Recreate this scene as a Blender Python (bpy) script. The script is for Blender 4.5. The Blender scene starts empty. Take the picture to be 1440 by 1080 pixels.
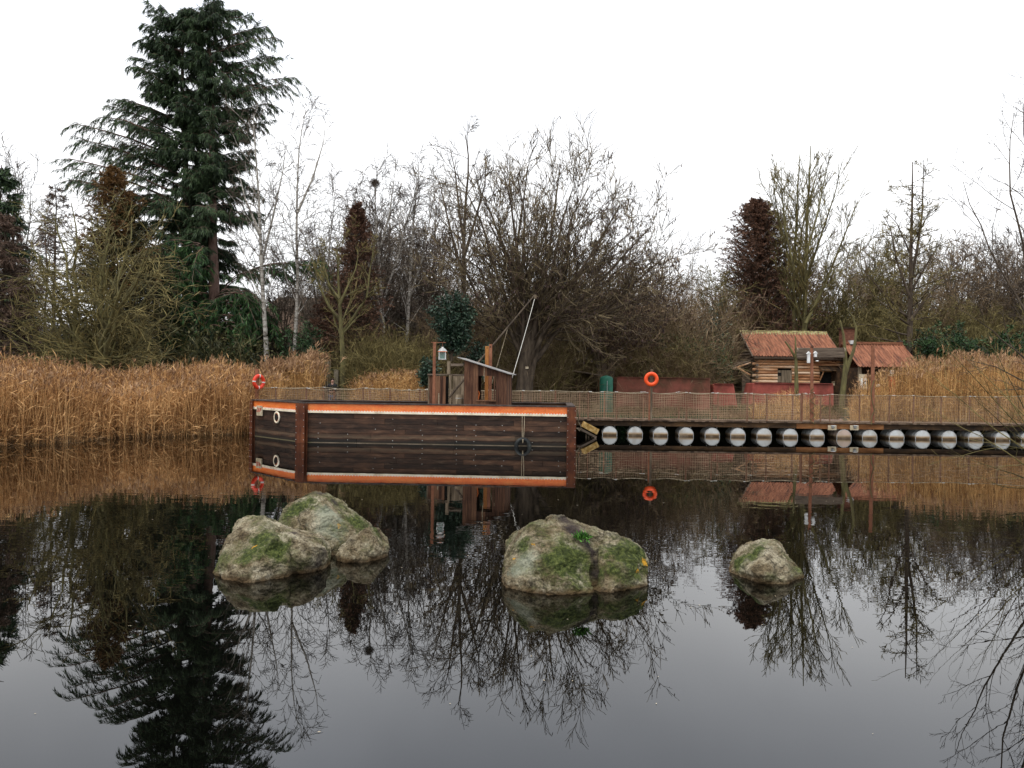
import bpy, bmesh, math, random
import numpy as np
from mathutils import Vector, Matrix, noise as mnoise

# ------------------------------------------------------------------ camera, world, sun
scene = bpy.context.scene
COL = scene.collection
F, H0, YH, ROLL = 1120.0, 2.0, 538.7, math.radians(0.75)
pitch = math.atan((YH - 540.0) / F)
R0 = Vector((math.cos(ROLL), 0, math.sin(ROLL)))
U0 = Vector((-math.sin(ROLL), 0, math.cos(ROLL)))
FW0 = Vector((0, 1, 0))
FW = (FW0 * math.cos(pitch) + U0 * math.sin(pitch)).normalized()
UP = (U0 * math.cos(pitch) - FW0 * math.sin(pitch)).normalized()
RT = R0
cam_d = bpy.data.cameras.new("camera")
cam = bpy.data.objects.new("camera", cam_d)
COL.objects.link(cam)
m3 = Matrix((RT, UP, -FW)).transposed()
cam.matrix_world = Matrix.Translation((0, 0, H0)) @ m3.to_4x4()
cam_d.sensor_width = 36.0
cam_d.lens = 28.0
cam_d.clip_start = 0.1
cam_d.clip_end = 3000
scene.camera = cam

SUN_EL, SUN_AZ = math.radians(64), math.radians(215)
w = bpy.data.worlds.new("World")
scene.world = w
w.use_nodes = True
nt = w.node_tree
bg = nt.nodes["Background"]
bg.inputs[1].default_value = 0.1
sky = nt.nodes.new("ShaderNodeTexSky")
sky.sky_type = 'NISHITA'
sky.sun_disc = False
sky.sun_elevation = SUN_EL
sky.sun_rotation = SUN_AZ
tc = nt.nodes.new("ShaderNodeTexCoord")
sep = nt.nodes.new("ShaderNodeSeparateXYZ")
nt.links.new(tc.outputs["Generated"], sep.inputs[0])
rmp = nt.nodes.new("ShaderNodeValToRGB")          # overcast cloud layer, brighter towards the zenith
rmp.color_ramp.elements[0].position = 0.0
rmp.color_ramp.elements[0].color = (0.59, 0.59, 0.595, 1)
rmp.color_ramp.elements[1].position = 1.0
rmp.color_ramp.elements[1].color = (0.86, 0.86, 0.87, 1)
e = rmp.color_ramp.elements.new(0.28)
e.color = (0.60, 0.605, 0.615, 1)
e = rmp.color_ramp.elements.new(0.44)
e.color = (0.50, 0.525, 0.575, 1)
nt.links.new(sep.outputs["Z"], rmp.inputs[0])
nz = nt.nodes.new("ShaderNodeTexNoise")
nz.inputs["Scale"].default_value = 2.2
nz.inputs["Detail"].default_value = 4
nt.links.new(tc.outputs["Generated"], nz.inputs["Vector"])
mr = nt.nodes.new("ShaderNodeMapRange")
mr.inputs[1].default_value = 0.3; mr.inputs[2].default_value = 0.7
mr.inputs[3].default_value = 19.0; mr.inputs[4].default_value = 26.0
nt.links.new(nz.outputs[0], mr.inputs[0])
vm = nt.nodes.new("ShaderNodeVectorMath"); vm.operation = 'SCALE'
nt.links.new(rmp.outputs[0], vm.inputs[0]); nt.links.new(mr.outputs[0], vm.inputs["Scale"])
mx = nt.nodes.new("ShaderNodeMix"); mx.data_type = 'RGBA'
mx.inputs[0].default_value = 0.93
nt.links.new(sky.outputs[0], mx.inputs[6]); nt.links.new(vm.outputs[0], mx.inputs[7])
nt.links.new(mx.outputs[2], bg.inputs[0])

sl = bpy.data.lights.new("sun", 'SUN')
sl.energy = 1.5; sl.angle = math.radians(30); sl.color = (1, 0.96, 0.9)
so = bpy.data.objects.new("sun", sl); COL.objects.link(so)
sd = Vector((math.sin(SUN_AZ) * math.cos(SUN_EL), math.cos(SUN_AZ) * math.cos(SUN_EL), math.sin(SUN_EL)))
so.rotation_euler = sd.to_track_quat('Z', 'Y').to_euler()
so.location = (0, -20, 40)
scene.view_settings.view_transform = 'Standard'
scene.view_settings.look = 'None'
scene.view_settings.exposure = 0.12
scene.view_settings.gamma = 1.0
scene.cycles.max_bounces = 6
scene.cycles.diffuse_bounces = 2
scene.cycles.glossy_bounces = 3
scene.cycles.transparent_max_bounces = 4

# ------------------------------------------------------------------ pixel -> world helpers (pixels of the 1440x1080 photo)
def pt(px, py, D):
    r = FW * F + RT * (px - 720) - UP * (py - 540)
    r = r * (D / r.y)
    return Vector((r.x, r.y, H0 + r.z))
def wpt(px, py, z=0.0):
    r = FW * F + RT * (px - 720) - UP * (py - 540)
    r = r * ((z - H0) / r.z)
    return Vector((r.x, r.y, H0 + r.z))
def XZ(px, py, D):
    p = pt(px, py, D); return p.x, p.z

# ------------------------------------------------------------------ tagging and object helpers
ORG = {}
def tag(o, label=None, cat=None, group=None, kind=None):
    if label: o['label'] = label
    if cat: o['category'] = cat
    if group: o['group'] = group
    if kind: o['kind'] = kind
    return o
def thing(name, loc, label, cat, group=None):
    o = bpy.data.objects.new(name, None)
    o.empty_display_size = 0.3
    COL.objects.link(o); o.location = loc
    ORG[o.name] = Vector(loc)
    return tag(o, label, cat, group)
def link_mesh(name, me, mat, parent=None, loc=None):
    o = bpy.data.objects.new(name, me); COL.objects.link(o)
    if mat is not None and len(me.materials) == 0:
        me.materials.append(mat)
    if parent is not None:
        o.parent = parent; ORG[o.name] = ORG[parent.name]
    else:
        l = Vector(loc) if loc is not None else Vector((0, 0, 0))
        o.location = l; ORG[o.name] = l
    return o
def np_mesh(name, V, faces_list, smooth=False):
    """V (n,3); faces_list: list of int arrays (m,k)"""
    me = bpy.data.meshes.new(name)
    V = np.asarray(V, dtype=np.float32)
    me.vertices.add(len(V)); me.vertices.foreach_set('co', V.ravel())
    loops = []; starts = []; off = 0
    for f in faces_list:
        f = np.asarray(f, dtype=np.int32)
        if len(f) == 0: continue
        k = f.shape[1]
        loops.append(f.ravel()); starts.append(off + np.arange(len(f)) * k); off += f.size
    loops = np.concatenate(loops); starts = np.concatenate(starts)
    me.loops.add(len(loops)); me.loops.foreach_set('vertex_index', loops.astype(np.int32))
    me.polygons.add(len(starts)); me.polygons.foreach_set('loop_start', starts.astype(np.int32))
    me.update(calc_edges=True)
    me.polygons.foreach_set('use_smooth', np.full(len(starts), smooth, dtype=bool))
    return me
class NB:
    """numpy mesh builder"""
    def __init__(s): s.V = []; s.F = []; s.n = 0
    def add(s, V, *Fs):
        for f in Fs: s.F.append(np.asarray(f) + s.n)
        s.V.append(V); s.n += len(V); return s
    def build(s, name, mat, parent=None, loc=None, smooth=False):
        V = np.concatenate(s.V)
        org = ORG[parent.name] if parent is not None else Vector(loc or (0, 0, 0))
        V = V - np.array(org)
        me = np_mesh(name, V, s.F, smooth)
        return link_mesh(name, me, mat, parent, loc)
    def mesh(s, name, smooth=False):
        return np_mesh(name, np.concatenate(s.V), s.F, smooth)

class MB:
    """small hard-surface mesh builder in world coordinates"""
    def __init__(s): s.v = []; s.f = []
    def poly(s, verts, faces):
        b = len(s.v); s.v += [tuple(p) for p in verts]; s.f += [tuple(i + b for i in f) for f in faces]; return s
    def box(s, c, size, rot=None):
        c = Vector(c); hx, hy, hz = size[0] / 2, size[1] / 2, size[2] / 2
        P = [Vector((x, y, z)) for x in (-hx, hx) for y in (-hy, hy) for z in (-hz, hz)]
        if rot is not None: P = [rot @ p for p in P]
        return s.poly([c + p for p in P], [(0, 1, 3, 2), (4, 6, 7, 5), (0, 4, 5, 1), (2, 3, 7, 6), (0, 2, 6, 4), (1, 5, 7, 3)])
    def quadbox(s, a, b, z0, z1, t):
        """vertical slab from ground point a to b (x,y), between heights, thickness t to its left side"""
        a = Vector((a[0], a[1], 0)); b = Vector((b[0], b[1], 0))
        d = (b - a).normalized(); n = Vector((-d.y, d.x, 0)) * t
        P = [a, b, b + n, a + n]
        vs = [Vector((p.x, p.y, z0)) for p in P] + [Vector((p.x, p.y, z1)) for p in P]
        return s.poly(vs, [(0, 3, 2, 1), (4, 5, 6, 7), (0, 1, 5, 4), (1, 2, 6, 5), (2, 3, 7, 6), (3, 0, 4, 7)])
    def cyl(s, p0, p1, r0, r1=None, n=12, cap=True, wob=0.0):
        p0 = Vector(p0); p1 = Vector(p1); r1 = r0 if r1 is None else r1
        d = (p1 - p0).normalized()
        a = d.orthogonal().normalized(); b = d.cross(a)
        vs = []
        for p, r in ((p0, r0), (p1, r1)):
            for i in range(n):
                t = 2 * math.pi * i / n
                vs.append(p + (a * math.cos(t) + b * math.sin(t)) * r * (1 + random.uniform(-wob, wob)))
        fs = [(i, (i + 1) % n, n + (i + 1) % n, n + i) for i in range(n)]
        if cap: fs += [tuple(range(n - 1, -1, -1)), tuple(range(n, 2 * n))]
        return s.poly(vs, fs)
    def tube(s, pts, r, n=6):
        for a, b in zip(pts[:-1], pts[1:]): s.cyl(a, b, r, r, n)
        return s
    def torus(s, c, ax, R, r, n=36, m=12, squash=1.0):
        c = Vector(c); ax = Vector(ax).normalized(); a = ax.orthogonal().normalized(); b = ax.cross(a)
        vs = []
        for i in range(n):
            t = 2 * math.pi * i / n; rad = a * math.cos(t) + b * math.sin(t)
            for j in range(m):
                u = 2 * math.pi * j / m
                vs.append(c + rad * (R + r * math.cos(u)) + ax * (r * squash * math.sin(u)))
        fs = [(i * m + j, ((i + 1) % n) * m + j, ((i + 1) % n) * m + (j + 1) % m, i * m + (j + 1) % m) for i in range(n) for j in range(m)]
        return s.poly(vs, fs)
    def lathe(s, c, prof, n=20, ax=(0, 0, 1)):
        c = Vector(c); ax = Vector(ax).normalized(); a = ax.orthogonal().normalized(); b = ax.cross(a)
        vs = []
        for (r, h) in prof:
            for i in range(n):
                t = 2 * math.pi * i / n
                vs.append(c + (a * math.cos(t) + b * math.sin(t)) * r + ax * h)
        k = len(prof)
        fs = [(j * n + i, j * n + (i + 1) % n, (j + 1) * n + (i + 1) % n, (j + 1) * n + i) for j in range(k - 1) for i in range(n)]
        fs += [tuple(range(n - 1, -1, -1)), tuple(range((k - 1) * n, k * n))]
        return s.poly(vs, fs)
    def extr(s, outline, vec):
        """extrude a planar outline (list of 3D points) by vec"""
        n = len(outline); vec = Vector(vec)
        vs = [Vector(p) for p in outline] + [Vector(p) + vec for p in outline]
        fs = [tuple(range(n - 1, -1, -1)), tuple(range(n, 2 * n))] + [(i, (i + 1) % n, n + (i + 1) % n, n + i) for i in range(n)]
        return s.poly(vs, fs)
    def build(s, name, mat, parent=None, loc=None, bevel=0.0, smooth=False):
        org = ORG[parent.name] if parent is not None else Vector(loc or (0, 0, 0))
        me = bpy.data.meshes.new(name)
        me.from_pydata([tuple(Vector(v) - org) for v in s.v], [], s.f)
        me.update()
        bm = bmesh.new(); bm.from_mesh(me)
        bmesh.ops.recalc_face_normals(bm, faces=bm.faces)
        bm.to_mesh(me); bm.free()
        if smooth:
            me.polygons.foreach_set('use_smooth', [True] * len(me.polygons))
        o = link_mesh(name, me, mat, parent, loc)
        if bevel > 0:
            md = o.modifiers.new("bevel", 'BEVEL'); md.width = bevel; md.segments = 2; md.limit_method = 'ANGLE'
        return o

# ------------------------------------------------------------------ materials
class NT:
    def __init__(s, name, rough=0.8, spec=0.3, metallic=0.0):
        s.m = bpy.data.materials.new(name); s.m.use_nodes = True
        s.t = s.m.node_tree; s.b = s.t.nodes["Principled BSDF"]
        s.b.inputs["Roughness"].default_value = rough
        s.b.inputs["Specular IOR Level"].default_value = spec
        s.b.inputs["Metallic"].default_value = metallic
    def N(s, typ, **kw):
        n = s.t.nodes.new(typ)
        for k, v in kw.items(): setattr(n, k, v)
        return n
    def L(s, a, b): s.t.links.new(a, b)
    def coord(s, kind='Object', scale=(1, 1, 1)):
        if kind == 'World':
            g = s.N("ShaderNodeNewGeometry"); src = g.outputs["Position"]
        else:
            src = s.N("ShaderNodeTexCoord").outputs[kind]
        mp = s.N("ShaderNodeMapping"); mp.inputs["Scale"].default_value = scale
        s.L(src, mp.inputs[0]); return mp.outputs[0]
    def noise(s, vec, scale, detail=5, rough=0.6, dist=0.0):
        n = s.N("ShaderNodeTexNoise"); n.inputs["Scale"].default_value = scale
        n.inputs["Detail"].default_value = detail; n.inputs["Roughness"].default_value = rough
        n.inputs["Distortion"].default_value = dist
        s.L(vec, n.inputs["Vector"]); return n.outputs[0]
    def ramp(s, fac, cols, interp='LINEAR'):
        r = s.N("ShaderNodeValToRGB"); el = r.color_ramp.elements; r.color_ramp.interpolation = interp
        while len(el) > len(cols): el.remove(el[-1])
        while len(el) < len(cols): el.new(0.5)
        for e_, (p, c) in zip(el, cols):
            e_.position = p; e_.color = (*c, 1) if len(c) == 3 else c
        s.L(fac, r.inputs[0]); return r.outputs[0]
    def math(s, op, a, b=None, clamp=False):
        n = s.N("ShaderNodeMath", operation=op); n.use_clamp = clamp
        for i, x in enumerate((a, b)):
            if x is None: continue
            if isinstance(x, (int, float)): n.inputs[i].default_value = x
            else: s.L(x, n.inputs[i])
        return n.outputs[0]
    def mix(s, fac, a, b, blend='MIX'):
        n = s.N("ShaderNodeMix", data_type='RGBA', blend_type=blend)
        for i, x in ((0, fac), (6, a), (7, b)):
            if isinstance(x, (int, float)): n.inputs[i].default_value = x
            elif isinstance(x, tuple): n.inputs[i].default_value = (*x, 1)
            else: s.L(x, n.inputs[i])
        return n.outputs[2]
    def color(s, c):
        if isinstance(c, tuple): s.b.inputs["Base Color"].default_value = (*c, 1)
        else: s.L(c, s.b.inputs["Base Color"])
    def bump(s, h, strength=0.5, dist=0.02):
        n = s.N("ShaderNodeBump"); n.inputs["Strength"].default_value = strength
        n.inputs["Distance"].default_value = dist
        s.L(h, n.inputs["Height"]); s.L(n.outputs[0], s.b.inputs["Normal"])
    def island(s):
        return s.N("ShaderNodeNewGeometry").outputs["Random Per Island"]

def nmat(name, cols, scale=4.0, stretch=(1, 1, 1), rough=0.85, bump=0.3, bdist=0.01, isl=0.0, spec=0.25, metallic=0.0, detail=6, coord='Object', fine=None, dist=0.0):
    T = NT(name, rough, spec, metallic)
    v = T.coord(coord, stretch)
    f = T.noise(v, scale, detail, 0.62, dist)
    f2 = T.math('ADD', T.math('MULTIPLY', T.math('SUBTRACT', f, 0.5), 2.0), 0.5)
    if isl > 0:
        f2 = T.math('ADD', f2, T.math('MULTIPLY', T.math('SUBTRACT', T.island(), 0.5), isl))
    c = T.ramp(f2, cols)
    if fine:
        g = T.noise(v, scale * fine, 4, 0.6)
        c = T.mix(0.35, c, T.ramp(g, [(0.3, (0.25, 0.25, 0.25)), (0.7, (1.0, 1.0, 1.0))]), 'MULTIPLY')
    T.color(c)
    if bump > 0: T.bump(f, bump, bdist)
    return T.m
def ramp3(a, b, c): return [(0.1, a), (0.5, b), (0.9, c)]

M = {}
M['bark_dark'] = nmat('bark_dark', ramp3((0.03, 0.022, 0.016), (0.075, 0.055, 0.038), (0.13, 0.10, 0.07)), 6, (1, 1, 0.25), bump=0.8, bdist=0.02)
M['bark_olive'] = nmat('bark_olive', ramp3((0.05, 0.042, 0.02), (0.12, 0.105, 0.045), (0.20, 0.18, 0.07)), 4, (1, 1, 0.3), bump=0.7, bdist=0.02)
M['twig_olive'] = nmat('twig_olive', ramp3((0.05, 0.040, 0.015), (0.125, 0.10, 0.036), (0.24, 0.195, 0.075)), 1.5, isl=0.9, bump=0)
M['twig_dark'] = nmat('twig_dark', ramp3((0.035, 0.026, 0.02), (0.075, 0.055, 0.042), (0.13, 0.10, 0.075)), 1.5, isl=0.8, bump=0)
M['twig_brown'] = nmat('twig_brown', ramp3((0.06, 0.038, 0.021), (0.145, 0.098, 0.056), (0.27, 0.195, 0.115)), 1.2, isl=0.9, bump=0)
M['twig_alder'] = nmat('twig_alder', ramp3((0.06, 0.045, 0.026), (0.13, 0.098, 0.055), (0.23, 0.18, 0.10)), 1.2, isl=0.9, bump=0)
M['twig_grey'] = nmat('twig_grey', ramp3((0.08, 0.066, 0.052), (0.16, 0.13, 0.10), (0.27, 0.225, 0.17)), 1.2, isl=0.8, bump=0)
M['bark_pink'] = nmat('bark_pink', ramp3((0.06, 0.035, 0.028), (0.14, 0.085, 0.065), (0.22, 0.15, 0.12)), 5, (1, 1, 0.35), bump=0.8, bdist=0.03)
def birch_mat():
    T = NT('bark_birch', 0.7)
    v = T.coord('Object', (1, 1, 3))
    f = T.noise(v, 3.2, 6, 0.7)
    c = T.ramp(f, [(0.36, (0.04, 0.03, 0.025)), (0.47, (0.28, 0.25, 0.21)), (0.62, (0.5, 0.47, 0.42))])
    T.color(c); T.bump(f, 0.4, 0.01); return T.m
M['bark_birch'] = birch_mat()
def leafmat(name, a, b, c, rough=0.6, isl=1.2, sc=0.5):
    return nmat(name, ramp3(a, b, c), sc, isl=isl, rough=rough, bump=0, detail=3)
M['fol_cedar'] = leafmat('foliage_cedar', (0.016, 0.030, 0.015), (0.038, 0.064, 0.030), (0.075, 0.12, 0.05))
M['fol_cedar_low'] = leafmat('foliage_cedar_low', (0.012, 0.035, 0.014), (0.03, 0.075, 0.024), (0.06, 0.13, 0.035))
M['fol_bronze'] = leafmat('foliage_bronze', (0.045, 0.022, 0.014), (0.12, 0.058, 0.036), (0.21, 0.11, 0.068))
M['fol_rust'] = leafmat('foliage_rust', (0.05, 0.025, 0.009), (0.13, 0.065, 0.02), (0.22, 0.12, 0.04))
M['fol_olive'] = leafmat('foliage_olive', (0.016, 0.02, 0.008), (0.045, 0.047, 0.016), (0.09, 0.08, 0.028))
M['fol_dead'] = leafmat('foliage_dead', (0.05, 0.03, 0.022), (0.11, 0.065, 0.045), (0.18, 0.12, 0.085))
M['fol_ever'] = leafmat('foliage_evergreen', (0.010, 0.026, 0.016), (0.028, 0.055, 0.034), (0.08, 0.12, 0.08), 0.35)
M['fol_bush'] = leafmat('foliage_bush', (0.008, 0.022, 0.008), (0.02, 0.05, 0.017), (0.045, 0.09, 0.03))
M['pods'] = leafmat('seed_pods', (0.02, 0.012, 0.010), (0.04, 0.022, 0.018), (0.08, 0.045, 0.035))
M['reed'] = leafmat('reed_straw', (0.17, 0.076, 0.024), (0.46, 0.225, 0.077), (0.74, 0.44, 0.19), 0.6, 1.6)
M['reed_gold'] = leafmat('reed_gold', (0.14, 0.064, 0.022), (0.46, 0.24, 0.08), (0.74, 0.45, 0.18), 0.6, 1.4)
M['plume'] = leafmat('reed_plume', (0.17, 0.09, 0.045), (0.33, 0.19, 0.10), (0.48, 0.31, 0.18), 0.9, 1.2)
M['grass'] = leafmat('grass_blades', (0.03, 0.035, 0.012), (0.09, 0.085, 0.03), (0.2, 0.15, 0.06), 0.8, 1.6)
M['weed_green'] = leafmat('weed_green', (0.02, 0.06, 0.01), (0.05, 0.14, 0.02), (0.10, 0.26, 0.04), 0.6, 1.2)

def plank_mat(name, cols, dark_low=False, sc=1.6):
    T = NT(name, 0.75, 0.3)
    v = T.coord('World', (1.1, 1.1, 5))
    f = T.noise(v, sc, 8, 0.65, 0.4)
    f2 = T.math('ADD', T.math('MULTIPLY', T.math('SUBTRACT', f, 0.5), 1.6), 0.42)
    f2 = T.math('ADD', f2, T.math('MULTIPLY', T.math('SUBTRACT', T.island(), 0.5), 0.5))
    c = T.ramp(f2, cols)
    st = T.noise(T.coord('World', (1, 1, 3)), 2.3, 6, 0.7)
    c = T.mix(T.ramp(st, [(0.56, (0, 0, 0)), (0.75, (0.45, 0.45, 0.45))]), c, (0.16, 0.11, 0.07))
    g = T.N("ShaderNodeNewGeometry"); sx_ = T.N("ShaderNodeSeparateXYZ"); T.L(g.outputs["Position"], sx_.inputs[0])
    z = T.math('ADD', sx_.outputs["Z"], T.math('MULTIPLY', T.math('SUBTRACT', T.noise(T.coord('World', (.6, .6, 1)), 2.2, 6, 0.7), 0.5), 0.16))
    c = T.mix(T.ramp(z, [(0.0, (0.9, 0.9, 0.9)), (0.09, (0.75, 0.75, 0.75)), (0.16, (0, 0, 0))]), c, (0.010, 0.010, 0.008))
    c = T.mix(T.ramp(z, [(0.15, (0, 0, 0)), (0.19, (0.4, 0.4, 0.4)), (0.30, (0, 0, 0))]), c, (0.16, 0.12, 0.075))
    c = T.mix(T.ramp(sx_.outputs["Z"], [(0.0, (0.85, 0.85, 0.85)), (0.014, (0.6, 0.6, 0.6)), (0.024, (0, 0, 0))]), c, (0.20, 0.17, 0.09))
    T.color(c); T.bump(f, 0.5, 0.006); return T.m
M['hull'] = plank_mat('hull_planks', [(0.05, (0.016, 0.009, 0.006)), (0.4, (0.040, 0.021, 0.013)), (0.7, (0.085, 0.042, 0.024)), (0.95, (0.17, 0.09, 0.05))])
M['orange_paint'] = nmat('orange_paint', ramp3((0.78, 0.13, 0.02), (0.95, 0.21, 0.04), (0.96, 0.30, 0.07)), 2.5, (1, 1, 3), 0.45, 0.05, fine=6, spec=0.5)
M['cream_paint'] = nmat('cream_paint', ramp3((0.45, 0.36, 0.25), (0.8, 0.7, 0.52), (0.88, 0.82, 0.68)), 3, rough=0.5, bump=0.1)
M['white_dot'] = nmat('white_dot', ramp3((0.6, 0.6, 0.55), (0.8, 0.8, 0.76), (0.85, 0.85, 0.82)), 3, bump=0)
M['rust'] = nmat('rust_steel', ramp3((0.05, 0.017, 0.010), (0.125, 0.038, 0.016), (0.21, 0.07, 0.026)), 3.0, (1, 1, 0.5), 0.75, 0.3, 0.004, fine=5)
M['rust_light'] = nmat('rust_light', ramp3((0.16, 0.06, 0.035), (0.27, 0.11, 0.06), (0.36, 0.16, 0.09)), 4, rough=0.8, bump=0.3, fine=5)
M['ochre_beam'] = nmat('ochre_beam', ramp3((0.24, 0.09, 0.025), (0.40, 0.16, 0.045), (0.5, 0.23, 0.07)), 5, (1, 1, 0.2), rough=0.8, fine=4)
M['cap'] = nmat('cap_steel', ramp3((0.03, 0.022, 0.02), (0.06, 0.045, 0.038), (0.12, 0.09, 0.07)), 5, rough=0.6, bump=0.2)
M['hutwood'] = nmat('hut_wood', ramp3((0.035, 0.015, 0.009), (0.095, 0.042, 0.024), (0.20, 0.10, 0.055)), 5, (3, 3, 0.3), isl=0.8, bump=0.5, fine=3)
M['greywood'] = nmat('grey_wood', ramp3((0.08, 0.06, 0.04), (0.19, 0.145, 0.095), (0.33, 0.26, 0.18)), 5, (3, 3, 0.3), isl=0.5, bump=0.5, fine=3)
M['greywood_h'] = nmat('grey_board', ramp3((0.07, 0.05, 0.037), (0.15, 0.115, 0.085), (0.27, 0.21, 0.16)), 5, (0.3, 1, 3), isl=0.3, bump=0.5, fine=3)
M['deckwood'] = nmat('deck_wood', ramp3((0.04, 0.026, 0.017), (0.10, 0.065, 0.042), (0.18, 0.125, 0.085)), 4, isl=0.9, bump=0.4)
M['beam'] = nmat('beam_wood', ramp3((0.016, 0.010, 0.006), (0.05, 0.028, 0.014), (0.12, 0.065, 0.028)), 2.5, (0.5, 1, 1.5), isl=0.4, bump=0.5, fine=4)
M['beam_new'] = nmat('beam_new', ramp3((0.10, 0.04, 0.014), (0.24, 0.10, 0.035), (0.38, 0.18, 0.07)), 2.5, (0.5, 1, 1.5), isl=0.3, bump=0.5, fine=4)
M['alu'] = nmat('grey_metal_roof', ramp3((0.14, 0.13, 0.125), (0.26, 0.25, 0.24), (0.4, 0.38, 0.36)), 3, rough=0.5, bump=0.1)
M['lifering'] = nmat('lifering_orange', ramp3((0.75, 0.06, 0.008), (0.85, 0.085, 0.012), (0.9, 0.11, 0.02)), 3, rough=0.4, bump=0, spec=0.4)
M['lifering_red'] = nmat('lifering_red', ramp3((0.6, 0.03, 0.01), (0.72, 0.045, 0.015), (0.8, 0.06, 0.02)), 3, rough=0.4, bump=0, spec=0.4)
M['band'] = nmat('reflective_band', ramp3((0.5, 0.45, 0.4), (0.7, 0.66, 0.6), (0.8, 0.78, 0.75)), 3, bump=0)
M['rubber'] = nmat('rubber', ramp3((0.008, 0.009, 0.01), (0.018, 0.02, 0.02), (0.05, 0.055, 0.05)), 6, rough=0.6, bump=0.3)
M['rope'] = nmat('rope', ramp3((0.2, 0.16, 0.1), (0.34, 0.28, 0.19), (0.5, 0.44, 0.32)), 20, bump=0.3)
M['rope_white'] = nmat('rope_white', ramp3((0.4, 0.38, 0.33), (0.6, 0.58, 0.52), (0.75, 0.73, 0.68)), 20, bump=0.3)
M['net'] = nmat('net_rope', ramp3((0.20, 0.13, 0.08), (0.34, 0.235, 0.15), (0.46, 0.34, 0.22)), 1.2, bump=0)
M['postfence'] = nmat('fence_post', ramp3((0.12, 0.05, 0.03), (0.22, 0.10, 0.06), (0.30, 0.15, 0.09)), 4, (1, 1, 0.3), bump=0.3, fine=4)
def drum_mat(name, top, tint=0):
    T = NT(name, 0.45, 0.4)
    g = T.N("ShaderNodeNewGeometry"); s = T.N("ShaderNodeSeparateXYZ"); T.L(g.outputs["Position"], s.inputs[0])
    n = T.noise(T.coord('World'), 5, 5, 0.6)
    z = T.math('ADD', s.outputs["Z"], T.math('MULTIPLY', T.math('SUBTRACT', n, 0.5), 0.05))
    c = T.ramp(T.math('MULTIPLY', z, 2.5), [(0.02, (0.06, 0.035, 0.015)), (0.16, (0.13, 0.075, 0.03)), (0.24, (0.42, 0.30, 0.18)), (0.40, top), (1.0, top)])
    n2 = T.noise(T.coord('World'), 2.2, 6, 0.7)
    c = T.mix(T.ramp(n2, [(0.45, (0, 0, 0)), (0.75, (0.35, 0.35, 0.35))]), c, (0.25, 0.2, 0.14))
    oi = T.N('ShaderNodeObjectInfo'); n3 = T.N('ShaderNodeTexNoise'); n3.noise_dimensions = '4D'; T.L(T.coord('World', (1, 1, .5)), n3.inputs['Vector']); T.L(T.math('MULTIPLY', oi.outputs['Random'], 40), n3.inputs['W']); n3.inputs['Scale'].default_value = 3.2; n3.inputs['Detail'].default_value = 7
    c = T.mix(T.ramp(n3.outputs[0], [(0.50, (0, 0, 0)), (0.72, (0.55, 0.55, 0.55))]), c, (0.28, 0.22, 0.15))
    T.color(c); T.bump(n, 0.1, 0.005); return T.m
M['drum'] = drum_mat('drum_white', (0.56, 0.58, 0.575))
M['drum_pink'] = drum_mat('drum_beige', (0.52, 0.40, 0.33))
def corr_mat():
    T = NT('corrugated_rust', 0.8, 0.25)
    v = T.coord('World', (2.2, 0.25, 0.25))
    f = T.noise(v, 3.0, 7, 0.75)
    c = T.ramp(f, [(0.34, (0.05, 0.032, 0.026)), (0.45, (0.17, 0.065, 0.036)), (0.57, (0.30, 0.125, 0.068)), (0.75, (0.40, 0.20, 0.12))])
    g = T.noise(T.coord('World', (1, 1, 1)), 1.6, 6, 0.7)
    c = T.mix(T.ramp(g, [(0.62, (0, 0, 0)), (0.72, (0.7, 0.7, 0.7))]), c, (0.10, 0.085, 0.03))
    T.color(c); T.bump(f, 0.3, 0.01); return T.m
M['corr'] = corr_mat()
M['lichen'] = nmat('lichen_ridge', [(0.3, (0.10, 0.075, 0.05)), (0.5, (0.2, 0.17, 0.06)), (0.7, (0.30, 0.27, 0.14))], 5, rough=0.9, bump=0.5)
M['log'] = nmat('log_wood', ramp3((0.30, 0.12, 0.05), (0.70, 0.38, 0.19), (0.88, 0.66, 0.46)), 1.6, (0.4, 1, 3), isl=0.7, bump=0.4, fine=4)
M['log_side'] = nmat('log_side', ramp3((0.05, 0.035, 0.025), (0.12, 0.085, 0.06), (0.2, 0.15, 0.11)), 3, (1, 0.4, 3), isl=0.7, bump=0.4)
M['redhull'] = nmat('red_hull_paint', ramp3((0.16, 0.04, 0.028), (0.33, 0.075, 0.055), (0.44, 0.12, 0.09)), 0.9, rough=0.7, bump=0.1, fine=6)
M['redhull_old'] = nmat('red_hull_faded', ramp3((0.08, 0.05, 0.025), (0.19, 0.065, 0.042), (0.30, 0.09, 0.065)), 0.8, rough=0.8, bump=0.1, fine=6)
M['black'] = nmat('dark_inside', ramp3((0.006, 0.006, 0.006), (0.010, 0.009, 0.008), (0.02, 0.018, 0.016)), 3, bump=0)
M['brick'] = nmat('brick_wall', ramp3((0.09, 0.035, 0.025), (0.19, 0.075, 0.045), (0.28, 0.13, 0.08)), 6, (1, 1, 3), bump=0.4, fine=5)
M['thatch'] = nmat('thatch_roof', ramp3((0.05, 0.03, 0.018), (0.10, 0.062, 0.04), (0.15, 0.10, 0.065)), 3, (1, 1, 2), bump=0.8, bdist=0.05, fine=5)
M['plaster'] = nmat('plaster_wall', ramp3((0.16, 0.12, 0.08), (0.25, 0.19, 0.13), (0.34, 0.27, 0.2)), 2, bump=0.1)
M['slate'] = nmat('slate_roof', ramp3((0.13, 0.14, 0.15), (0.25, 0.26, 0.28), (0.42, 0.44, 0.46)), 2, (1, 1, 2), rough=0.5, bump=0.2, fine=4)
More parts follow.
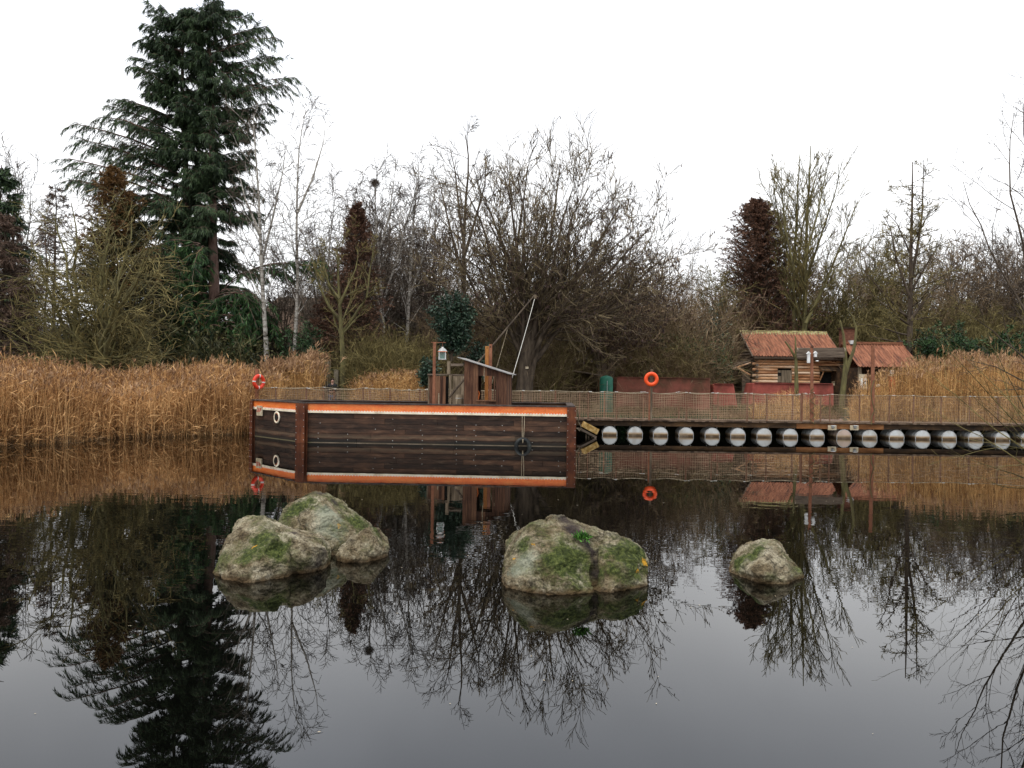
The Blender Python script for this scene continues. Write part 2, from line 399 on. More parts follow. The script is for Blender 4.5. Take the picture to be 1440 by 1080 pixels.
M['green_tank'] = nmat('green_plastic', ramp3((0.01, 0.05, 0.035), (0.015, 0.11, 0.07), (0.03, 0.16, 0.10)), 2, rough=0.5, bump=0)
M['white_metal'] = nmat('white_metal', ramp3((0.5, 0.5, 0.48), (0.72, 0.72, 0.7), (0.8, 0.8, 0.79)), 4, rough=0.5, bump=0)
M['galv'] = nmat('galvanised', ramp3((0.3, 0.3, 0.29), (0.45, 0.46, 0.45), (0.6, 0.6, 0.58)), 4, rough=0.45, bump=0, metallic=0.3)
M['litter'] = leafmat('reed_litter', (0.05, 0.03, 0.015), (0.14, 0.085, 0.04), (0.30, 0.19, 0.10), 0.8, 1.4)
M['foam'] = nmat('yellow_foam', ramp3((0.24, 0.13, 0.03), (0.46, 0.29, 0.09), (0.66, 0.5, 0.24)), 7, bump=0.6, bdist=0.02, fine=4)
M['concrete'] = nmat('concrete', ramp3((0.12, 0.10, 0.07), (0.21, 0.18, 0.13), (0.3, 0.26, 0.2)), 6, bump=0.3)
M['path'] = nmat('path_gravel', ramp3((0.16, 0.10, 0.085), (0.26, 0.18, 0.155), (0.34, 0.25, 0.22)), 3, bump=0.3, fine=9, coord='World')
M['earth'] = nmat('ground_earth', [(0.1, (0.02, 0.016, 0.009)), (0.4, (0.055, 0.042, 0.022)), (0.6, (0.05, 0.06, 0.02)), (0.85, (0.12, 0.09, 0.045))], 0.7, bump=0.6, bdist=0.05, coord='World', fine=9)
M['red_plain'] = nmat('red_plain', ramp3((0.4, 0.02, 0.015), (0.55, 0.03, 0.02), (0.6, 0.05, 0.03)), 4, bump=0)
M['orange_plain'] = nmat('orange_plain', ramp3((0.6, 0.12, 0.03), (0.7, 0.18, 0.05), (0.75, 0.22, 0.07)), 4, bump=0)
M['cream_panel'] = nmat('cream_panel', ramp3((0.35, 0.27, 0.17), (0.6, 0.5, 0.34), (0.72, 0.64, 0.5)), 6, bump=0, fine=3)
def glass_mat():
    T = NT('lantern_glass', 0.08, 0.5); T.color((0.20, 0.30, 0.26)); T.b.inputs["Alpha"].default_value = 0.55; return T.m
M['glass'] = glass_mat()
# ------------------------------------------------------------------ setting: ground, water, path
DB = 31.2                                        # distance of the boardwalk front
def sstep(a, b, x):
    t = np.clip((x - a) / (b - a), 0, 1); return t * t * (3 - 2 * t)
SHX = np.array([-60, -24, -20, -13.5, -9.6, -8.5, 0, 4, 25, 60.0])
SHY = np.array([24, 24, 26.5, 29.5, 31.5, 33.0, 33.2, 33.0, 33.0, 33.0])
def ground_h(x, y):
    x = np.asarray(x, float); y = np.asarray(y, float)
    ys = np.interp(x, SHX, SHY)
    d = np.minimum(np.minimum(x + 30, np.minimum(22 - x, (0.66 * np.maximum(y, 3) + 0.6 - x) * .8)), np.minimum(ys - y, y + 14))
    n = np.sin(x * 0.9 + 1.3 * np.sin(y * 0.5)) * 0.05 + np.sin(x * 2.3 + y * 1.7) * 0.03
    return 0.42 + 0.42 * sstep(39.5, 43, y) + n * (d < 0) - 1.4 * sstep(-0.1, 1.6, d)
def axis(lo, hi, fine_lo, fine_hi, step, growth=1.25):
    a = list(np.arange(fine_lo, fine_hi, step)); s = step; x = a[-1]
    while x < hi: s *= growth; x += s; a.append(x)
    s = step; x = fine_lo
    while x > lo: s *= growth; x -= s; a.insert(0, x)
    return np.array(a)
gx = axis(-900, 900, -35, 35, 0.5); gy = axis(-600, 1500, -18, 60, 0.5)
X, Y = np.meshgrid(gx, gy); Z = ground_h(X, Y)
nxg, nyg = len(gx), len(gy)
V = np.stack([X.ravel(), Y.ravel(), Z.ravel()], 1)
i = np.arange(nxg * nyg).reshape(nyg, nxg)
Q = np.stack([i[:-1, :-1].ravel(), i[:-1, 1:].ravel(), i[1:, 1:].ravel(), i[1:, :-1].ravel()], 1)
tag(link_mesh('ground', np_mesh('ground', V, [Q], True), M['earth']), kind='structure')

def water_mat():
    T = NT('pond_water', 0.0, 0.5); T.b.inputs["IOR"].default_value = 1.55
    T.color((0.0012, 0.0013, 0.0010))
    g = T.N("ShaderNodeNewGeometry"); s = T.N("ShaderNodeSeparateXYZ"); T.L(g.outputs["Position"], s.inputs[0])
    v = T.coord('World', (1.0, 1.6, 1))
    a = T.noise(v, 2.6, 2.0, 0.5)
    b = T.noise(T.coord('World', (1.0, 2.0, 1)), 0.35, 2, 0.5)
    m_ = T.N("ShaderNodeMapRange"); T.L(s.outputs["Y"], m_.inputs[0])
    m_.inputs[1].default_value = 6.5; m_.inputs[2].default_value = 10.0; m_.inputs[3].default_value = 0.08; m_.inputs[4].default_value = 1.0
    m2 = T.N("ShaderNodeMapRange"); T.L(s.outputs["Y"], m2.inputs[0])
    m2.inputs[1].default_value = 11.5; m2.inputs[2].default_value = 17; m2.inputs[3].default_value = 1.0; m2.inputs[4].default_value = 0.05
    k = T.math('MULTIPLY', m_.outputs[0], m2.outputs[0])
    k = T.math('MULTIPLY', k, T.ramp(b, [(0.35, (0.25, 0.25, 0.25)), (0.6, (1, 1, 1))]))
    c = T.noise(T.coord('World', (0.4, 1.0, 1)), 0.8, 1, 0.4)
    h = T.math('ADD', T.math('MULTIPLY', a, T.math('MULTIPLY', k, 0.0022)), T.math('MULTIPLY', c, 0.0004))
    n = T.N("ShaderNodeBump"); n.inputs["Strength"].default_value = 1.0; n.inputs["Distance"].default_value = 1.0
    T.L(h, n.inputs["Height"]); T.L(n.outputs[0], T.b.inputs["Normal"])
    return T.m
M['water'] = water_mat()
wv = [(-32, -16, 0), (24, -16, 0), (24, 36, 0), (-32, 36, 0)]
wo = MB().poly(wv, [(0, 1, 2, 3)]).build('water', M['water']); tag(wo, kind='structure')

# winding footpath behind the fence
path_c = [(12.0, 33.4), (13.6, 35), (14.6, 37.5), (15.5, 41), (17.5, 45), (24, 48), (40, 50)]
vs = []; fs = []
pc = [Vector((a, b, 0)) for a, b in path_c]
fine = []
for a, b in zip(pc[:-1], pc[1:]):
    for k in range(6): fine.append(a.lerp(b, k / 6))
for k, p in enumerate(fine):
    t = (fine[min(k + 1, len(fine) - 1)] - fine[max(k - 1, 0)]).normalized(); n_ = Vector((-t.y, t.x, 0))
    for sgn in (-1, 0, 1):
        q = p + n_ * sgn * 0.9; vs.append((q.x, q.y, 0.515 + (0.03 if sgn == 0 else 0)))
    if k: b0 = 3 * (k - 1); fs += [(b0, b0 + 1, b0 + 4, b0 + 3), (b0 + 1, b0 + 2, b0 + 5, b0 + 4)]
tag(MB().poly(vs, fs).build('path', M['path']), kind='structure')

# ------------------------------------------------------------------ rocks
def rock_mat(name, moss, lichen=(), dark=(), seed=0.0, pale=()):
    T = NT(name, 0.9, 0.2)
    g = T.N("ShaderNodeNewGeometry"); P = g.outputs["Position"]
    mp = T.N("ShaderNodeMapping"); mp.inputs["Location"].default_value = (seed, seed * 2, 0); T.L(P, mp.inputs[0]); v = mp.outputs[0]
    f = T.noise(v, 3.2, 8, 0.68)
    c = T.ramp(f, [(0.30, (0.065, 0.048, 0.027)), (0.42, (0.20, 0.155, 0.09)), (0.52, (0.36, 0.31, 0.21)), (0.66, (0.55, 0.50, 0.37))])
    gr = T.noise(v, 48, 5, 0.75)
    vo = T.N("ShaderNodeTexVoronoi", feature='DISTANCE_TO_EDGE'); vo.inputs["Scale"].default_value = 1.5
    wv_ = T.N("ShaderNodeVectorMath", operation='ADD'); nv_ = T.N("ShaderNodeTexNoise"); nv_.inputs["Scale"].default_value = 3.5; nv_.inputs["Detail"].default_value = 6
    T.L(v, nv_.inputs["Vector"]); sc_ = T.N("ShaderNodeVectorMath", operation='SCALE'); T.L(nv_.outputs[1], sc_.inputs[0]); sc_.inputs["Scale"].default_value = 0.45
    T.L(v, wv_.inputs[0]); T.L(sc_.outputs[0], wv_.inputs[1]); T.L(wv_.outputs[0], vo.inputs["Vector"])
    crack = T.ramp(vo.outputs["Distance"], [(0.0, (0, 0, 0)), (0.012, (0.5, 0.5, 0.5)), (0.035, (1, 1, 1))])
    pt_ = T.noise(v, 9, 6, 0.75)
    c = T.mix(T.ramp(T.noise(v, 1.9, 3, 0.6), [(0.45, (0, 0, 0)), (0.58, (0.7, 0.7, 0.7))]), c, crack, 'MULTIPLY')
    c = T.mix(0.8, c, T.ramp(pt_, [(0.36, (0.16, 0.13, 0.10)), (0.46, (0.7, 0.66, 0.6)), (0.56, (1.0, 1.0, 1.0)), (0.68, (1.25, 1.22, 1.15))]), 'MULTIPLY')
    c = T.mix(0.8, c, T.ramp(gr, [(0.36, (0.12, 0.11, 0.10)), (0.52, (0.75, 0.75, 0.75)), (0.66, (1, 1, 1))]), 'MULTIPLY')
    n1 = T.noise(v, 4.5, 8, 0.72)
    def blob(c0, r, soft=0.45, amp=0.75, nn=None):
        d = T.N("ShaderNodeVectorMath", operation='DISTANCE'); T.L(P, d.inputs[0]); d.inputs[1].default_value = tuple(c0)
        q = T.math('DIVIDE', d.outputs["Value"], r)
        q = T.math('ADD', q, T.math('MULTIPLY', T.math('SUBTRACT', nn or n1, 0.5), amp * 4))
        m_ = T.N("ShaderNodeMapRange"); T.L(q, m_.inputs[0]); m_.inputs[1].default_value = 1.0; m_.inputs[2].default_value = soft
        m_.inputs[3].default_value = 0; m_.inputs[4].default_value = 1; return m_.outputs[0]
    for c0, r in pale:
        c = T.mix(T.math("MULTIPLY", blob(c0, r * .8), 0.6), c, (0.30, 0.33, 0.25))
    mg = T.ramp(T.noise(v, 22, 6, 0.8), [(0.34, (0.014, 0.019, 0.006)), (0.48, (0.040, 0.054, 0.013)), (0.6, (0.105, 0.125, 0.032)), (0.72, (0.25, 0.24, 0.11))])
    for c0, r in moss:
        c = T.mix(T.math('MULTIPLY', blob(c0, r * 1.12), 0.95), c, mg)
    # general thin algae
    c = T.mix(T.ramp(T.noise(v, 2.3, 6, 0.7), [(0.46, (0, 0, 0)), (0.62, (0.7, 0.7, 0.7))]), c, mg)
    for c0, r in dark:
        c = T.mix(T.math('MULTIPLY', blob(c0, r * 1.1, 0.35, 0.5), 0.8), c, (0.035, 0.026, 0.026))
    for c0, r in lichen:
        c = T.mix(blob(c0, r * .62, 0.7, 0.9, T.noise(v, 18, 5, 0.8)), c, (0.50, 0.26, 0.02))
    # brown tide mark just above the water
    s = T.N("ShaderNodeSeparateXYZ"); T.L(P, s.inputs[0])
    z = T.math('ADD', s.outputs["Z"], T.math('MULTIPLY', T.math('SUBTRACT', f, 0.5), 0.10))
    c = T.mix(T.ramp(z, [(0.0, (0.85, 0.85, 0.85)), (0.022, (0.7, 0.7, 0.7)), (0.06, (0, 0, 0))]), c, (0.09, 0.055, 0.025))
    T.color(c)
    hb = T.math('ADD', T.math('MULTIPLY', gr, 0.35), T.noise(v, 16, 8, 0.7))
    hb = T.math('ADD', hb, T.math('MULTIPLY', crack, 0.35))
    T.bump(hb, 1.0, 0.035)
    return T.m
def hull_mesh(groups, voxel=0.009):
    me = bpy.data.meshes.new("tmp"); bm = bmesh.new()
    for g in groups:
        b2 = bmesh.new(); vs = [b2.verts.new(p) for p in g]
        r = bmesh.ops.convex_hull(b2, input=vs)
        cuts_todo = True
        bmesh.ops.delete(b2, geom=list({v for v in r['geom_interior'] + r['geom_unused'] if isinstance(v, bmesh.types.BMVert)}), context='VERTS')
        b2.verts.ensure_lookup_table(); cen = sum((v.co for v in b2.verts), Vector()) / len(b2.verts); rr_ = random.Random(int(len(g) * 17 + abs(g[0].x) * 1000))
        for ci in range(30):
            nv = Vector((rr_.gauss(0, 1), rr_.gauss(0, 1) - .5, rr_.gauss(0, .9) + .15)).normalized() if ci < 16 else Vector((rr_.gauss(0, .75), -1 + rr_.gauss(0, .35), rr_.gauss(.35, .5))).normalized()
            ext = max((v.co - cen).dot(nv) for v in b2.verts)
            co = cen + nv * ext * (rr_.uniform(.94, .995) if ci < 16 else rr_.uniform(.83, .95))
            q = bmesh.ops.bisect_plane(b2, geom=b2.verts[:] + b2.edges[:] + b2.faces[:], plane_co=co, plane_no=nv, clear_outer=True)
            ed_ = [e_ for e_ in q['geom_cut'] if isinstance(e_, bmesh.types.BMEdge)]
            if ed_: bmesh.ops.edgenet_fill(b2, edges=ed_)
        m_ = bpy.data.meshes.new("t2"); b2.to_mesh(m_); b2.free(); bm.from_mesh(m_); bpy.data.meshes.remove(m_)
    bmesh.ops.recalc_face_normals(bm, faces=bm.faces)
    bm.to_mesh(me); bm.free()
    o = bpy.data.objects.new("tmp", me); COL.objects.link(o)
    md = o.modifiers.new("r", 'REMESH'); md.mode = 'VOXEL'; md.voxel_size = voxel
    sm = o.modifiers.new("s", 'SMOOTH'); sm.factor = 0.3; sm.iterations = 0
    dg = bpy.context.evaluated_depsgraph_get(); dg.update()
    out = bpy.data.meshes.new_from_object(o.evaluated_get(dg))
    bpy.data.objects.remove(o); bpy.data.meshes.remove(me)
    return out
def rock(name, groups, mat, label, seed, loc, extra=None, group=None):
    me = hull_mesh(groups); me.materials.clear()
    off = Vector((seed * 7.3, seed * 3.1, seed))
    n = len(me.vertices); N_ = np.empty(n * 3, np.float32); me.vertices.foreach_get('normal', N_)
    for v, i0 in zip(me.vertices, range(n)):
        p = v.co.copy(); nn = Vector(N_[3 * i0:3 * i0 + 3])
        d = mnoise.fractal(p * 2.0 + off, 1.2, 2.1, 3) * 0.014
        q = Vector((p.x * 3.2, p.y * 3.2, p.z * 6.5)) + off
        cell = mnoise.voronoi(q + mnoise.noise_vector(p * 4 + off) * 0.35, distance_metric='DISTANCE')[0]
        d += (cell[1] - cell[0]) * 0.0 - max(0, 0.10 - (cell[1] - cell[0])) * 0.10 + (mnoise.cell(q * 0.9) - .5) * 0.0
        hq = mnoise.fractal(Vector((p.x * 2.6 + p.z * .8, p.y * 2.6, p.z * 4.2 - p.x * 1.1)) + off, 1.0, 2.0, 3) * 3.2
        fl = math.floor(hq); fr = hq - fl; d += (fl + max(0, min(1, (fr - .78) / .22))) * 0.010
        hq = mnoise.fractal(Vector((p.x * 6 - p.z, p.y * 6, p.z * 9 + p.x * 2)) - off, 1.0, 2.0, 2) * 3
        fl = math.floor(hq); fr = hq - fl; d += (fl + max(0, min(1, (fr - .75) / .25))) * 0.0045
        r = mnoise.fractal(p * 7.5 + off, 0.7, 2.2, 5)
        d += r * 0.009 - max(0, abs(r) - .3) * 0.018 + mnoise.fractal(p * 22 + off, 0.6, 2.1, 5) * 0.0055
        if extra: d += extra(p)
        v.co = p + nn * d - Vector(loc)
    me.polygons.foreach_set('use_smooth', [True] * len(me.polygons)); me.update()
    o = link_mesh(name, me, mat, None, loc)
    return tag(o, label, 'rock', group)
def under(ps, dz=0.35, out=1.0):
    c = sum((Vector(p) for p in ps), Vector()) / len(ps)
    return [Vector((c.x + (p.x - c.x) * out, c.y + (p.y - c.y) * out, -dz)) for p in ps]

# centre boulder
wa = [wpt(706, 817), wpt(714, 830), wpt(752, 842), wpt(806, 840), wpt(838, 839)]
GA = wa + [pt(709, 804, 8.05), pt(712, 788, 8.0), pt(718, 771, 8.05), pt(734, 751, 8.1), pt(742, 764, 7.86), pt(790, 778, 7.72), pt(748, 735, 8.2), pt(776, 727, 8.4),
           pt(826, 768, 7.85), pt(800, 755, 7.95), pt(745, 800, 7.66), pt(800, 806, 7.62), pt(829, 762, 8.0)]
GA += [Vector((p.x, 8.95, 0.25)) for p in (GA[5], GA[12], GA[13])] + under(wa) + [Vector((0.0, 9.0, -.3)), Vector((0.8, 9.0, -.3))]
wb = [wpt(846, 838), wpt(884, 832), wpt(913, 825)]
GB = wb + [pt(838, 800, 7.95), wpt(836, 831), pt(840, 770, 8.05), pt(912.5, 805, 7.98), pt(909, 780, 8.1), pt(893, 769, 8.1), pt(880, 755, 8.2), pt(852, 744, 8.35), pt(842, 765, 8.0), pt(848, 800, 7.85), pt(895, 795, 7.9), pt(868, 775, 7.92)]
GB += [Vector((1.1, 8.95, 0.2)), Vector((1.5, 8.9, 0.15)), Vector((0.9, 9.0, -.3)), Vector((1.5, 8.9, -.3))] + under(wb)
GC = [pt(758, 735, 8.15), pt(776, 724.5, 8.35), pt(792, 723.5, 8.42), pt(833, 738, 8.4), pt(853, 744.5, 8.4), pt(846, 768, 8.02), pt(822, 758, 8.1), pt(775, 740, 8.12),
      Vector((0.3, 8.9, 0.3)), Vector((1.1, 8.9, 0.25)), Vector((0.4, 8.5, 0.1)), Vector((0.95, 8.5, 0.1)), pt(843, 815, 7.95), pt(830, 815, 7.95)]
mc1, mc2 = pt(795, 785, 7.7), pt(880, 785, 8.0)
GD = [pt(822, 772, 8.0), pt(852, 772, 8.1), pt(820, 800, 7.86), pt(852, 805, 7.93), wpt(820, 836), wpt(856, 832), pt(838, 762, 8.15), Vector((.75, 8.8, .2)), Vector((1.0, 8.8, .2)), Vector((.7, 8.8, -.3)), Vector((1.1, 8.8, -.3)), wpt(820, 834, -.3), wpt(856, 831, -.3)]
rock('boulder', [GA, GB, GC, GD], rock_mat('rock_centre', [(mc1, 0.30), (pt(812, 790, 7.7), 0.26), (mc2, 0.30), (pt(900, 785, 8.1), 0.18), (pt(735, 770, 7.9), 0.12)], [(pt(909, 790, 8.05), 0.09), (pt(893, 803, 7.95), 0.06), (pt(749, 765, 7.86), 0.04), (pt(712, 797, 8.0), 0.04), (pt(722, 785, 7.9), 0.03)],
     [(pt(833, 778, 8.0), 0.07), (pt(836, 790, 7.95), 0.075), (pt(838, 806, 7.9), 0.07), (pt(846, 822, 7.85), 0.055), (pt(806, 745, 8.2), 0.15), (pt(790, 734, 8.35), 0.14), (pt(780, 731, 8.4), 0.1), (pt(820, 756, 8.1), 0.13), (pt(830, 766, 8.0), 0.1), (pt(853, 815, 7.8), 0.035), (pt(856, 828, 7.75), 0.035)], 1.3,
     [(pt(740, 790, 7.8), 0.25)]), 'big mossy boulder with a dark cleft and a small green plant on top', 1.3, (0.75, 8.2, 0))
# left pair and its neighbour
wl = [wpt(293, 812), wpt(318, 818), wpt(353, 820.5), wpt(374, 821), wpt(405, 817)]
GL = wl + [pt(293, 806, 8.15), pt(297, 793, 8.2), pt(317, 766, 8.4), pt(339, 732, 8.6), pt(358, 721, 8.7), pt(379, 721, 8.7), pt(390, 730, 8.65), pt(379, 742, 8.35), pt(405, 776, 7.92), pt(330, 798, 8.0), pt(358, 797, 7.86), pt(345, 760, 8.3)]
GL += [Vector((-2.9, 9.1, .2)), Vector((-2.3, 9.1, .2)), Vector((-3.0, 9.1, -.3)), Vector((-2.2, 9.1, -.3))] + under(wl)
wl2 = [wpt(412, 802), wpt(440, 798), wpt(466, 794)]
GL2 = [pt(390, 731, 8.65), pt(426, 741, 8.75), pt(458, 753, 8.8), pt(471, 769, 8.75), pt(474, 787, 8.7), pt(443, 773, 8.12), pt(405, 773, 7.93), pt(420, 752, 8.55), pt(462, 771, 8.35)] + wl2 + under(wl2)
GL2 += [Vector((-2.3, 9.1, .2)), Vector((-2.0, 9.1, .15)), Vector((-2.3, 9.1, -.3)), Vector((-2.0, 9.1, -.3))]
rock('boulder', [GL, GL2], rock_mat('rock_left', [(pt(372, 765, 8.2), 0.24), (pt(355, 778, 8.1), 0.18), (pt(385, 775, 8.1), 0.12), (pt(305, 795, 8.2), 0.12)], [(pt(358, 770, 8.15), 0.05), (pt(347, 783, 8.1), 0.035)],
     [(pt(450, 780, 8.45), 0.12), (pt(412, 752, 8.5), 0.06), (pt(440, 790, 8.35), 0.12)], 4.2), 'broad mossy boulder furthest left, in front of the taller one', 4.2, (-2.5, 8.3, 0)).location.x -= 0.05  # first and last dark spots paint the shade of the recess under the overhang
G3 = [pt(386, 728, 9.3), pt(401, 709, 9.5), pt(426, 694, 9.75), pt(445, 688, 9.85), pt(462, 694, 9.8), pt(488, 711, 9.8), pt(517, 731, 9.8), pt(524, 742, 9.75), pt(480, 765, 9.4), pt(440, 765, 9.25), pt(400, 748, 9.2), pt(450, 708, 9.4), pt(470, 735, 9.3)]
G3 += [Vector((x, y, z)) for x in (-2.9, -1.7) for y in (9.05, 10.3) for z in (-.3, .05)]
rock('boulder', [G3], rock_mat('rock_back', [(pt(430, 712, 9.5), 0.2), (pt(410, 715, 9.4), 0.14), (pt(500, 735, 9.6), 0.2)], [(pt(476, 741, 9.35), 0.06), (pt(391, 722, 9.35), 0.05), (pt(404, 729, 9.3), 0.04)],
     [(pt(450, 697, 9.75), 0.09), (pt(470, 705, 9.7), 0.07)], 8.1, [(pt(462, 735, 9.35), 0.3)]), 'tall pointed boulder rising behind the broad one at left', 8.1, (-2.3, 9.6, 0))
w4 = [wpt(474, 791), wpt(500, 792), wpt(521, 791), wpt(543, 780)]
G4 = w4 + [pt(545, 772, 9.1), pt(536, 761, 9.1), pt(522, 739, 9.12), pt(517, 736, 9.15), pt(495, 752, 8.98), pt(473, 769, 8.85), pt(470, 785, 8.8), pt(519, 752, 8.92), pt(505, 782, 8.74), pt(536, 776, 8.95), Vector((-1.5, 9.8, .1)), Vector((-1.9, 9.7, .1)), Vector((-1.5, 9.8, -.3)), Vector((-1.9, 9.7, -.3))] + under(w4)
rock('boulder', [G4], rock_mat('rock_small', [(pt(520, 757, 9.2), 0.14)], [(pt(508, 753, 9.2), 0.05), (pt(522, 754, 9.2), 0.03)], [(pt(490, 758, 9.05), 0.03)], 12.4), 'low triangular boulder leaning on the right side of the left pair', 12.4, (-1.65, 9.2, 0))
wr = [wpt(1028, 804.5), wpt(1044, 812), wpt(1062, 818.5), wpt(1085, 827), wpt(1106, 825), wpt(1123, 818), wpt(1130, 812)]
G5 = wr + [pt(1028, 797, 8.6), pt(1039, 781, 8.65), pt(1055.6, 762, 8.7), pt(1071, 755, 8.75), pt(1089, 757, 8.8), pt(1098, 764, 8.8), pt(1107, 777, 8.75), pt(1117, 792, 8.6), pt(1129, 808, 8.4),
           pt(1068, 766, 8.5), pt(1060, 800, 8.1), pt(1095, 800, 7.98), pt(1083, 780, 8.3), Vector((2.6, 9.3, .1)), Vector((3.0, 9.3, .1)), Vector((2.6, 9.3, -.3)), Vector((3.1, 9.2, -.3))] + under(wr)
a5, b5 = pt(1069, 765, 8.6), pt(1118, 797, 8.5)
def groove(p):
    t = max(0, min(1, (p - a5).dot(b5 - a5) / (b5 - a5).length_squared)); d = (p - a5.lerp(b5, t)).length
    return -0.03 * math.exp(-(d / 0.03) ** 2)
rock('boulder', [G5], rock_mat('rock_right', [(pt(1040, 790, 8.5), 0.12), (pt(1060, 785, 8.4), 0.12), (pt(1120, 808, 8.4), 0.12)], [], [(pt(1083, 775, 8.6), 0.05), (pt(1096, 783, 8.55), 0.05), (pt(1107, 790, 8.5), 0.04)], 17.7), 'pale boulder standing alone at the right of the pond', 17.7, (2.85, 8.5, 0), groove)

# little fern-like plant in the cleft of the centre boulder
rng = np.random.default_rng(5)
def frames(T_):
    ref = np.where(np.abs(T_[:, 2:3]) < 0.9, np.array([[0, 0, 1.0]]), np.array([[1.0, 0, 0]]))
    a = np.cross(T_, ref); a /= np.linalg.norm(a, axis=1, keepdims=True) + 1e-9
    return a, np.cross(T_, a)
def norm(v): return v / (np.linalg.norm(v, axis=-1, keepdims=True) + 1e-9)
def kites(nb, P, D, L, W, rng, mid=0.4, bend=0.0):
    """one tapered leaf/needle spray per row"""
    n = len(P); D = norm(D); a, b = frames(D); th = rng.uniform(0, 2 * np.pi, (n, 1))
    s = a * np.cos(th) + b * np.sin(th)
    L = np.broadcast_to(np.asarray(L, float).reshape(-1, 1), (n, 1)); W = np.broadcast_to(np.asarray(W, float).reshape(-1, 1), (n, 1))
    m_ = P + D * L * mid; t = P + D * L
    if bend: t = t + np.array([[0, 0, -1.0]]) * L * bend
    V = np.stack([P, m_ + s * W / 2, t, m_ - s * W / 2], 1).reshape(-1, 3)
    nb.add(V, (np.arange(n)[:, None] * 4 + np.arange(4)[None]))
pp = pt(818, 758, 8.0)
P = np.array([pp])+ rng.normal(0, 1, (160, 3)) * np.array([0.035, 0.03, 0.012]) + np.array([[0, -0.02, 0.02]])
D = rng.normal(0, 1, (160, 3)) * 0.8 + np.array([[0, -0.4, 0.8]])
nb = NB(); kites(nb, P, D, rng.uniform(.03, .07, 160), 0.02, rng)
tag(nb.build('fern_tuft', M['weed_green'], None, tuple(pp)), 'small bright green tuft of leaves in the cleft on top of the central boulder', 'plant')
# specks floating on the water
nb = NB(); n = 95
fx = rng.uniform(-6, 7, n); fy = rng.uniform(3.2, 14, n)
P = np.stack([fx * fy / 10, fy, np.full(n, 0.004)], 1); th = rng.uniform(0, 6.28, n); L = rng.uniform(.004, .012, n) * (0.6 + fy / 10)
d1 = np.stack([np.cos(th), np.sin(th), 0 * th], 1) * L[:, None]; d2 = np.stack([-np.sin(th), np.cos(th), 0 * th], 1) * L[:, None] * 0.35
V = np.stack([P - d1, P + d2, P + d1, P - d2], 1).reshape(-1, 3)
nb.add(V, np.arange(n)[:, None] * 4 + np.arange(4)[None])
tag(nb.build('floating_debris', M['cream_panel']), kind='stuff')
# ------------------------------------------------------------------ barge
random.seed(3)
A = wpt(357, 612.9); B = wpt(426, 622); C = wpt(804, 628.5)
A = Vector((A.x, A.y, 0)); B = Vector((B.x, B.y, 0)); C = Vector((C.x, C.y, 0))
ub = (C - B).normalized(); nb_ = Vector((-ub.y, ub.x, 0))       # along the front side, and inwards (away from the camera)
Dp = C + nb_ * 4.6; E = A + nb_ * 0.35 + ub * 0.1
ZT = 1.30
barge = thing('barge', (B.x, B.y, 0), 'long dark plank-sided barge with an orange stripe moored in front of the fence', 'barge')
def board_side(mb, a, b, z0, z1, t=0.05, bh=0.165, inward=None):
    L = (b - a).length; d = (b - a).normalized(); z = z0
    while z < z1 - 0.02:
        h = min(bh * random.uniform(0.9, 1.1), z1 - z); x = -random.uniform(0, 2.5)
        while x < L:
            l = random.uniform(1.6, 3.4); x0 = max(0, x); x1 = min(L, x + l)
            if x1 - x0 > 0.05:
                o = random.uniform(0, 0.008)
                p = a + d * (x0 + 0.004); q = a + d * (x1 - 0.004)
                nn = Vector((-d.y, d.x, 0))
                mb.quadbox(p - nn * o, q - nn * o, z + 0.004, z + h - 0.004, t)
            x += l
        z += h
mb = MB(); board_side(mb, A, B, -0.2, ZT - 0.03); board_side(mb, B, C, -0.2, ZT - 0.03); board_side(mb, C, Dp, -0.2, ZT - 0.03); board_side(mb, Dp, E, -0.2, ZT - 0.03)
mb.build('hull_planking', M['hull'], barge)
mb = MB(); ins = [A + (B - A) * .05 + nb_ * .08, B + nb_ * .08 + ub * .05, C + nb_ * .08 - ub * .08, Dp - nb_ * .08 - ub * .08, E - nb_ * .05 + ub * 0.1]
mb.extr([Vector((p.x, p.y, 0.86)) for p in ins], (0, 0, 0.06)); mb.build('deck', M['deckwood'], barge)
def face_box(mb, a, b, s0, s1, z0, z1, proud, t):
    """box on the outer face between a and b, from s0 to s1 metres"""
    d = (b - a).normalized(); n = Vector((-d.y, d.x, 0))
    mb.quadbox(a + d * s0 - n * proud, a + d * s1 - n * proud, z0, z1, t)
LAB, LBC = (B - A).length, (C - B).length
sides = [(A, B, LAB), (B, C, LBC), (C, Dp, (Dp - C).length)]
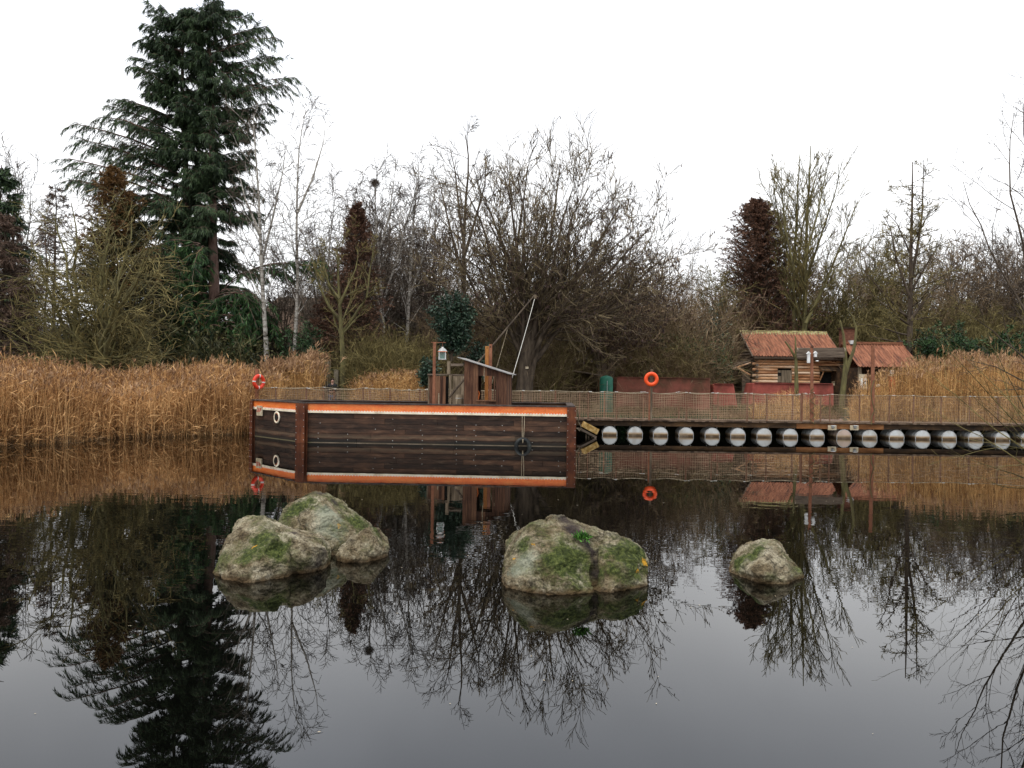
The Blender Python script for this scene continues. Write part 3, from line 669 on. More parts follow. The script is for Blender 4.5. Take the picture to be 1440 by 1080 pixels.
for a, b, L in sides:
    mb = MB(); x = 0.0
    while x < L:
        x1 = min(L, x + 2.6); face_box(mb, a, b, x + .002, x1 - .002, ZT - 0.275, ZT - 0.045, 0.045, 0.04); x = x1
    mb.build('stripe_board', M['orange_paint'], barge)
    mb = MB(); face_box(mb, a, b, 0, L, ZT - 0.34, ZT - 0.278, 0.055, 0.045); mb.build('white_trim', M['cream_paint'], barge)
    mb = MB(); d = (b - a).normalized(); n = Vector((-d.y, d.x, 0)); x = 0.08
    while x < L - .05:
        p = a + d * x - n * 0.0465; q = Vector((p.x, p.y, ZT - 0.262))
        mb.poly([q - d * .046 - Vector((0, 0, .018)), q + d * .046 - Vector((0, 0, .018)), q + d * .046 - Vector((0, 0, .012)), q - d * .046 - Vector((0, 0, .012))], [(0, 1, 2, 3)]); mb.poly([q - d * .026 - Vector((0, 0, .014)) , q + d * .026 - Vector((0, 0, .014)), q + Vector((0, 0, .018)), q - d * .02 - n * .006 - Vector((0, 0, .012)), q + d * .02 - n * .006 - Vector((0, 0, .012)), q - n * .006 + Vector((0, 0, .012))],
                [(0, 1, 4, 3), (1, 2, 5, 4), (2, 0, 3, 5), (3, 4, 5)]); x += 0.092
    mb.build('scalloped_edge', M['white_dot'], barge)
    # cap rail
    mb = MB(); face_box(mb, a, b, -0.06, L + 0.06, ZT - 0.04, ZT, 0.09, 0.24); mb.build('cap_rail', M['cap'], barge)
mb = MB(); 
for s0, s1 in ((0.0, 2.9), (5.2, (E - Dp).length)): face_box(mb, Dp, E, s0, s1, ZT - 0.04, ZT, 0.02, 0.2)
mb.build('cap_rail', M['cap'], barge)
# bolts
mb = MB(); x = 0.5
while x < LBC - .3:
    for dz in np.arange(0.12, 0.95, 0.17):
        p = B + ub * (x + (0.06 if random.random() < .5 else 0)) - nb_ * 0.012; q = Vector((p.x, p.y, dz + random.uniform(-.02, .02)))
        if random.random() < .6: MB().cyl(q, q - nb_ * 0.008, 0.011, 0.009, 6).build('bolt', M['white_dot'], barge)
    x += random.choice((0.62, 0.9, 1.1))
# steel posts (I-beam corners)
def ibeam(p, d, w_, t_, z0, z1):
    mb = MB(); n = Vector((-d.y, d.x, 0))
    for off in (0, -t_ * 0.86):
        c = p + n * off; mb.quadbox(c - d * w_ / 2, c + d * w_ / 2, z0, z1, t_ * 0.14)
    c = p - n * t_ * 0.72; mb.quadbox(c - d * 0.02, c + d * 0.02, z0, z1, t_ * 0.72)
    return mb
for p, d, w_, t_ in ((A - ub * .02, (B - A).normalized(), 0.2, 0.12), (B - nb_ * .05, (ub + (B - A).normalized()).normalized(), 0.36, 0.16), (C - ub * .02 - nb_ * .03, ub, 0.29, 0.16)):
    o = ibeam(p, d, w_, t_, -0.4, ZT - 0.042).build('steel_post', M['rust'], barge)
    mb = MB()
    for z in np.arange(0.1, 1.2, 0.21):
        for sgn in (-1, 1):
            q = p + d * sgn * (w_ / 2 - .03) - Vector((-d.y, d.x, 0)) * (t_ * 0.86 + .0)
            q.z = z; MB().cyl(q, q - Vector((-d.y, d.x, 0)) * 0.01, .008, .007, 6).build('bolt', M['white_dot'], o)
# waterline batten
mb = MB(); face_box(mb, B, C, 0.3, LBC - .3, -0.03, 0.012, 0.03, 0.03); mb.build('waterline_batten', M['greywood_h'], barge)
# porthole
q = pt(395, 586.8, 27.1); dA = (B - A).normalized(); nA = Vector((-dA.y, dA.x, 0))
s = (q - A).dot(dA); pc_ = A + dA * s - nA * 0.03; pc_.z = q.z
mb = MB(); mb.torus(pc_, nA, 0.175, 0.035, 32, 10, 0.9); ph = mb.build('porthole', M['cream_paint'], barge, smooth=True)
mb = MB(); mb.lathe(pc_ - nA * 0.012, [(0.165, 0), (0.165, 0.05), (0.13, 0.05)], 28, nA); mb.build('inner_ring', M['orange_paint'], ph)
mb = MB(); mb.lathe(pc_ - nA * 0.022, [(0.125, 0), (0.12, -0.006)], 28, nA); mb.build('pane', M['black'], ph)
# name board with red lettering
q = pt(370.4, 577.4, 28.0); s = (q - A).dot(dA); bc = A + dA * s - nA * 0.06; bc.z = q.z
rotA = Matrix((dA, nA, Vector((0, 0, 1)))).transposed()
mb = MB(); mb.box(bc, (0.40, 0.05, 0.35), rotA); sgn_ = mb.build('name_board', M['cream_panel'], barge, bevel=0.004)
def lettering(txt, size, p, xdir, ndir, mat, parent, name='lettering', shear=0.2, sx=1.0):
    cu = bpy.data.curves.new('t', 'FONT'); cu.body = txt; cu.size = size; cu.extrude = 0.003; cu.align_x = 'CENTER'; cu.align_y = 'CENTER'; cu.shear = shear
    to = bpy.data.objects.new('t', cu); COL.objects.link(to)
    dg = bpy.context.evaluated_depsgraph_get(); me = bpy.data.meshes.new_from_object(to.evaluated_get(dg))
    bpy.data.objects.remove(to)
    z = Vector((0, 0, 1)); R = Matrix((xdir * sx, z, -ndir)).transposed()
    for v in me.vertices: v.co = R @ v.co + p - ORG[parent.name]
    me.materials.clear()
    return link_mesh(name, me, mat, parent)
lettering("DUP", 0.20, bc - nA * 0.03 - dA * 0.02 + Vector((0, 0, .02)), dA, nA, M['red_plain'], sgn_, shear=0.35, sx=0.8)

# tyre fender and its ropes
tc_ = pt(735, 628.5, 25.0)
tc_ = B + ub * ((tc_ - B).dot(ub)) - nb_ * 0.19; tc_.z = 0.02
ty = thing('tyre', (tc_.x, tc_.y, 0), 'black tyre hung by two ropes against the barge side at the waterline', 'tyre')
mb = MB(); mb.torus(tc_, nb_, 0.205, 0.068, 36, 12, 1.0); mb.build('tyre_body', M['rubber'], ty, smooth=True)
for dx in (-.035, .035):
    mb = MB(); top = tc_ + ub * dx * 1.0; top.z = ZT - .33; mb.tube([top + nb_ * .11, top + nb_ * 0.08 - Vector((0, 0, .3)), Vector((tc_.x + dx * .6, tc_.y, 0.26)) - nb_ * .0], 0.009, 6)
    mb.tube([Vector((tc_.x + dx * .6, tc_.y, 0.26)), tc_ - nb_ * 0.075 + Vector((dx * .3, 0, .2)), tc_ - nb_ * 0.06 + Vector((0, 0, .1))], 0.012, 6)
    mb.build('rope', M['rope'], ty)

# wooden hut on the barge deck
ZD = 0.92
hp0 = pt(652.5, 560, 26.2); hp1 = pt(712, 560, 26.0)
h0 = Vector((hp0.x, hp0.y, 0)); h1 = Vector((hp1.x, hp1.y, 0)); uh = (h1 - h0).normalized(); nh = Vector((-uh.y, uh.x, 0)); HW = (h1 - h0).length; HD = 1.25
zl = pt(652, 506.5, 26.2).z; zr = pt(712, 525.5, 26.0).z
hut = thing('deck_hut', (h0.x, h0.y, ZD), 'narrow brown plank hut with a sloping single-pitch roof on the barge', 'hut')
def roofz(s): return zl + (zr - zl) * s / HW
def plankwall(mb, a, d, L, zlo, zhi_f, holes=(), t=0.035, bw=0.155):
    x = 0
    while x < L - .01:
        x1 = min(L, x + bw * random.uniform(.8, 1.15)); o = random.uniform(0, .008); n = Vector((-d.y, d.x, 0))
        segs = [(zlo, None)]
        for (ha, hb, z0, z1) in holes:
            if x1 > ha + .01 and x < hb - .01: segs = [(zlo, z0), (z1, None)]
        for s0, s1 in segs:
            p = a + d * (x + .002) - n * o; q = a + d * (x1 - .002) - n * o
            t0 = s1 if s1 is not None else zhi_f(x); t1 = s1 if s1 is not None else zhi_f(x1)
            vs = [p, q, q + n * t, p + n * t]
            V = [Vector((v.x, v.y, s0)) for v in vs] + [Vector((vs[0].x, vs[0].y, t0)), Vector((vs[1].x, vs[1].y, t1)), Vector((vs[2].x, vs[2].y, t1)), Vector((vs[3].x, vs[3].y, t0))]
            mb.poly(V, [(0, 3, 2, 1), (4, 5, 6, 7), (0, 1, 5, 4), (1, 2, 6, 5), (2, 3, 7, 6), (3, 0, 4, 7)])
        x = x1
wz0 = pt(680, 562.5, 26.1).z; wz1 = pt(680, 528.5, 26.1).z
wa_, wb_ = HW * 0.32, HW * 0.72
mb = MB(); plankwall(mb, h0, uh, HW, ZD, lambda s: roofz(s), [(wa_, wb_, wz0, wz1)]); mb.build('front_wall', M['hutwood'], hut)
mb = MB(); plankwall(mb, h1 + nh * .0, nh, HD, ZD, lambda s: zr); mb.build('side_wall', M['hutwood'], hut)
mb = MB(); plankwall(mb, h0 + nh * HD, -nh, HD, ZD, lambda s: zl - .02); mb.build('side_wall', M['hutwood'], hut)
mb = MB(); plankwall(mb, h0 + nh * HD, uh, HW, ZD, lambda s: roofz(s), [(wa_ - .02, HW - .04, wz0 - .3, wz1 + .08)]); mb.build('back_wall', M['hutwood'], hut)
mb = MB(); a = h0 - uh * .22; b = h1 + uh * .14; za, zb = roofz(-.22) + .012, roofz(HW + .14) + .012
n1 = -nh * .12; n2 = nh * (HD + .12)
V = []
for z_ in (0, .022): V += [Vector((a.x, a.y, za + z_)) + n1, Vector((b.x, b.y, zb + z_)) + n1, Vector((b.x, b.y, zb + z_)) + n2, Vector((a.x, a.y, za + z_)) + n2]
mb.poly(V, [(0, 3, 2, 1), (4, 5, 6, 7), (0, 1, 5, 4), (1, 2, 6, 5), (2, 3, 7, 6), (3, 0, 4, 7)]); mb.build('roof', M['alu'], hut)
wf = MB()
for x in (wa_, wb_): wf.quadbox(h0 + uh * (x - .02) - nh * .03, h0 + uh * (x + .02) - nh * .03, wz0, wz1, .03)
wf.quadbox(h0 + uh * (wa_ - .05) - nh * .05, h0 + uh * (wb_ + .05) - nh * .05, wz0 - .04, wz0, .06)
wf.build('window_frame', M['hutwood'], hut)
rp = MB(); c0 = h0 + uh * (HW * .48) - nh * .035; rp.tube([Vector((c0.x, c0.y, wz1 + .28)), Vector((c0.x - .01, c0.y, wz1 + .02)), Vector((c0.x + .005, c0.y, wz1 - .2))], .010, 6); rp.build('cord', M['rope'], hut)
c0 = h0 + uh * (wa_ + .02) + nh * .1
tag(MB().box((c0.x, c0.y, wz0 + .09), (.03, .03, .3), Matrix.Rotation(.15, 3, 'Y')).cyl((c0.x, c0.y, wz0 + .24), (c0.x - .01, c0.y, wz0 + .3), .018, .014, 8).build('fire_poker', M['orange_plain'], None, (c0.x, c0.y, wz0)), 'small orange rod leaning inside the hut window', 'rod')

def post(name, px, pyb, pyt, D, wpx, mat, label, cat, group=None, zb=None, round_=False, taper=1.0):
    b = pt(px, pyb, D); t = pt(px, pyt, D); z0 = b.z if zb is None else zb; wd = wpx * D / 1120
    mb = MB()
    if round_: mb.cyl((b.x, b.y, z0), (t.x, t.y, t.z), wd / 2, wd / 2 * taper, 10, wob=.06)
    else:
        mb.box((b.x, b.y, (z0 + t.z) / 2), (wd, wd * .8, t.z - z0))
    o = mb.build(name, mat, None, (b.x, b.y, z0), bevel=0.006)
    return tag(o, label, cat, group)

# lantern post + lantern
lp = pt(610, 567, 26.6); lt = pt(610.5, 482, 26.6)
lpo = thing('lantern_post', (lp.x, lp.y, ZD), 'slim rusty post with a short top arm holding the lantern, left of the hut', 'post')
MB().box((lp.x, lp.y, (ZD + lt.z) / 2), (.095, .07, lt.z - ZD)).build('post', M['rust_light'], lpo, bevel=.004)
MB().box((lp.x + .13, lp.y, lt.z + .012), (.5, .03, .022)).build('arm', M['rust_light'], lpo)
lc = pt(620.5, 498, 26.6); lc.x = lp.x + .27
lan = thing('lantern', (lc.x, lc.y, lc.z - .19), 'white and green glass lantern hanging from the rusty post arm', 'lantern')
MB().box((lc.x, lc.y, lc.z - .17), (.25, .25, .03)).build('base', M['galv'], lan); MB().box((lc.x, lc.y, lc.z + .07), (.23, .23, .02)).build('top_plate', M['galv'], lan)
mb = MB()
for sx in (-1, 1):
    for sy in (-1, 1): MB().box((lc.x + sx * .105, lc.y + sy * .105, lc.z - .05), (.018, .018, .23)).build('frame_bar', M['white_metal'], lan)
MB().box((lc.x, lc.y, lc.z - .05), (.19, .19, .22)).build('glass', M['glass'], lan)
MB().lathe((lc.x, lc.y, lc.z - .15), [(.05, 0), (.05, .08), (.03, .1), (.03, .14)], 12).build('burner', M['green_tank'], lan)
MB().lathe((lc.x, lc.y, lc.z + .08), [(.16, 0), (.15, .03), (.09, .10), (.04, .13), (.04, .16)], 16).build('lid', M['galv'], lan, smooth=True)
MB().torus((lc.x, lc.y, lc.z + .08), (0, 0, 1), .15, .012, 20, 6).build('rim', M['orange_plain'], lan)
MB().tube([(lc.x, lc.y, lc.z + .23), (lc.x, lc.y, lt.z + .01)], .006).build('hook', M['rust_light'], lan)

# twin upright beams behind the hut
o1 = pt(685, 487, 28.4); o2 = pt(689.5, 484, 28.4)
bm_ = thing('upright_beams', (o1.x, o1.y, ZD), 'two ochre upright beams bolted together behind the hut', 'mast')
MB().box((o1.x, o1.y, (ZD + o1.z) / 2), (.125, .12, o1.z - ZD)).build('short_beam', M['ochre_beam'], bm_, bevel=.005)
MB().box((o2.x + .015, o2.y, (ZD + o2.z) / 2), (.11, .12, o2.z - ZD)).build('tall_beam', M['rust_light'], bm_, bevel=.005)
MB().cyl((o1.x, o1.y - .065, o1.z - .06), (o1.x, o1.y - .058, o1.z - .06), .02).cyl((o2.x + .01, o2.y - .065, o2.z - .1), (o2.x + .01, o2.y - .058, o2.z - .1), .02).build('bolt', M['black'], bm_)
# derrick boom, pulley and two ropes
b0 = Vector((o1.x - .05, o1.y - .1, 1.15)); b0b = pt(664, 520, 28.6); b1 = pt(752, 415, 29.6)
boom = thing('derrick_boom', tuple(b0), 'long thin wooden boom slanting up to the right from behind the hut', 'boom')
dirb = (b1 - b0b); bs = b0b - dirb * 0.35
MB().cyl(bs, b1, .042, .026, 10, wob=.03).build('spar', M['bark_dark'], boom)
MB().box(b1 + Vector((.02, 0, -.06)), (.1, .08, .15)).build('pulley_block', M['greywood'], boom, bevel=.01)
def rope(p, q, sag, r, mat, label, name='rope'):
    pts = [p.lerp(q, k / 10) - Vector((0, 0, sag * 4 * (k / 10) * (1 - k / 10))) for k in range(11)]
    o = MB().tube(pts, r, 6).build(name, mat, None, tuple(q)); return tag(o, label, 'rope')
rope(b1 + Vector((.0, 0, -.12)), pt(717.5, 540, 27.2), .05, .010, M['rope_white'], 'white rope running down from the boom tip past the right side of the hut')
rope(bs.lerp(b1, .68), pt(691, 541, 28.7), .03, .008, M['rope'], 'thinner pale rope dropping from the middle of the boom behind the hut')

# barrel beside the hut
bp = pt(646, 566, 26.9); bp.z = ZD
bar = thing('barrel', tuple(bp), 'weathered grey wooden barrel standing left of the hut', 'barrel')
zt = pt(646, 555, 26.9).z; hb = zt - ZD
MB().lathe(bp, [(.115, 0), (.135, hb * .3), (.14, hb * .5), (.135, hb * .7), (.115, hb)], 18).build('staves', M['greywood'], bar, smooth=True)
for k in (.15, .82): MB().torus(bp + Vector((0, 0, hb * k)), (0, 0, 1), .128, .008, 20, 6).build('hoop', M['galv'], bar)
# grey shed behind: weathered boards
sx0 = pt(603, 560, 29.1); sx1 = pt(633, 560, 28.7); sx2 = pt(653, 560, 28.7); ZS = 0.92
shed = thing('plank_screen', (sx1.x, sx1.y, ZS), 'weathered grey open-fronted shelter with flat roof, left of the hut', 'shelter')
zr_ = pt(620, 527.5, 28.8).z
a = Vector((sx0.x, sx0.y, 0)); b = Vector((sx1.x, sx1.y, 0)); c = Vector((sx2.x + .05, sx2.y, 0))
mb = MB(); plankwall(mb, a, (b - a).normalized(), (b - a).length * .78, ZS, lambda s: zr_ - .03, bw=.12); mb.build('dark_wall', M['hutwood'], shed)
mb = MB(); plankwall(mb, b + Vector((.08, 0, 0)), (c - b).normalized(), (c - b).length, ZS, lambda s: zr_ - .03, bw=.14); mb.build('light_wall', M['greywood'], shed)
MB().box((b.x, b.y - .03, (ZS + zr_) / 2), (.09, .09, zr_ - ZS)).build('post', M['greywood'], shed)
MB().box((a.x, a.y + .02, (ZS + zr_) / 2), (.07, .07, zr_ - ZS)).build('post', M['greywood'], shed)
MB().box(((a.x + c.x) / 2 + .05, a.y + .45, zr_ + .02), (c.x - a.x + .2, 1.2, .05)).build('roof', M['greywood_h'], shed)
zu = pt(640, 513, 28.8).z
MB().box((b.x - .08, b.y + .2, (zr_ + zu) / 2 + .08), (.12, .1, zu - zr_ + .1)).build('upper_post', M['greywood'], shed)
MB().box((b.x + .22, b.y + .2, zu), (.45, .2, .09)).build('shelf_board', M['greywood_h'], shed)
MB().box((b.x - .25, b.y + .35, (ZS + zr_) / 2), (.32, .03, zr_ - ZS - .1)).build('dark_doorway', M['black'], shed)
post('mooring_stake', 617, 566, 553, 26.9, 1.6, M['rope'], 'thin pale stake at the end of the rear rail left of the shelter', 'stake', zb=ZD)
# mooring rope at the barge's right corner
rp_ = [pt(811, 575, 26.8), pt(814, 584, 27.4), pt(813, 593, 28), pt(817, 600, 28.6), pt(815, 606, 28.8), pt(811, 602, 28.4)]
tag(MB().tube(rp_, .018, 6).build('mooring_rope', M['rope'], None, tuple(rp_[0])), 'grey knotted rope hanging at the right corner of the barge', 'rope')

# ------------------------------------------------------------------ floating boardwalk
ZDK = 0.62
xl, xr = -10.9, 23.0
bw = thing('boardwalk', (0, DB, 0), 'long floating plank walkway carried on white drums behind the barge', 'boardwalk')
mb = MB(); x = xl
while x < xr:
    mb.box((x + .07, DB + 1.0, ZDK - .02 + random.uniform(-.003, .003)), (.134, 2.12, .04)); x += .14
mb.build('deck_boards', M['deckwood'], bw)
xa, xb_ = pt(1120, 600, DB).x, pt(1243, 600, DB).x
mb = MB()
x = xl
while x < xa:
    x1 = min(x + 3.2, xa); mb.box(((x + x1) / 2, DB + .06, ZDK - .145), (x1 - x - .01, .09, .19)); x = x1
x = xb_
while x < xr:
    x1 = min(x + 3.2, xr); mb.box(((x + x1) / 2, DB + .06, ZDK - .145), (x1 - x - .01, .09, .19)); x = x1
mb.box(((xl + xr) / 2, DB + 1.95, ZDK - .14), (xr - xl, .09, .18))
mb.build('edge_beam', M['beam'], bw)
MB().box(((xa + xb_) / 2, DB + .05, ZDK - .155), (xb_ - xa - .01, .09, .20)).build('new_edge_beam', M['beam_new'], bw)
mb = MB(); x = xl
while x < xr: mb.box((x + .05, DB + 1.0, ZDK - .14), (.09, 1.75, .17)); x += 0.515
mb.build('joists', M['beam'], bw)
MB().box(((xl + xr) / 2, DB - .02, ZDK + .012), (xr - xl, .04, .035)).build('kick_rail', M['deckwood'], bw)
mb = MB(); mb.box(((pt(820, 0, DB).x + xr) / 2, DB + 1.75, .08), (xr - pt(820, 0, DB).x, .06, .5)); mb.build('rear_skirt', M['beam'], bw)
# junction boxes on the beam
for k, px in enumerate((1170, 1201)):
    p = pt(px, 601.5, DB)
    t = thing('wall_light', (p.x, DB - .01, p.z - .1), ('pale square bulkhead lamp on the walkway edge, left one of the two', 'pale square bulkhead lamp on the walkway edge, right one of the two')[k], 'lamp', 'two lamps on the walkway edge')
    MB().box((p.x, DB - .015, p.z), (.33, .05, .19)).build('plate', M['cream_panel'], t, bevel=.006)
    MB().lathe((p.x + .01, DB - .04, p.z + .035), [(.06, 0), (.06, .05), (.03, .08)], 14, (0, -1, 0)).build('lamp_head', M['galv'], t, smooth=True)
    MB().box((p.x + .01, DB - .09, p.z + .09), (.15, .12, .02)).build('hood', M['white_metal'], t)
# drums
def drum_mesh():
    mb = MB(); r = .292
    prof = [(r - .02, 0), (r, .0), (r, .03), (r - .012, .045), (r - .012, .27), (r + .002, .285), (r - .012, .30), (r - .012, .57), (r + .002, .585), (r - .012, .6), (r - .012, .85), (r, .87), (r, .9)]
    mb.lathe((0, 0, 0), prof, 40, (0, 1, 0))
    o = mb.build('drum_shell', M['drum'], None, (0, 0, 0), smooth=False); return o
# proto parts
def mk(mb, mat, smooth=False):
    o = mb.build('tmp', mat, None, (0, 0, 0), smooth=smooth); me = o.data; bpy.data.objects.remove(o); return me
r = .292
me_shell = mk(MB().lathe((0, 0, 0), [(r, .0), (r, .03), (r - .012, .045), (r - .012, .27), (r + .002, .285), (r - .012, .30), (r - .012, .57), (r + .002, .585), (r - .012, .6), (r - .012, .85), (r, .87), (r, .9)], 40, (0, 1, 0)), M['drum'])
me_lid = mk(MB().lathe((0, 0, 0), [(r - .022, .02), (r - .022, -.006), (r - .035, -.010), (.02, -.014)], 40, (0, 1, 0)), M['drum'])
me_rim = mk(MB().torus((0, -.004, 0), (0, 1, 0), r - .008, .011, 40, 6), M['galv'], True)
me_lidp = me_lid.copy(); me_lidp.materials.clear(); me_lidp.materials.append(M['drum_pink'])
me_shp = me_shell.copy(); me_shp.materials.clear(); me_shp.materials.append(M['drum_pink'])
me_strap = mk(MB().box((-.2, .12, .32), (.02, .05, .1)).box((.0, .12, .36), (.42, .05, .012)).box((.2, .12, .32), (.02, .05, .1)), M['galv'])
dpx = [857.5, 893.5, 929, 965, 1002, 1038, 1075, 1112, 1149.5, 1187, 1223.5, 1261, 1298, 1335.5, 1373, 1410.5, 1447]
ordn = ['first', 'second', 'third', 'fourth', 'fifth', 'sixth', 'seventh', 'eighth', 'ninth', 'tenth', 'eleventh', 'twelfth', 'thirteenth', 'fourteenth', 'fifteenth', 'sixteenth', 'seventeenth']
for k, px in enumerate(dpx):
    p = wpt(px, 610.5 + .0131 * (px - 720)); x = pt(px, 610, DB).x
    if k == 0: lab = 'white float drum nearest the barge, beside a green weed clump'
    elif k == 9: lab = 'beige tinted float drum between the two edge lamps'
    elif k == 16: lab = 'white float drum cut by the right edge of the picture'
    else: lab = f'white float drum, {ordn[k]} from the barge end of the walkway'
    t = thing('float_drum', (x, DB + .02 + random.uniform(-.02, .02), .062 + random.uniform(-.006, .008)), lab, 'drum', 'white drums floating under the walkway')
    t.rotation_euler = (0, random.uniform(0, 6.28) * 0, random.uniform(-.03, .03) - .02)
    for nm, me in (('shell', me_shp if k == 9 else me_shell), ('lid', me_lidp if k == 9 else me_lid), ('rim', me_rim), ('strap', me_strap)):
        o = bpy.data.objects.new(nm, me); COL.objects.link(o); o.parent = t
# tilted yellow float block at the end of the walkway
fc = pt(830.5, 602.5, 29.7)
fb = thing('float_block', (fc.x, fc.y, 0), 'tilted yellow foam block on broken grey slats at the water, right of the barge', 'float')
Rt = Matrix.Rotation(math.radians(27), 3, 'Y') @ Matrix.Rotation(math.radians(10), 3, 'Z')
MB().box(fc + Vector((-.02, 0, .02)), (.60, .4, .22), Rt).build('foam_block', M['foam'], fb, bevel=.015)
mb = MB()
for k in range(3): mb.box(fc + Rt @ Vector((-.02 - .02 * k, -.12 + .13 * k, -.19 - .015 * k)), (.66, .1, .08), Rt)
mb.build('slats', M['greywood_h'], fb)
mb = MB()
for dx in (-.16, -.06, .06): mb.box((fc.x + dx, fc.y + .05, fc.z / 2 - .25), (.05, .06, fc.z + .1))
mb.build('props', M['greywood'], fb)

# ------------------------------------------------------------------ net fences
ZF = 1.72
def sag(x, xs):
    k = np.searchsorted(xs, x); k = np.clip(k, 1, len(xs) - 1); t = (x - xs[k - 1]) / (xs[k] - xs[k - 1]); return t, k
def net_fence(label, xs, y, z0, ztop, cell, mat_post, seedv, thick=.011, pw=.055, sagv=.06):
    rg = np.random.default_rng(seedv); xs = np.array(xs)
    fe = thing('net_fence', ((xs[0] + xs[-1]) / 2, y, z0), label, 'fence', 'rope net fences along the walkway')
    tops = ztop + rg.normal(0, .015, len(xs))
    for x, zt in zip(xs, tops):
        MB().box((x, y + .02, (z0 + zt) / 2), (pw, pw, zt - z0 + .02)).build('fence_post', mat_post, fe)
    sg = rg.uniform(.3, 1.2, len(xs)) * sagv
    def top(x):
        t, k = sag(x, xs); return tops[k - 1] * (1 - t) + tops[k] * t - sg[k] * 4 * t * (1 - t)
    mb = MB(); X = np.arange(xs[0], xs[-1], .12); Zt = top(X)
    pts = [Vector((a, y - .03, b)) for a, b in zip(X, Zt)]
    mb.tube(pts, .010, 5); mb.build('top_rope', M['rope'], fe)
    nb = NB(); Vs = []; 
    def bar(P0, P1, wv):
        # thin 4-sided bars
        n = len(P0); d = norm(P1 - P0); a, b = frames(d)
        c = [P + s1 * a * wv + s2 * b * wv for P in (P0, P1) for s1, s2 in ((1, 0), (0, 1), (-1, 0), (0, -1))]
        V = np.stack(c, 1).reshape(-1, 3)
        i0 = np.arange(n)[:, None] * 8
        Q = np.concatenate([i0 + np.array([[j, (j + 1) % 4, 4 + (j + 1) % 4, 4 + j]]) for j in range(4)])
        nb.add(V, Q)
    xv = np.arange(xs[0] + cell / 2, xs[-1], cell) + rg.normal(0, .004, len(np.arange(xs[0] + cell / 2, xs[-1], cell)))
    zt = top(xv); seg = 4
    lean = rg.normal(0, .006, len(xv))
    for s in range(seg):
        f0, f1 = s / seg, (s + 1) / seg
        w0 = np.sin(xv * 1.7 + f0 * 3) * .012; w1 = np.sin(xv * 1.7 + f1 * 3) * .012
        P0 = np.stack([xv + w0, np.full_like(xv, y - .02) , z0 + (zt - z0) * f0], 1); P1 = np.stack([xv + w1, np.full_like(xv, y - .02), z0 + (zt - z0) * f1], 1)
        bar(P0, P1, thick * .5)
    nr = int((ztop - z0) / cell)
    Xh = np.arange(xs[0], xs[-1], .25); 
    for r_ in range(1, nr + 1):
        f = r_ / (nr + .4); Zh = z0 + (top(Xh) - z0) * f + np.sin(Xh * 2.1 + r_) * .004
        P = np.stack([Xh, np.full_like(Xh, y - .025), Zh], 1); bar(P[:-1], P[1:], thick * .5)
    nb.build('net', M['net'], fe)
    # pale ties on the top rope near each post
    mb = MB()
    for x, zt_ in zip(xs, tops):
        for q in range(rg.integers(1, 3)):
            dx = rg.uniform(-.16, .16); MB().box((x + dx, y - .045, top(np.array([x + dx]))[0] + .005), (rg.uniform(.05, .13), .02, .025)).build('rope_tie', M['rope_white'], fe)
    return fe
fx = [pt(p, 570, DB).x for p in (357, 387, 430, 469, 510, 548, 590, 632, 690, 735, 781, 827.5, 867.5, 915, 966, 1001.5, 1051, 1079, 1127)]
net_fence('sagging rope net fence with rusty posts on the walkway, left of the tall rusty mast', fx, DB + .03, ZDK, ZF, .073, M['postfence'], 2, thick=.0105)
fx = [pt(p, 570, DB).x for p in (1129, 1155, 1168, 1210, 1252, 1286, 1325, 1365, 1405, 1445, 1490)]
net_fence('finer rope net fence in front of the tall reeds at right', fx, DB + .06, ZDK, ZF, .06, M['postfence'], 3, thick=.0085, pw=.045, sagv=.02)
fx = [pt(p, 570, DB + 2).x for p in (357, 400, 455, 520, 575, 600, 700, 760, 815, 850, 905, 955, 1010, 1060, 1115, 1140)]
net_fence('rear rope net fence on the far edge of the walkway', fx, DB + 2.0, ZDK, ZF - .02, .11, M['postfence'], 4, thick=.008, pw=.05)

# ------------------------------------------------------------------ life rings and their posts
post('ring_post', 915.5, 588, 519, DB + .0 - .06, 3.0, M['greywood'], 'grey wooden post carrying the orange life ring on the walkway', 'post', zb=ZDK)
post('fence_prop', 913, 588, 548, DB - .05, 2.4, M['rust_light'], 'leaning reddish stake beside the life ring post', 'stake', zb=ZDK)
def life_ring(c, ax, mat, label, R=.205, r_=.073):
    t = thing('life_ring', tuple(c), label, 'life ring')
    MB().torus(c, ax, R, r_, 48, 14, .8).build('ring', mat, t, smooth=True)
    axn = Vector(ax).normalized(); a = axn.orthogonal().normalized(); b = axn.cross(a)
    for k in range(4):
        th = math.pi / 4 + k * math.pi / 2; rad = a * math.cos(th) + b * math.sin(th); tan = -a * math.sin(th) + b * math.cos(th)
        mb = MB(); cc = c + rad * R; vs = []; n = 14
        for s in (-.022, .022):
            for j in range(n):
                u = 2 * math.pi * j / n; vs.append(cc + tan * s + rad * ((r_ + .003) * math.cos(u)) + axn * ((r_ + .003) * .8 * math.sin(u)))
        mb.poly(vs, [(j, (j + 1) % n, n + (j + 1) % n, n + j) for j in range(n)]).build('reflective_band', M['band'] if mat is not M['lifering'] else mat, t, smooth=True)
    return t
life_ring(pt(916, 533.3, DB - .22), (0.02, 1, 0), M['lifering'], 'bright orange life ring on the grey post above the net fence', .212, .072)
post('ring_post', 361, 563, 519, 30.3, 4.6, M['rust_light'], 'short rusty post holding the red life ring at the left end of the barge', 'post', zb=.3)
life_ring(pt(364, 537, 30.15), (0.9, -.55, 0), M['lifering_red'], 'red life ring with pale bands seen edge-on at the left end of the barge', .222, .072)

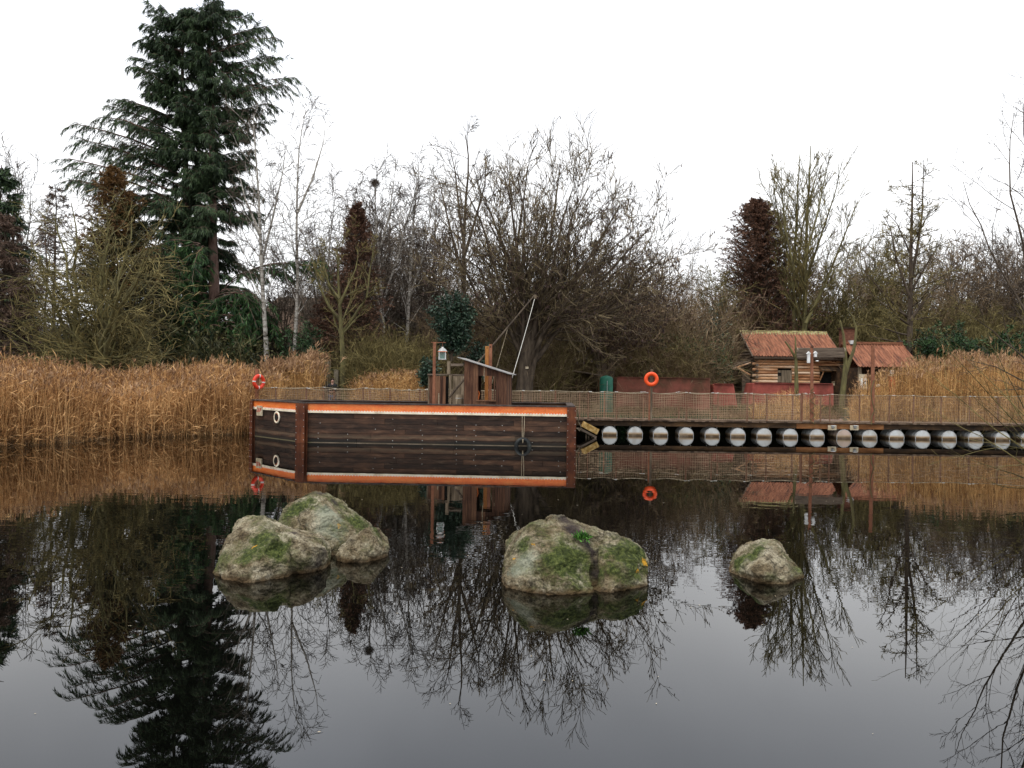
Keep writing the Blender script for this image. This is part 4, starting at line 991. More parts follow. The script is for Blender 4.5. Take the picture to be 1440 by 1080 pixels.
# tall posts standing along the walkway at right
pa = pt(1142, 588, DB - .03); pb_ = pt(1141.5, 487, DB - .03)
ps = thing('steel_mast', (pa.x, pa.y, ZDK), 'tall rusty mast with rope twisted round its foot, in front of the log cabin', 'mast')
MB().cyl((pa.x, pa.y, ZDK), (pb_.x, pb_.y, pb_.z), .07, .06, 10, wob=.05).build('mast_pole', M['rust_light'], ps)
mb = MB(); pts = [Vector((pa.x + .09 * math.cos(k * .55), pa.y - .09 * abs(math.sin(k * .55)) - .03, ZDK - .1 + k * .033)) for k in range(44)]
mb.tube(pts, .013, 5).build('twisted_rope', M['bark_olive'], ps)
MB().torus((pb_.x + .0, pb_.y - .07, pb_.z - .02), (0, 1, 0), .035, .009, 14, 6).build('eye_ring', M['black'], ps)
fl = pt(1138, 503, DB - .15)
for k, (px, py, lab) in enumerate(((1137, 504, 'white box lamp on the left side of the rusty mast'), (1146.5, 499.5, 'small white box lamp on the right side of the rusty mast'))):
    p = pt(px, py, DB - .12); t = thing('box_lamp', tuple(p), lab, 'lamp')
    hh = (.36, .14)[k]; MB().box(p, (.10, .1, hh)).build('housing', M['white_metal'], t, bevel=.008)
    MB().extr([p + Vector((-.08, -.06, hh / 2)), p + Vector((.08, -.06, hh / 2)), p + Vector((.0, -.06, hh / 2 + .09))], (0, .12, 0)).build('hood', M['white_metal'], t)
p = pt(1149, 508, DB - .1); tag(MB().lathe(p, [(.07, 0), (.05, .03), (.02, .04)], 12).build('reflector', M['galv'], None, tuple(p)), 'flat grey reflector disc just right of the rusty mast', 'reflector')
pa = pt(1227, 590, DB - .03); pb_ = pt(1227.5, 486, DB - .03)
ps = thing('steel_mast', (pa.x, pa.y, ZDK), 'tall dark rusty mast with a curved vine on it, in front of the open shed', 'mast')
MB().cyl((pa.x, pa.y, ZDK), (pb_.x, pb_.y, pb_.z), .072, .066, 10, wob=.05).build('mast_pole', M['rust_light'], ps)
pts = [pt(a, b, DB - .14) for a, b in ((1229, 535), (1226, 545), (1225, 555), (1227, 566), (1230, 577), (1226, 585), (1225.5, 597))]
MB().tube(pts, .016, 6).build('vine', M['bark_olive'], ps)
# three floating mooring tufts etc. ------------------------------------------------------------------ back yard
def tapered_stem(pts, r0, r1, n=9):
    mb = MB(); k = len(pts) - 1
    for i_, (a, b) in enumerate(zip(pts[:-1], pts[1:])): mb.cyl(a, b, r0 + (r1 - r0) * i_ / k, r0 + (r1 - r0) * (i_ + 1) / k, n, wob=.04)
    return mb
D4 = 41.0
dt = thing('dead_trunk', (pt(1121, 560, D4).x, D4, .4), 'bare forked dead trunk with a pointed top in front of the log cabin', 'dead tree')
tapered_stem([pt(1121, 590, D4), pt(1120, 540, D4), pt(1119.5, 510, D4), pt(1119, 495, D4), pt(1118.5, 473, D4)], .13, .03).build('trunk', M['bark_olive'], dt)
tapered_stem([pt(1118, 503, D4), pt(1112, 491, D4), pt(1104, 480, D4)], .07, .04).build('fork', M['bark_olive'], dt)
ft = thing('forked_tree', (pt(1190, 560, D4).x, D4, .4), 'greenish forked tree trunk between the log cabin and the open shed', 'tree')
tapered_stem([pt(1183, 590, D4), pt(1185, 555, D4), pt(1187.5, 530, D4), pt(1189, 510, D4), pt(1188, 490, D4), pt(1186, 470, D4), pt(1181, 450, D4)], .17, .04).build('trunk', M['bark_olive'], ft)
tapered_stem([pt(1188, 528, D4), pt(1194, 510, D4), pt(1200, 494, D4), pt(1203, 478, D4), pt(1204, 462, D4), pt(1199, 445, D4), pt(1190, 435, D4)], .11, .03).build('branch', M['bark_olive'], ft)
pk = pt(1154, 496, D4 - .3); 
pl = thing('hanging_plank', tuple(pk), 'wide dark weathered plank hung between the dead trunk and the forked tree', 'plank')
MB().box(pk, (2.45, .07, .50), Matrix.Rotation(math.radians(-.8), 3, 'Y')).build('board', M['greywood_h'], pl, bevel=.01)
MB().torus(pk + Vector((-1.2, 0, .12)), (1, 0, 0), .1, .02, 16, 6).torus(pk + Vector((1.2, 0, .14)), (1, 0, 0), .12, .02, 16, 6).build('lashing', M['rope'], pl)
# alder trunk plaque gets built with its tree; red upturned hulls
def red_hull(name, px0, px1, pyt, D, slant, mat, label, zb=.35, rake=.0):
    a = pt(px0, pyt, D); b = pt(px1, pyt + .0131 * (px1 - px0), D); H = a.z
    t = thing(name, ((a.x + b.x) / 2, D, zb), label, 'boat hull')
    V = [Vector((a.x - slant, D, zb)), Vector((b.x + rake, D, zb)), Vector((b.x, D + .15, H)), Vector((a.x, D + .15, H))]
    W = [v + Vector((0, 1.5, 0)) for v in V]
    o = MB().poly(V + W, [(0, 1, 2, 3), (7, 6, 5, 4), (0, 4, 5, 1), (1, 5, 6, 2), (2, 6, 7, 3), (3, 7, 4, 0)]).build('hull_side', mat, t, bevel=.06)
    MB().box(((a.x + b.x) / 2, D + .13, H + .012), (b.x - a.x - .1, .12, .03)).build('gunwale', mat, t)
    return t
red_hull('red_hull', 1061, 1174, 538.5, 44.0, .5, M['redhull'], 'red painted hull with a slanted end in front of the log cabin')
red_hull('red_hull', 1004, 1033, 540.0, 43.0, .0, M['redhull'], 'short red hull end poking out behind the faded long red hull', rake=.3)
red_hull('red_hull', 868, 1000, 530.5, 41.5, .1, M['redhull_old'], 'long faded red hull lying behind the life ring and bare twigs')
# green tank
p = pt(852.5, 556, 39.5); zt = pt(852, 528.5, 39.5).z
tk = thing('green_tank', (p.x, p.y, .4), 'green plastic tank with a domed top behind the net fence', 'tank')
MB().lathe((p.x, p.y, .4), [(.31, 0), (.33, .1), (.33, zt - .4 - .15), (.27, zt - .4 - .05), (.12, zt - .4), (.05, zt - .4 + .02)], 24).build('shell', M['green_tank'], tk, smooth=True)
MB().tube([(p.x, p.y - .36, .4), (p.x, p.y - .36, zt - .25)], .012).build('pipe', M['galv'], tk)
# tiny dark shelter in the thicket
p = pt(825, 520, 43)
sh = thing('lean_shelter', (p.x, p.y, .4), 'small dark shelter with a sloping roof half hidden in the thicket', 'shelter')
MB().box((p.x, p.y, pt(0, 514, 43).z), (1.5, 1.4, .07), Matrix.Rotation(math.radians(9), 3, 'Y')).build('roof', M['greywood_h'], sh)
for dx in (-.6, .6): MB().box((p.x + dx, p.y - .6, 1.2), (.07, .07, 2.0)).build('post', M['beam'], sh)
MB().box((p.x, p.y + .6, 1.2), (1.2, .05, 1.6)).build('back_wall', M['beam'], sh)

# ------------------------------------------------------------------ log cabin
DC = 49.5
x0 = pt(1063, 520, DC).x; x1 = pt(1182, 520, DC).x; zw0 = .4; zw1 = pt(1120, 504, DC).z; CD = 5.0
cab = thing('log_cabin', ((x0 + x1) / 2, DC, .4), 'log cabin with rusty corrugated roof and small shuttered window', 'cabin')
# opening rectangles on the front (x range, z range)
ox = lambda px: pt(px, 525, DC).x; oz = lambda py: pt(1120, py, DC).z
holes = [(ox(1093), ox(1113), oz(538), oz(521)), (ox(1153), ox(1170), oz(539), oz(522))]
mb = MB(); dlog = .182; z = zw0 + .09; k = 0
while z < zw1:
    ext = .22 if k % 2 == 0 else .05; xs_, xe = x0 - ext, x1 + ext
    cuts = [(xs_, xe)]
    for (a, b, c_, d_) in holes:
        if c_ - .05 < z < d_ + .05:
            new = []
            for (s, e_) in cuts:
                if a > s and b < e_: new += [(s, a), (b, e_)]
                else: new.append((s, e_))
            cuts = new
    for (s, e_) in cuts: mb.cyl((s, DC + random.uniform(-.015, .015), z), (e_, DC + random.uniform(-.015, .015), z + random.uniform(-.01, .01)), dlog * .5 * random.uniform(.88, 1.02), dlog * .5 * random.uniform(.88, 1.02), 10)
    z += dlog; k += 1
mb.build('front_logs', M['log'], cab)
sideL = MB(); sideR = MB(); z = zw0; k = 0; zridge = pt(1110, 466, DC + 2.3).z
while z < zridge - .15:
    ext = .22 if k % 2 == 0 else .05
    tfr = 0 if z < zw1 else (z - zw1) / (zridge - zw1)
    ya = DC - ext + tfr * CD / 2; yb = DC + CD + ext - tfr * CD / 2
    for xx, sm_ in ((x0 + .02, sideL), (x1 - .02, sideR)): sm_.cyl((xx, ya, z), (xx, yb, z), dlog * .52, dlog * .52, 10)
    z += dlog; k += 1
sideL.build('side_logs', M['log_side'], cab); sideR.build('side_logs', M['log_side'], cab)
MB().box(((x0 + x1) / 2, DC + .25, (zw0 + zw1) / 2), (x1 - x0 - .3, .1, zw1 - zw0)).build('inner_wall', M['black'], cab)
zc = oz(504); MB().cyl((x0 - .25, DC - .32, zc + .02), (x1 + .3, DC - .32, zc - .02), .1, .1, 10).build('eave_log', M['log_side'], cab)
# corrugated roof
def corrugated(mb, pA, pB, pC, pD, pitch_=.177, amp=.035, over=6):
    """pA-pB eave (left-right), pD-pC ridge (left-right)"""
    L = (pB - pA).length; n = int(L / pitch_) * over; up = (pD - pA).normalized(); xd = (pB - pA).normalized(); nrm = xd.cross(up).normalized()
    if nrm.z < 0: nrm = -nrm
    vs = []
    for i_ in range(n + 1):
        t = i_ / n; o = nrm * amp * math.sin(2 * math.pi * t * L / pitch_)
        jag = Vector((0, 0, 0)) + up * 0.02 * math.sin(i_ * 12.9898)
        vs += [pA.lerp(pB, t) + o + jag, pD.lerp(pC, t) + o, pA.lerp(pB, t) + o - nrm * .012 + jag, pD.lerp(pC, t) + o - nrm * .012]
    fs = []
    for i_ in range(n):
        a = 4 * i_; fs += [(a, a + 4, a + 5, a + 1), (a + 2, a + 3, a + 7, a + 6), (a, a + 2, a + 6, a + 4), (a + 1, a + 5, a + 7, a + 3)]
    mb.poly(vs, fs)
ze = oz(501.5); zr2 = pt(1110, 467, DC + 2.3).z; xe0 = pt(1059, 501, DC - .5).x; xe1 = pt(1186, 501, DC - .5).x
eA = Vector((xe0, DC - .5, ze)); eB = Vector((xe1, DC - .5, ze)); rC = Vector((xe1, DC + 2.3, zr2)); rD = Vector((xe0, DC + 2.3, zr2))
mb = MB(); corrugated(mb, eA, eB, rC, rD); mb.build('front_roof', M['corr'], cab)
bA = Vector((xe0, DC + 5.1, ze)); bB = Vector((xe1, DC + 5.1, ze))
mb = MB(); corrugated(mb, bA, bB, rC, rD); mb.build('back_roof', M['corr'], cab)
mb = MB(); a_ = rD + Vector((-.05, 0, .03)); b_ = rC + Vector((.05, 0, .03))
mb.poly([a_ + Vector((0, -.28, -.22)), b_ + Vector((0, -.28, -.22)), b_ + Vector((0, 0, .06)), a_ + Vector((0, 0, .06)), a_ + Vector((0, .28, -.22)), b_ + Vector((0, .28, -.22)), a_ + Vector((0, 0, 0)), b_ + Vector((0, 0, 0))],
        [(0, 1, 2, 3), (3, 2, 5, 4), (6, 4, 5, 7), (0, 6, 7, 1)]); mb.build('ridge_cap', M['lichen'], cab)
for xx in (xe0, xe1): MB().cyl((xx, DC - .5, ze - .05), (xx, DC + 2.3, zr2 - .05), .05, .05, 8).build('barge_board', M['greywood_h'], cab)
# shuttered window
a, b, c_, d_ = holes[0]
wn = MB().box(((a + b) / 2, DC - .02, (c_ + d_) / 2), (b - a, .06, d_ - c_)).build('window_board', M['greywood'], cab)
MB().box((b - (b - a) * .36, DC - .075, (c_ + d_) / 2), ((b - a) * .68, .05, (d_ - c_) * 1.02)).build('shutter', M['greywood'], wn)
MB().box((a + (b - a) * .14, DC - .055, d_ - (d_ - c_) * .33), ((b - a) * .24, .02, (d_ - c_) * .28)).build('pane', M['black'], wn)
a, b, c_, d_ = holes[1]
wn = MB()
for xx in (a, b): wn.box((xx, DC - .06, (c_ + d_) / 2), (.07, .08, d_ - c_))
wn = wn.build('doorway', M['beam'], cab)
MB().box(((a + b) / 2, DC + .12, (c_ + d_) / 2), (b - a, .03, d_ - c_)).build('dark_opening', M['black'], wn)
z_ = oz(518); mb = MB()
for k in range(9):
    xx = a - .1 + k * (b - a + .5) / 9
    mb.box((xx + .05, DC - .36, z_ + .0), (.13, .75, .025), Matrix.Rotation(math.radians(24), 3, 'X'))
mb.build('door_canopy', M['beam'], cab)
for xx in (a - .02, b + .12): MB().cyl((xx, DC - .08, c_ + .2), (xx + .05, DC - .6, z_ - .12), .04, .04, 8).build('canopy_prop', M['log'], cab)
# lean-to canopy on the left gable
l0 = pt(1057, 508, DC + .3); l1 = pt(1018, 521, DC + .3)
V = [l0, l1, l1 + Vector((0, 3.2, 0)), l0 + Vector((0, 3.2, 0))]
MB().poly([v + Vector((0, 0, .06)) for v in V] + V, [(0, 1, 2, 3), (7, 6, 5, 4), (0, 4, 5, 1), (1, 5, 6, 2), (2, 6, 7, 3), (3, 7, 4, 0)]).build('lean_to_roof', M['greywood_h'], cab)
MB().cyl(pt(1037, 517, DC + .3), pt(1055, 527.5, DC + .3), .055, .055, 8).cyl(pt(1019, 522, DC + .32), pt(1056, 510, DC + .32), .05, .05, 8).build('brace', M['log'], cab)
MB().box((x0 - .45, DC + 1.6, 2.0), (.5, 2.2, 1.5)).build('stacked_firewood', M['log_side'], cab)
ch = pt(1191, 480, DC + 2.2); zt = pt(1191, 463, DC + 2.2).z
co = MB().box((ch.x, ch.y, (zt + .4) / 2), (.75, .75, zt - .4)).build('chimney', M['brick'], cab)
MB().box((ch.x, ch.y, zt + .05), (.95, .95, .1)).build('chimney_cap', M['beam'], co)
p = pt(1177, 540, DC - .3); tag(MB().box(p, (.55, .3, .22)).box(p + Vector((0, -.02, .13)), (.6, .34, .03)).build('crate', M['cream_panel'], None, (p.x, p.y, p.z - .15), bevel=.01), 'small pale crate at the right corner of the log cabin', 'crate')

# ------------------------------------------------------------------ open shed with corrugated roof
DS = 45.5
s0 = pt(1207, 516, DS).x; s1 = pt(1296, 516, DS).x; ze = pt(1250, 516, DS).z; zr = pt(1240, 484, DS + 2.3).z
sd_ = thing('open_shed', ((s0 + s1) / 2, DS, .4), 'low open-fronted shed with a rusty corrugated roof half hidden by reeds', 'shed')
mb = MB(); corrugated(mb, Vector((s0, DS, ze)), Vector((s1, DS, ze)), Vector((s1, DS + 2.3, zr)), Vector((s0, DS + 2.3, zr)), .17); mb.build('front_roof', M['corr'], sd_)
mb = MB(); corrugated(mb, Vector((s0, DS + 4.6, ze)), Vector((s1, DS + 4.6, ze)), Vector((s1, DS + 2.3, zr)), Vector((s0, DS + 2.3, zr)), .17); mb.build('back_roof', M['corr'], sd_)
MB().box(((s0 + s1) / 2, DS + 2.3, zr + .09), (s1 - s0, .1, .06)).box(((s0 + s1) / 2, DS + 2.28, zr + .01), (s1 - s0, .2, .06)).build('ridge_board', M['rust_light'], sd_)
MB().box((s0 + .55, DS + 2.2, zr + .08), (.3, .3, .22)).build('vent', M['galv'], sd_)
for px in (1209, 1245, 1290):
    q = pt(px, 530, DS + .3); MB().cyl((q.x, q.y, .4), (q.x, q.y, ze), .12, .11, 9).build('post', M['greywood'], sd_)
MB().box(((s0 + s1) / 2, DS + 4.2, (ze + .4) / 2), (s1 - s0 - .2, .08, ze - .3)).box((s0 + .15, DS + 2.3, (ze + .4) / 2), (.08, 3.8, ze - .5)).build('back_wall', M['beam'], sd_)
p = pt(1213.5, 537, DS - .4)
pm = thing('notice_board', (p.x, p.y, .4), 'cream notice panel with faded markings under the left end of the shed roof', 'board')
MB().box((p.x, p.y, p.z), (.46, .06, .86)).build('panel', M['cream_panel'], pm, bevel=.01)
MB().box((p.x - .08, p.y - .034, p.z - .05), (.1, .01, .5)).box((p.x + .1, p.y - .034, p.z + .05), (.12, .01, .3)).build('markings', M['white_dot'], pm)
MB().box((p.x, p.y + .05, p.z / 2 - .1), (.08, .06, p.z)).build('stand', M['greywood'], pm)
p = pt(1254.5, 535, DS - .5)
gp = thing('fuel_pump', (p.x, p.y, .4), 'old red and cream fuel pump with a round top among the reeds under the shed', 'fuel pump')
MB().box((p.x, p.y, (.4 + p.z + .25) / 2), (.30, .25, p.z + .25 - .4)).build('body', M['red_plain'], gp, bevel=.02)
MB().box((p.x, p.y, p.z + .27), (.36, .3, .06)).build('cap', M['cream_panel'], gp, bevel=.01)
MB().torus((p.x, p.y, p.z + .46), (0, 1, 0), .09, .045, 20, 8).cyl((p.x, p.y - .03, p.z + .46), (p.x, p.y + .03, p.z + .46), .09, .09, 16).build('globe', M['galv'], gp, smooth=True)
p = pt(1235, 545, DS - 3)
gn = thing('garden_figure', (p.x, p.y, .4), 'little white and orange painted figure standing in the reeds', 'figurine')
MB().lathe((p.x, p.y, .4), [(.05, 0), (.12, .3), (.13, p.z - .5), (.08, p.z - .38)], 14).build('lower_body', M['orange_plain'], gn, smooth=True)
MB().lathe((p.x, p.y, p.z - .02), [(.03, 0), (.10, .04), (.11, .12), (.07, .2), (.02, .23)], 14).build('head', M['white_metal'], gn, smooth=True)

# ------------------------------------------------------------------ left background: brick house, thatched house, wire fence
DH = 52
q0 = pt(8, 480, DH); q1 = pt(76, 482, DH); ze = pt(40, 483, DH).z; zr = pt(40, 461, DH + 3).z
bh_ = thing('brick_house', ((q0.x + q1.x) / 2, DH, .4), 'low brick house with a pale grey roof behind the left reed bed', 'house')
MB().box(((q0.x + q1.x) / 2, DH + 3, (ze + .4) / 2), (q1.x - q0.x, 5.5, ze - .4)).build('wall', M['brick'], bh_)
V = [Vector((q0.x - .4, DH - .2, ze)), Vector((q1.x + .4, DH - .2, ze)), Vector((q1.x + .4, DH + 3, zr)), Vector((q0.x - .4, DH + 3, zr)), Vector((q0.x - .4, DH + 6.2, ze)), Vector((q1.x + .4, DH + 6.2, ze))]
MB().poly(V, [(0, 1, 2, 3), (3, 2, 5, 4), (0, 3, 4), (1, 5, 2), (0, 4, 5, 1)]).build('roof', M['slate'], bh_)
DT = 66
q0 = pt(345, 470, DT); q1 = pt(485, 470, DT); ze = pt(400, 468, DT).z; zr = pt(400, 418, DT + 5).z
th_ = thing('thatched_house', ((q0.x + q1.x) / 2, DT, .4), 'house with a big brown thatched roof behind the birches', 'house')
MB().box(((q0.x + q1.x) / 2, DT + 5, (ze + .4) / 2), (q1.x - q0.x - 1, 9, ze - .4)).build('wall', M['plaster'], th_)
V = [Vector((q0.x - .4, DT - .2, ze)), Vector((q1.x + .4, DT - .2, ze)), Vector((q1.x + .4, DT + 5, zr)), Vector((q0.x + 1.2, DT + 5, zr)), Vector((q0.x - .4, DT + 10.2, ze)), Vector((q1.x + .4, DT + 10.2, ze))]
MB().poly(V, [(0, 1, 2, 3), (3, 2, 5, 4), (0, 3, 4), (1, 5, 2), (0, 4, 5, 1)]).build('roof', M['thatch'], th_)
q0 = pt(545, 500, 62); q1 = pt(600, 500, 62); ze = pt(570, 500, 62).z; zr = pt(570, 477, 65).z
th2 = thing('outbuilding', ((q0.x + q1.x) / 2, 62, .4), 'low dark roofed outbuilding glimpsed left of the evergreen bush', 'outbuilding')
MB().box(((q0.x + q1.x) / 2, 65, (ze + .4) / 2), (q1.x - q0.x, 5, ze - .4)).build('wall', M['plaster'], th2)
V = [Vector((q0.x - .4, 62, ze)), Vector((q1.x + .4, 62, ze)), Vector((q1.x + .4, 65, zr)), Vector((q0.x - .4, 65, zr)), Vector((q0.x - .4, 68, ze)), Vector((q1.x + .4, 68, ze))]
MB().poly(V, [(0, 1, 2, 3), (3, 2, 5, 4), (0, 3, 4), (1, 5, 2), (0, 4, 5, 1)]).build('roof', M['slate'], th2)
DWf = 39.2; zt = pt(500, 520.5, DWf).z
wf_ = thing('wire_fence', (pt(500, 560, DWf).x, DWf, .4), 'thin green wire mesh fence behind the person and the middle reeds', 'fence')
xa_, xb2 = pt(400, 520, DWf).x, pt(605, 520, DWf).x
mb = MB()
for zz in (zt, .5, 1.1): mb.tube([Vector((xa_, DWf, zz)), Vector((xb2, DWf, zz))], .012, 5)
x = xa_
while x < xb2: mb.tube([Vector((x, DWf, .45)), Vector((x, DWf, zt))], .004, 4); x += .1
mb.build('mesh', M['fol_bush'], wf_)
for px in (405, 445, 520, 560, 600): q = pt(px, 530, DWf); MB().cyl((q.x, q.y + .03, .4), (q.x, q.y + .03, zt + .03), .03, .03, 8).build('fence_post', M['beam'], wf_)
q = pt(473, 545, 39.0); zt2 = pt(473, 520, 39.0).z
tag(MB().box((q.x, q.y, (.4 + zt2) / 2), (.22, .2, zt2 - .4)).build('gate_post', M['concrete'], None, (q.x, q.y, .4), bevel=.01), 'square concrete gate post just behind the person', 'post')
# slatted old paling left of it
pf = thing('paling_fence', (pt(452, 560, 39.6).x, 39.6, .4), 'weathered upright palings behind the tall reeds left of the person', 'fence')
mb = MB()
for px in np.arange(443, 466, 3.0): q = pt(px, 530, 39.6); mb.box((q.x, q.y, (.4 + pt(px, 505 + random.uniform(-3, 6), 39.6).z) / 2), (.06, .03, pt(px, 505, 39.6).z - .4))
mb.build('palings', M['greywood'], pf)

# ------------------------------------------------------------------ person leaning on the rear rail
def skin_mesh(nodes, edges, sub=2):
    """nodes: list of (pos, radius); edges: index pairs"""
    me = bpy.data.meshes.new('p'); bm = bmesh.new(); lay = bm.verts.layers.skin.verify()
    vs = []
    for k, (p, r_) in enumerate(nodes):
        v = bm.verts.new(p); rr = r_ if isinstance(r_, tuple) else (r_, r_); v[lay].radius = rr; v[lay].use_root = (k == 0); vs.append(v)
    for a, b in edges: bm.edges.new((vs[a], vs[b]))
    bm.to_mesh(me); bm.free()
    o = bpy.data.objects.new('p', me); COL.objects.link(o)
    sk = o.modifiers.new('s', 'SKIN'); sk.use_smooth_shade = True
    ss = o.modifiers.new('u', 'SUBSURF'); ss.levels = sub; ss.render_levels = sub
    dg = bpy.context.evaluated_depsgraph_get(); dg.update()
    out = bpy.data.meshes.new_from_object(o.evaluated_get(dg)); bpy.data.objects.remove(o)
    out.materials.clear(); out.polygons.foreach_set('use_smooth', [True] * len(out.polygons)); return out
M['skin'] = nmat('skin', ramp3((0.42, 0.24, 0.17), (0.55, 0.33, 0.25), (0.62, 0.40, 0.31)), 4, rough=0.55, bump=0)
M['jacket'] = nmat('black_jacket', ramp3((0.006, 0.006, 0.008), (0.012, 0.012, 0.015), (0.03, 0.03, 0.034)), 8, rough=0.6, bump=.3)
M['jeans'] = nmat('jeans', ramp3((0.03, 0.05, 0.10), (0.06, 0.10, 0.18), (0.11, 0.16, 0.26)), 8, rough=0.8, bump=.2)
M['hair'] = nmat('grey_brown_hair', ramp3((0.03, 0.02, 0.014), (0.06, 0.045, 0.035), (0.12, 0.10, 0.08)), 20, bump=.4)
pp0 = pt(467.5, 560, 38.3); PX, PY = pp0.x, pp0.y; ZG = .42; top_z = pt(467.5, 532.2, 38.3).z; HS = (top_z - ZG) / 1.76
def L3(x, y, z): return Vector((x * HS, y * HS, z * HS))
per = thing('person', (PX, PY, ZG), 'person in a black jacket and blue jeans standing behind the barge with hands together', 'person')
body_n = [(L3(0, 0, .95), (.15, .11)), (L3(0, 0, 1.15), (.145, .10)), (L3(0, -.01, 1.36), (.165, .11)), (L3(0, -.01, 1.47), (.09, .075)), (L3(0, -.02, 1.54), .055), (L3(0, -.035, 1.615), (.072, .085)), (L3(0, -.035, 1.70), (.068, .08)),
          (L3(-.19, 0, 1.40), .058), (L3(-.25, -.03, 1.14), .043), (L3(-.07, -.27, 1.08), .032), (L3(.19, 0, 1.40), .058), (L3(.25, -.03, 1.14), .043), (L3(.07, -.27, 1.08), .032),
          (L3(-.10, 0, .86), .092), (L3(-.105, -.01, .48), .06), (L3(-.11, .02, .08), .042), (L3(-.12, -.13, .04), .035), (L3(.10, 0, .86), .092), (L3(.11, -.01, .48), .06), (L3(.12, .02, .08), .042), (L3(.13, -.13, .04), .035),
          (L3(-.02, -.31, 1.07), (.03, .018)), (L3(.02, -.31, 1.07), (.03, .018))]
body_e = [(0, 1), (1, 2), (2, 3), (3, 4), (4, 5), (5, 6), (2, 7), (7, 8), (8, 9), (9, 21), (2, 10), (10, 11), (11, 12), (12, 22), (0, 13), (13, 14), (14, 15), (15, 16), (0, 17), (17, 18), (18, 19), (19, 20)]
nd = list(body_n); ed = list(body_e)
for sgn, h in ((-1, 21), (1, 22)):
    c0 = nd[h][0]
    for k in range(5):
        a_ = len(nd); off = (k - 1.5) * .017
        if k < 4:
            nd.append((c0 + L3(-sgn * .035, -.01 - abs(off) * .3, off), .0085)); nd.append((c0 + L3(-sgn * .062, .012, off * .9), .007))
        else:
            nd.append((c0 + L3(-sgn * .01, -.012, .035), .010)); nd.append((c0 + L3(-sgn * .035, -.02, .05), .008))
        ed += [(h, a_), (a_, a_ + 1)]
link_mesh('body', skin_mesh(nd, ed), M['skin'], per)
jn = [(body_n[0][0] + L3(0, 0, -.10), (.185, .14)), (body_n[1][0], (.165, .122)), (body_n[2][0], (.185, .13)), (body_n[3][0] + L3(0, 0, .075), (.085, .082)), (body_n[7][0], .074), (body_n[8][0], .06), (body_n[9][0], .046), (body_n[10][0], .074), (body_n[11][0], .06), (body_n[12][0], .046)]
link_mesh('jacket', skin_mesh(jn, [(0, 1), (1, 2), (2, 3), (2, 4), (4, 5), (5, 6), (2, 7), (7, 8), (8, 9)]), M['jacket'], per)
tn = [(body_n[0][0] + L3(0, 0, -.03), (.158, .118)), (body_n[13][0], .103), (body_n[14][0], .074), (body_n[15][0], .062), (body_n[17][0], .103), (body_n[18][0], .074), (body_n[19][0], .062)]
link_mesh('jeans', skin_mesh(tn, [(0, 1), (1, 2), (2, 3), (0, 4), (4, 5), (5, 6)]), M['jeans'], per)
me = bpy.data.meshes.new('hair'); bm = bmesh.new(); bmesh.ops.create_uvsphere(bm, u_segments=28, v_segments=20, radius=.088 * HS)
bmesh.ops.delete(bm, geom=[v for v in bm.verts if v.co.z < (-.045 + .085 * max(0, min(1, (.03 - v.co.y / HS) / .07))) * HS], context='VERTS')
for v in bm.verts: v.co = v.co + L3(0, -.032, 1.675)
bm.to_mesh(me); bm.free(); link_mesh('hair', me, M['hair'], per)
mb = MB(); o_ = Vector((PX, PY, ZG))
for sx in (-1, 1): mb.lathe(o_ + L3(sx * .03, -.122, 1.645), [(.010, 0), (.007, .004)], 8, (0, -1, 0))
mb.build('eyes', M['black'], per)
mb = MB(); c = o_ + L3(0, -.118, 1.62); mb.poly([c + L3(-.013, 0, -.015), c + L3(.013, 0, -.015), c + L3(0, -.022, -.012), c + L3(0, .0, .03)], [(0, 2, 1), (0, 3, 2), (1, 2, 3), (0, 1, 3)]); mb.build('nose', M['skin'], per)
MB().box(o_ + L3(0, -.117, 1.583), (.045 * HS, .008, .010)).build('mouth', M['lifering_red'], per)
mb = MB()
for sx in (-1, 1): mb.lathe(o_ + L3(sx * .078, -.03, 1.625), [(.026, 0), (.022, .012), (.01, .016)], 10, (sx, .2, 0))
mb.build('ears', M['skin'], per)
mb = MB()
for sx in (-1, 1): mb.box(o_ + L3(sx * .125, -.06, .035), (.09, .26, .07))
mb.build('shoes', M['rubber'], per, bevel=.02)
# ------------------------------------------------------------------ vegetation generators (numpy)
UPV = np.array([[0, 0, 1.0]])
def trace(P, D, L, n, wob, trop, rng, curl=0.0):
    """random-walk polylines: returns (N, n+1, 3)"""
    N = len(P); out = np.empty((N, n + 1, 3)); out[:, 0] = P; d = norm(D.copy()); step = (L / n)[:, None]
    trop = np.broadcast_to(np.asarray(trop, float), (N,))[:, None]
    for k in range(n):
        d = norm(d + rng.normal(0, wob, (N, 3)) + UPV * trop); P = P + d * step; out[:, k + 1] = P
    return out
def tubes(nb, pts, r0, r1, m=3, power=1.0):
    N, K, _ = pts.shape
    T_ = np.empty_like(pts); T_[:, 1:-1] = pts[:, 2:] - pts[:, :-2]; T_[:, 0] = pts[:, 1] - pts[:, 0]; T_[:, -1] = pts[:, -1] - pts[:, -2]
    T_ = norm(T_).reshape(-1, 3); a, b = frames(T_); a = a.reshape(N, K, 3); b = b.reshape(N, K, 3)
    t = np.linspace(0, 1, K)[None, :] ** power
    r = np.asarray(r0)[:, None] * (1 - t) + np.asarray(r1)[:, None] * t
    ang = np.arange(m) * 2 * np.pi / m
    V = pts[:, :, None, :] + r[:, :, None, None] * (a[:, :, None, :] * np.cos(ang)[None, None, :, None] + b[:, :, None, :] * np.sin(ang)[None, None, :, None])
    idx = np.arange(N * K * m).reshape(N, K, m); j2 = (np.arange(m) + 1) % m
    Q = np.stack([idx[:, :-1, :], idx[:, :-1][:, :, j2], idx[:, 1:][:, :, j2], idx[:, 1:, :]], -1).reshape(-1, 4)
    nb.add(V.reshape(-1, 3), Q)
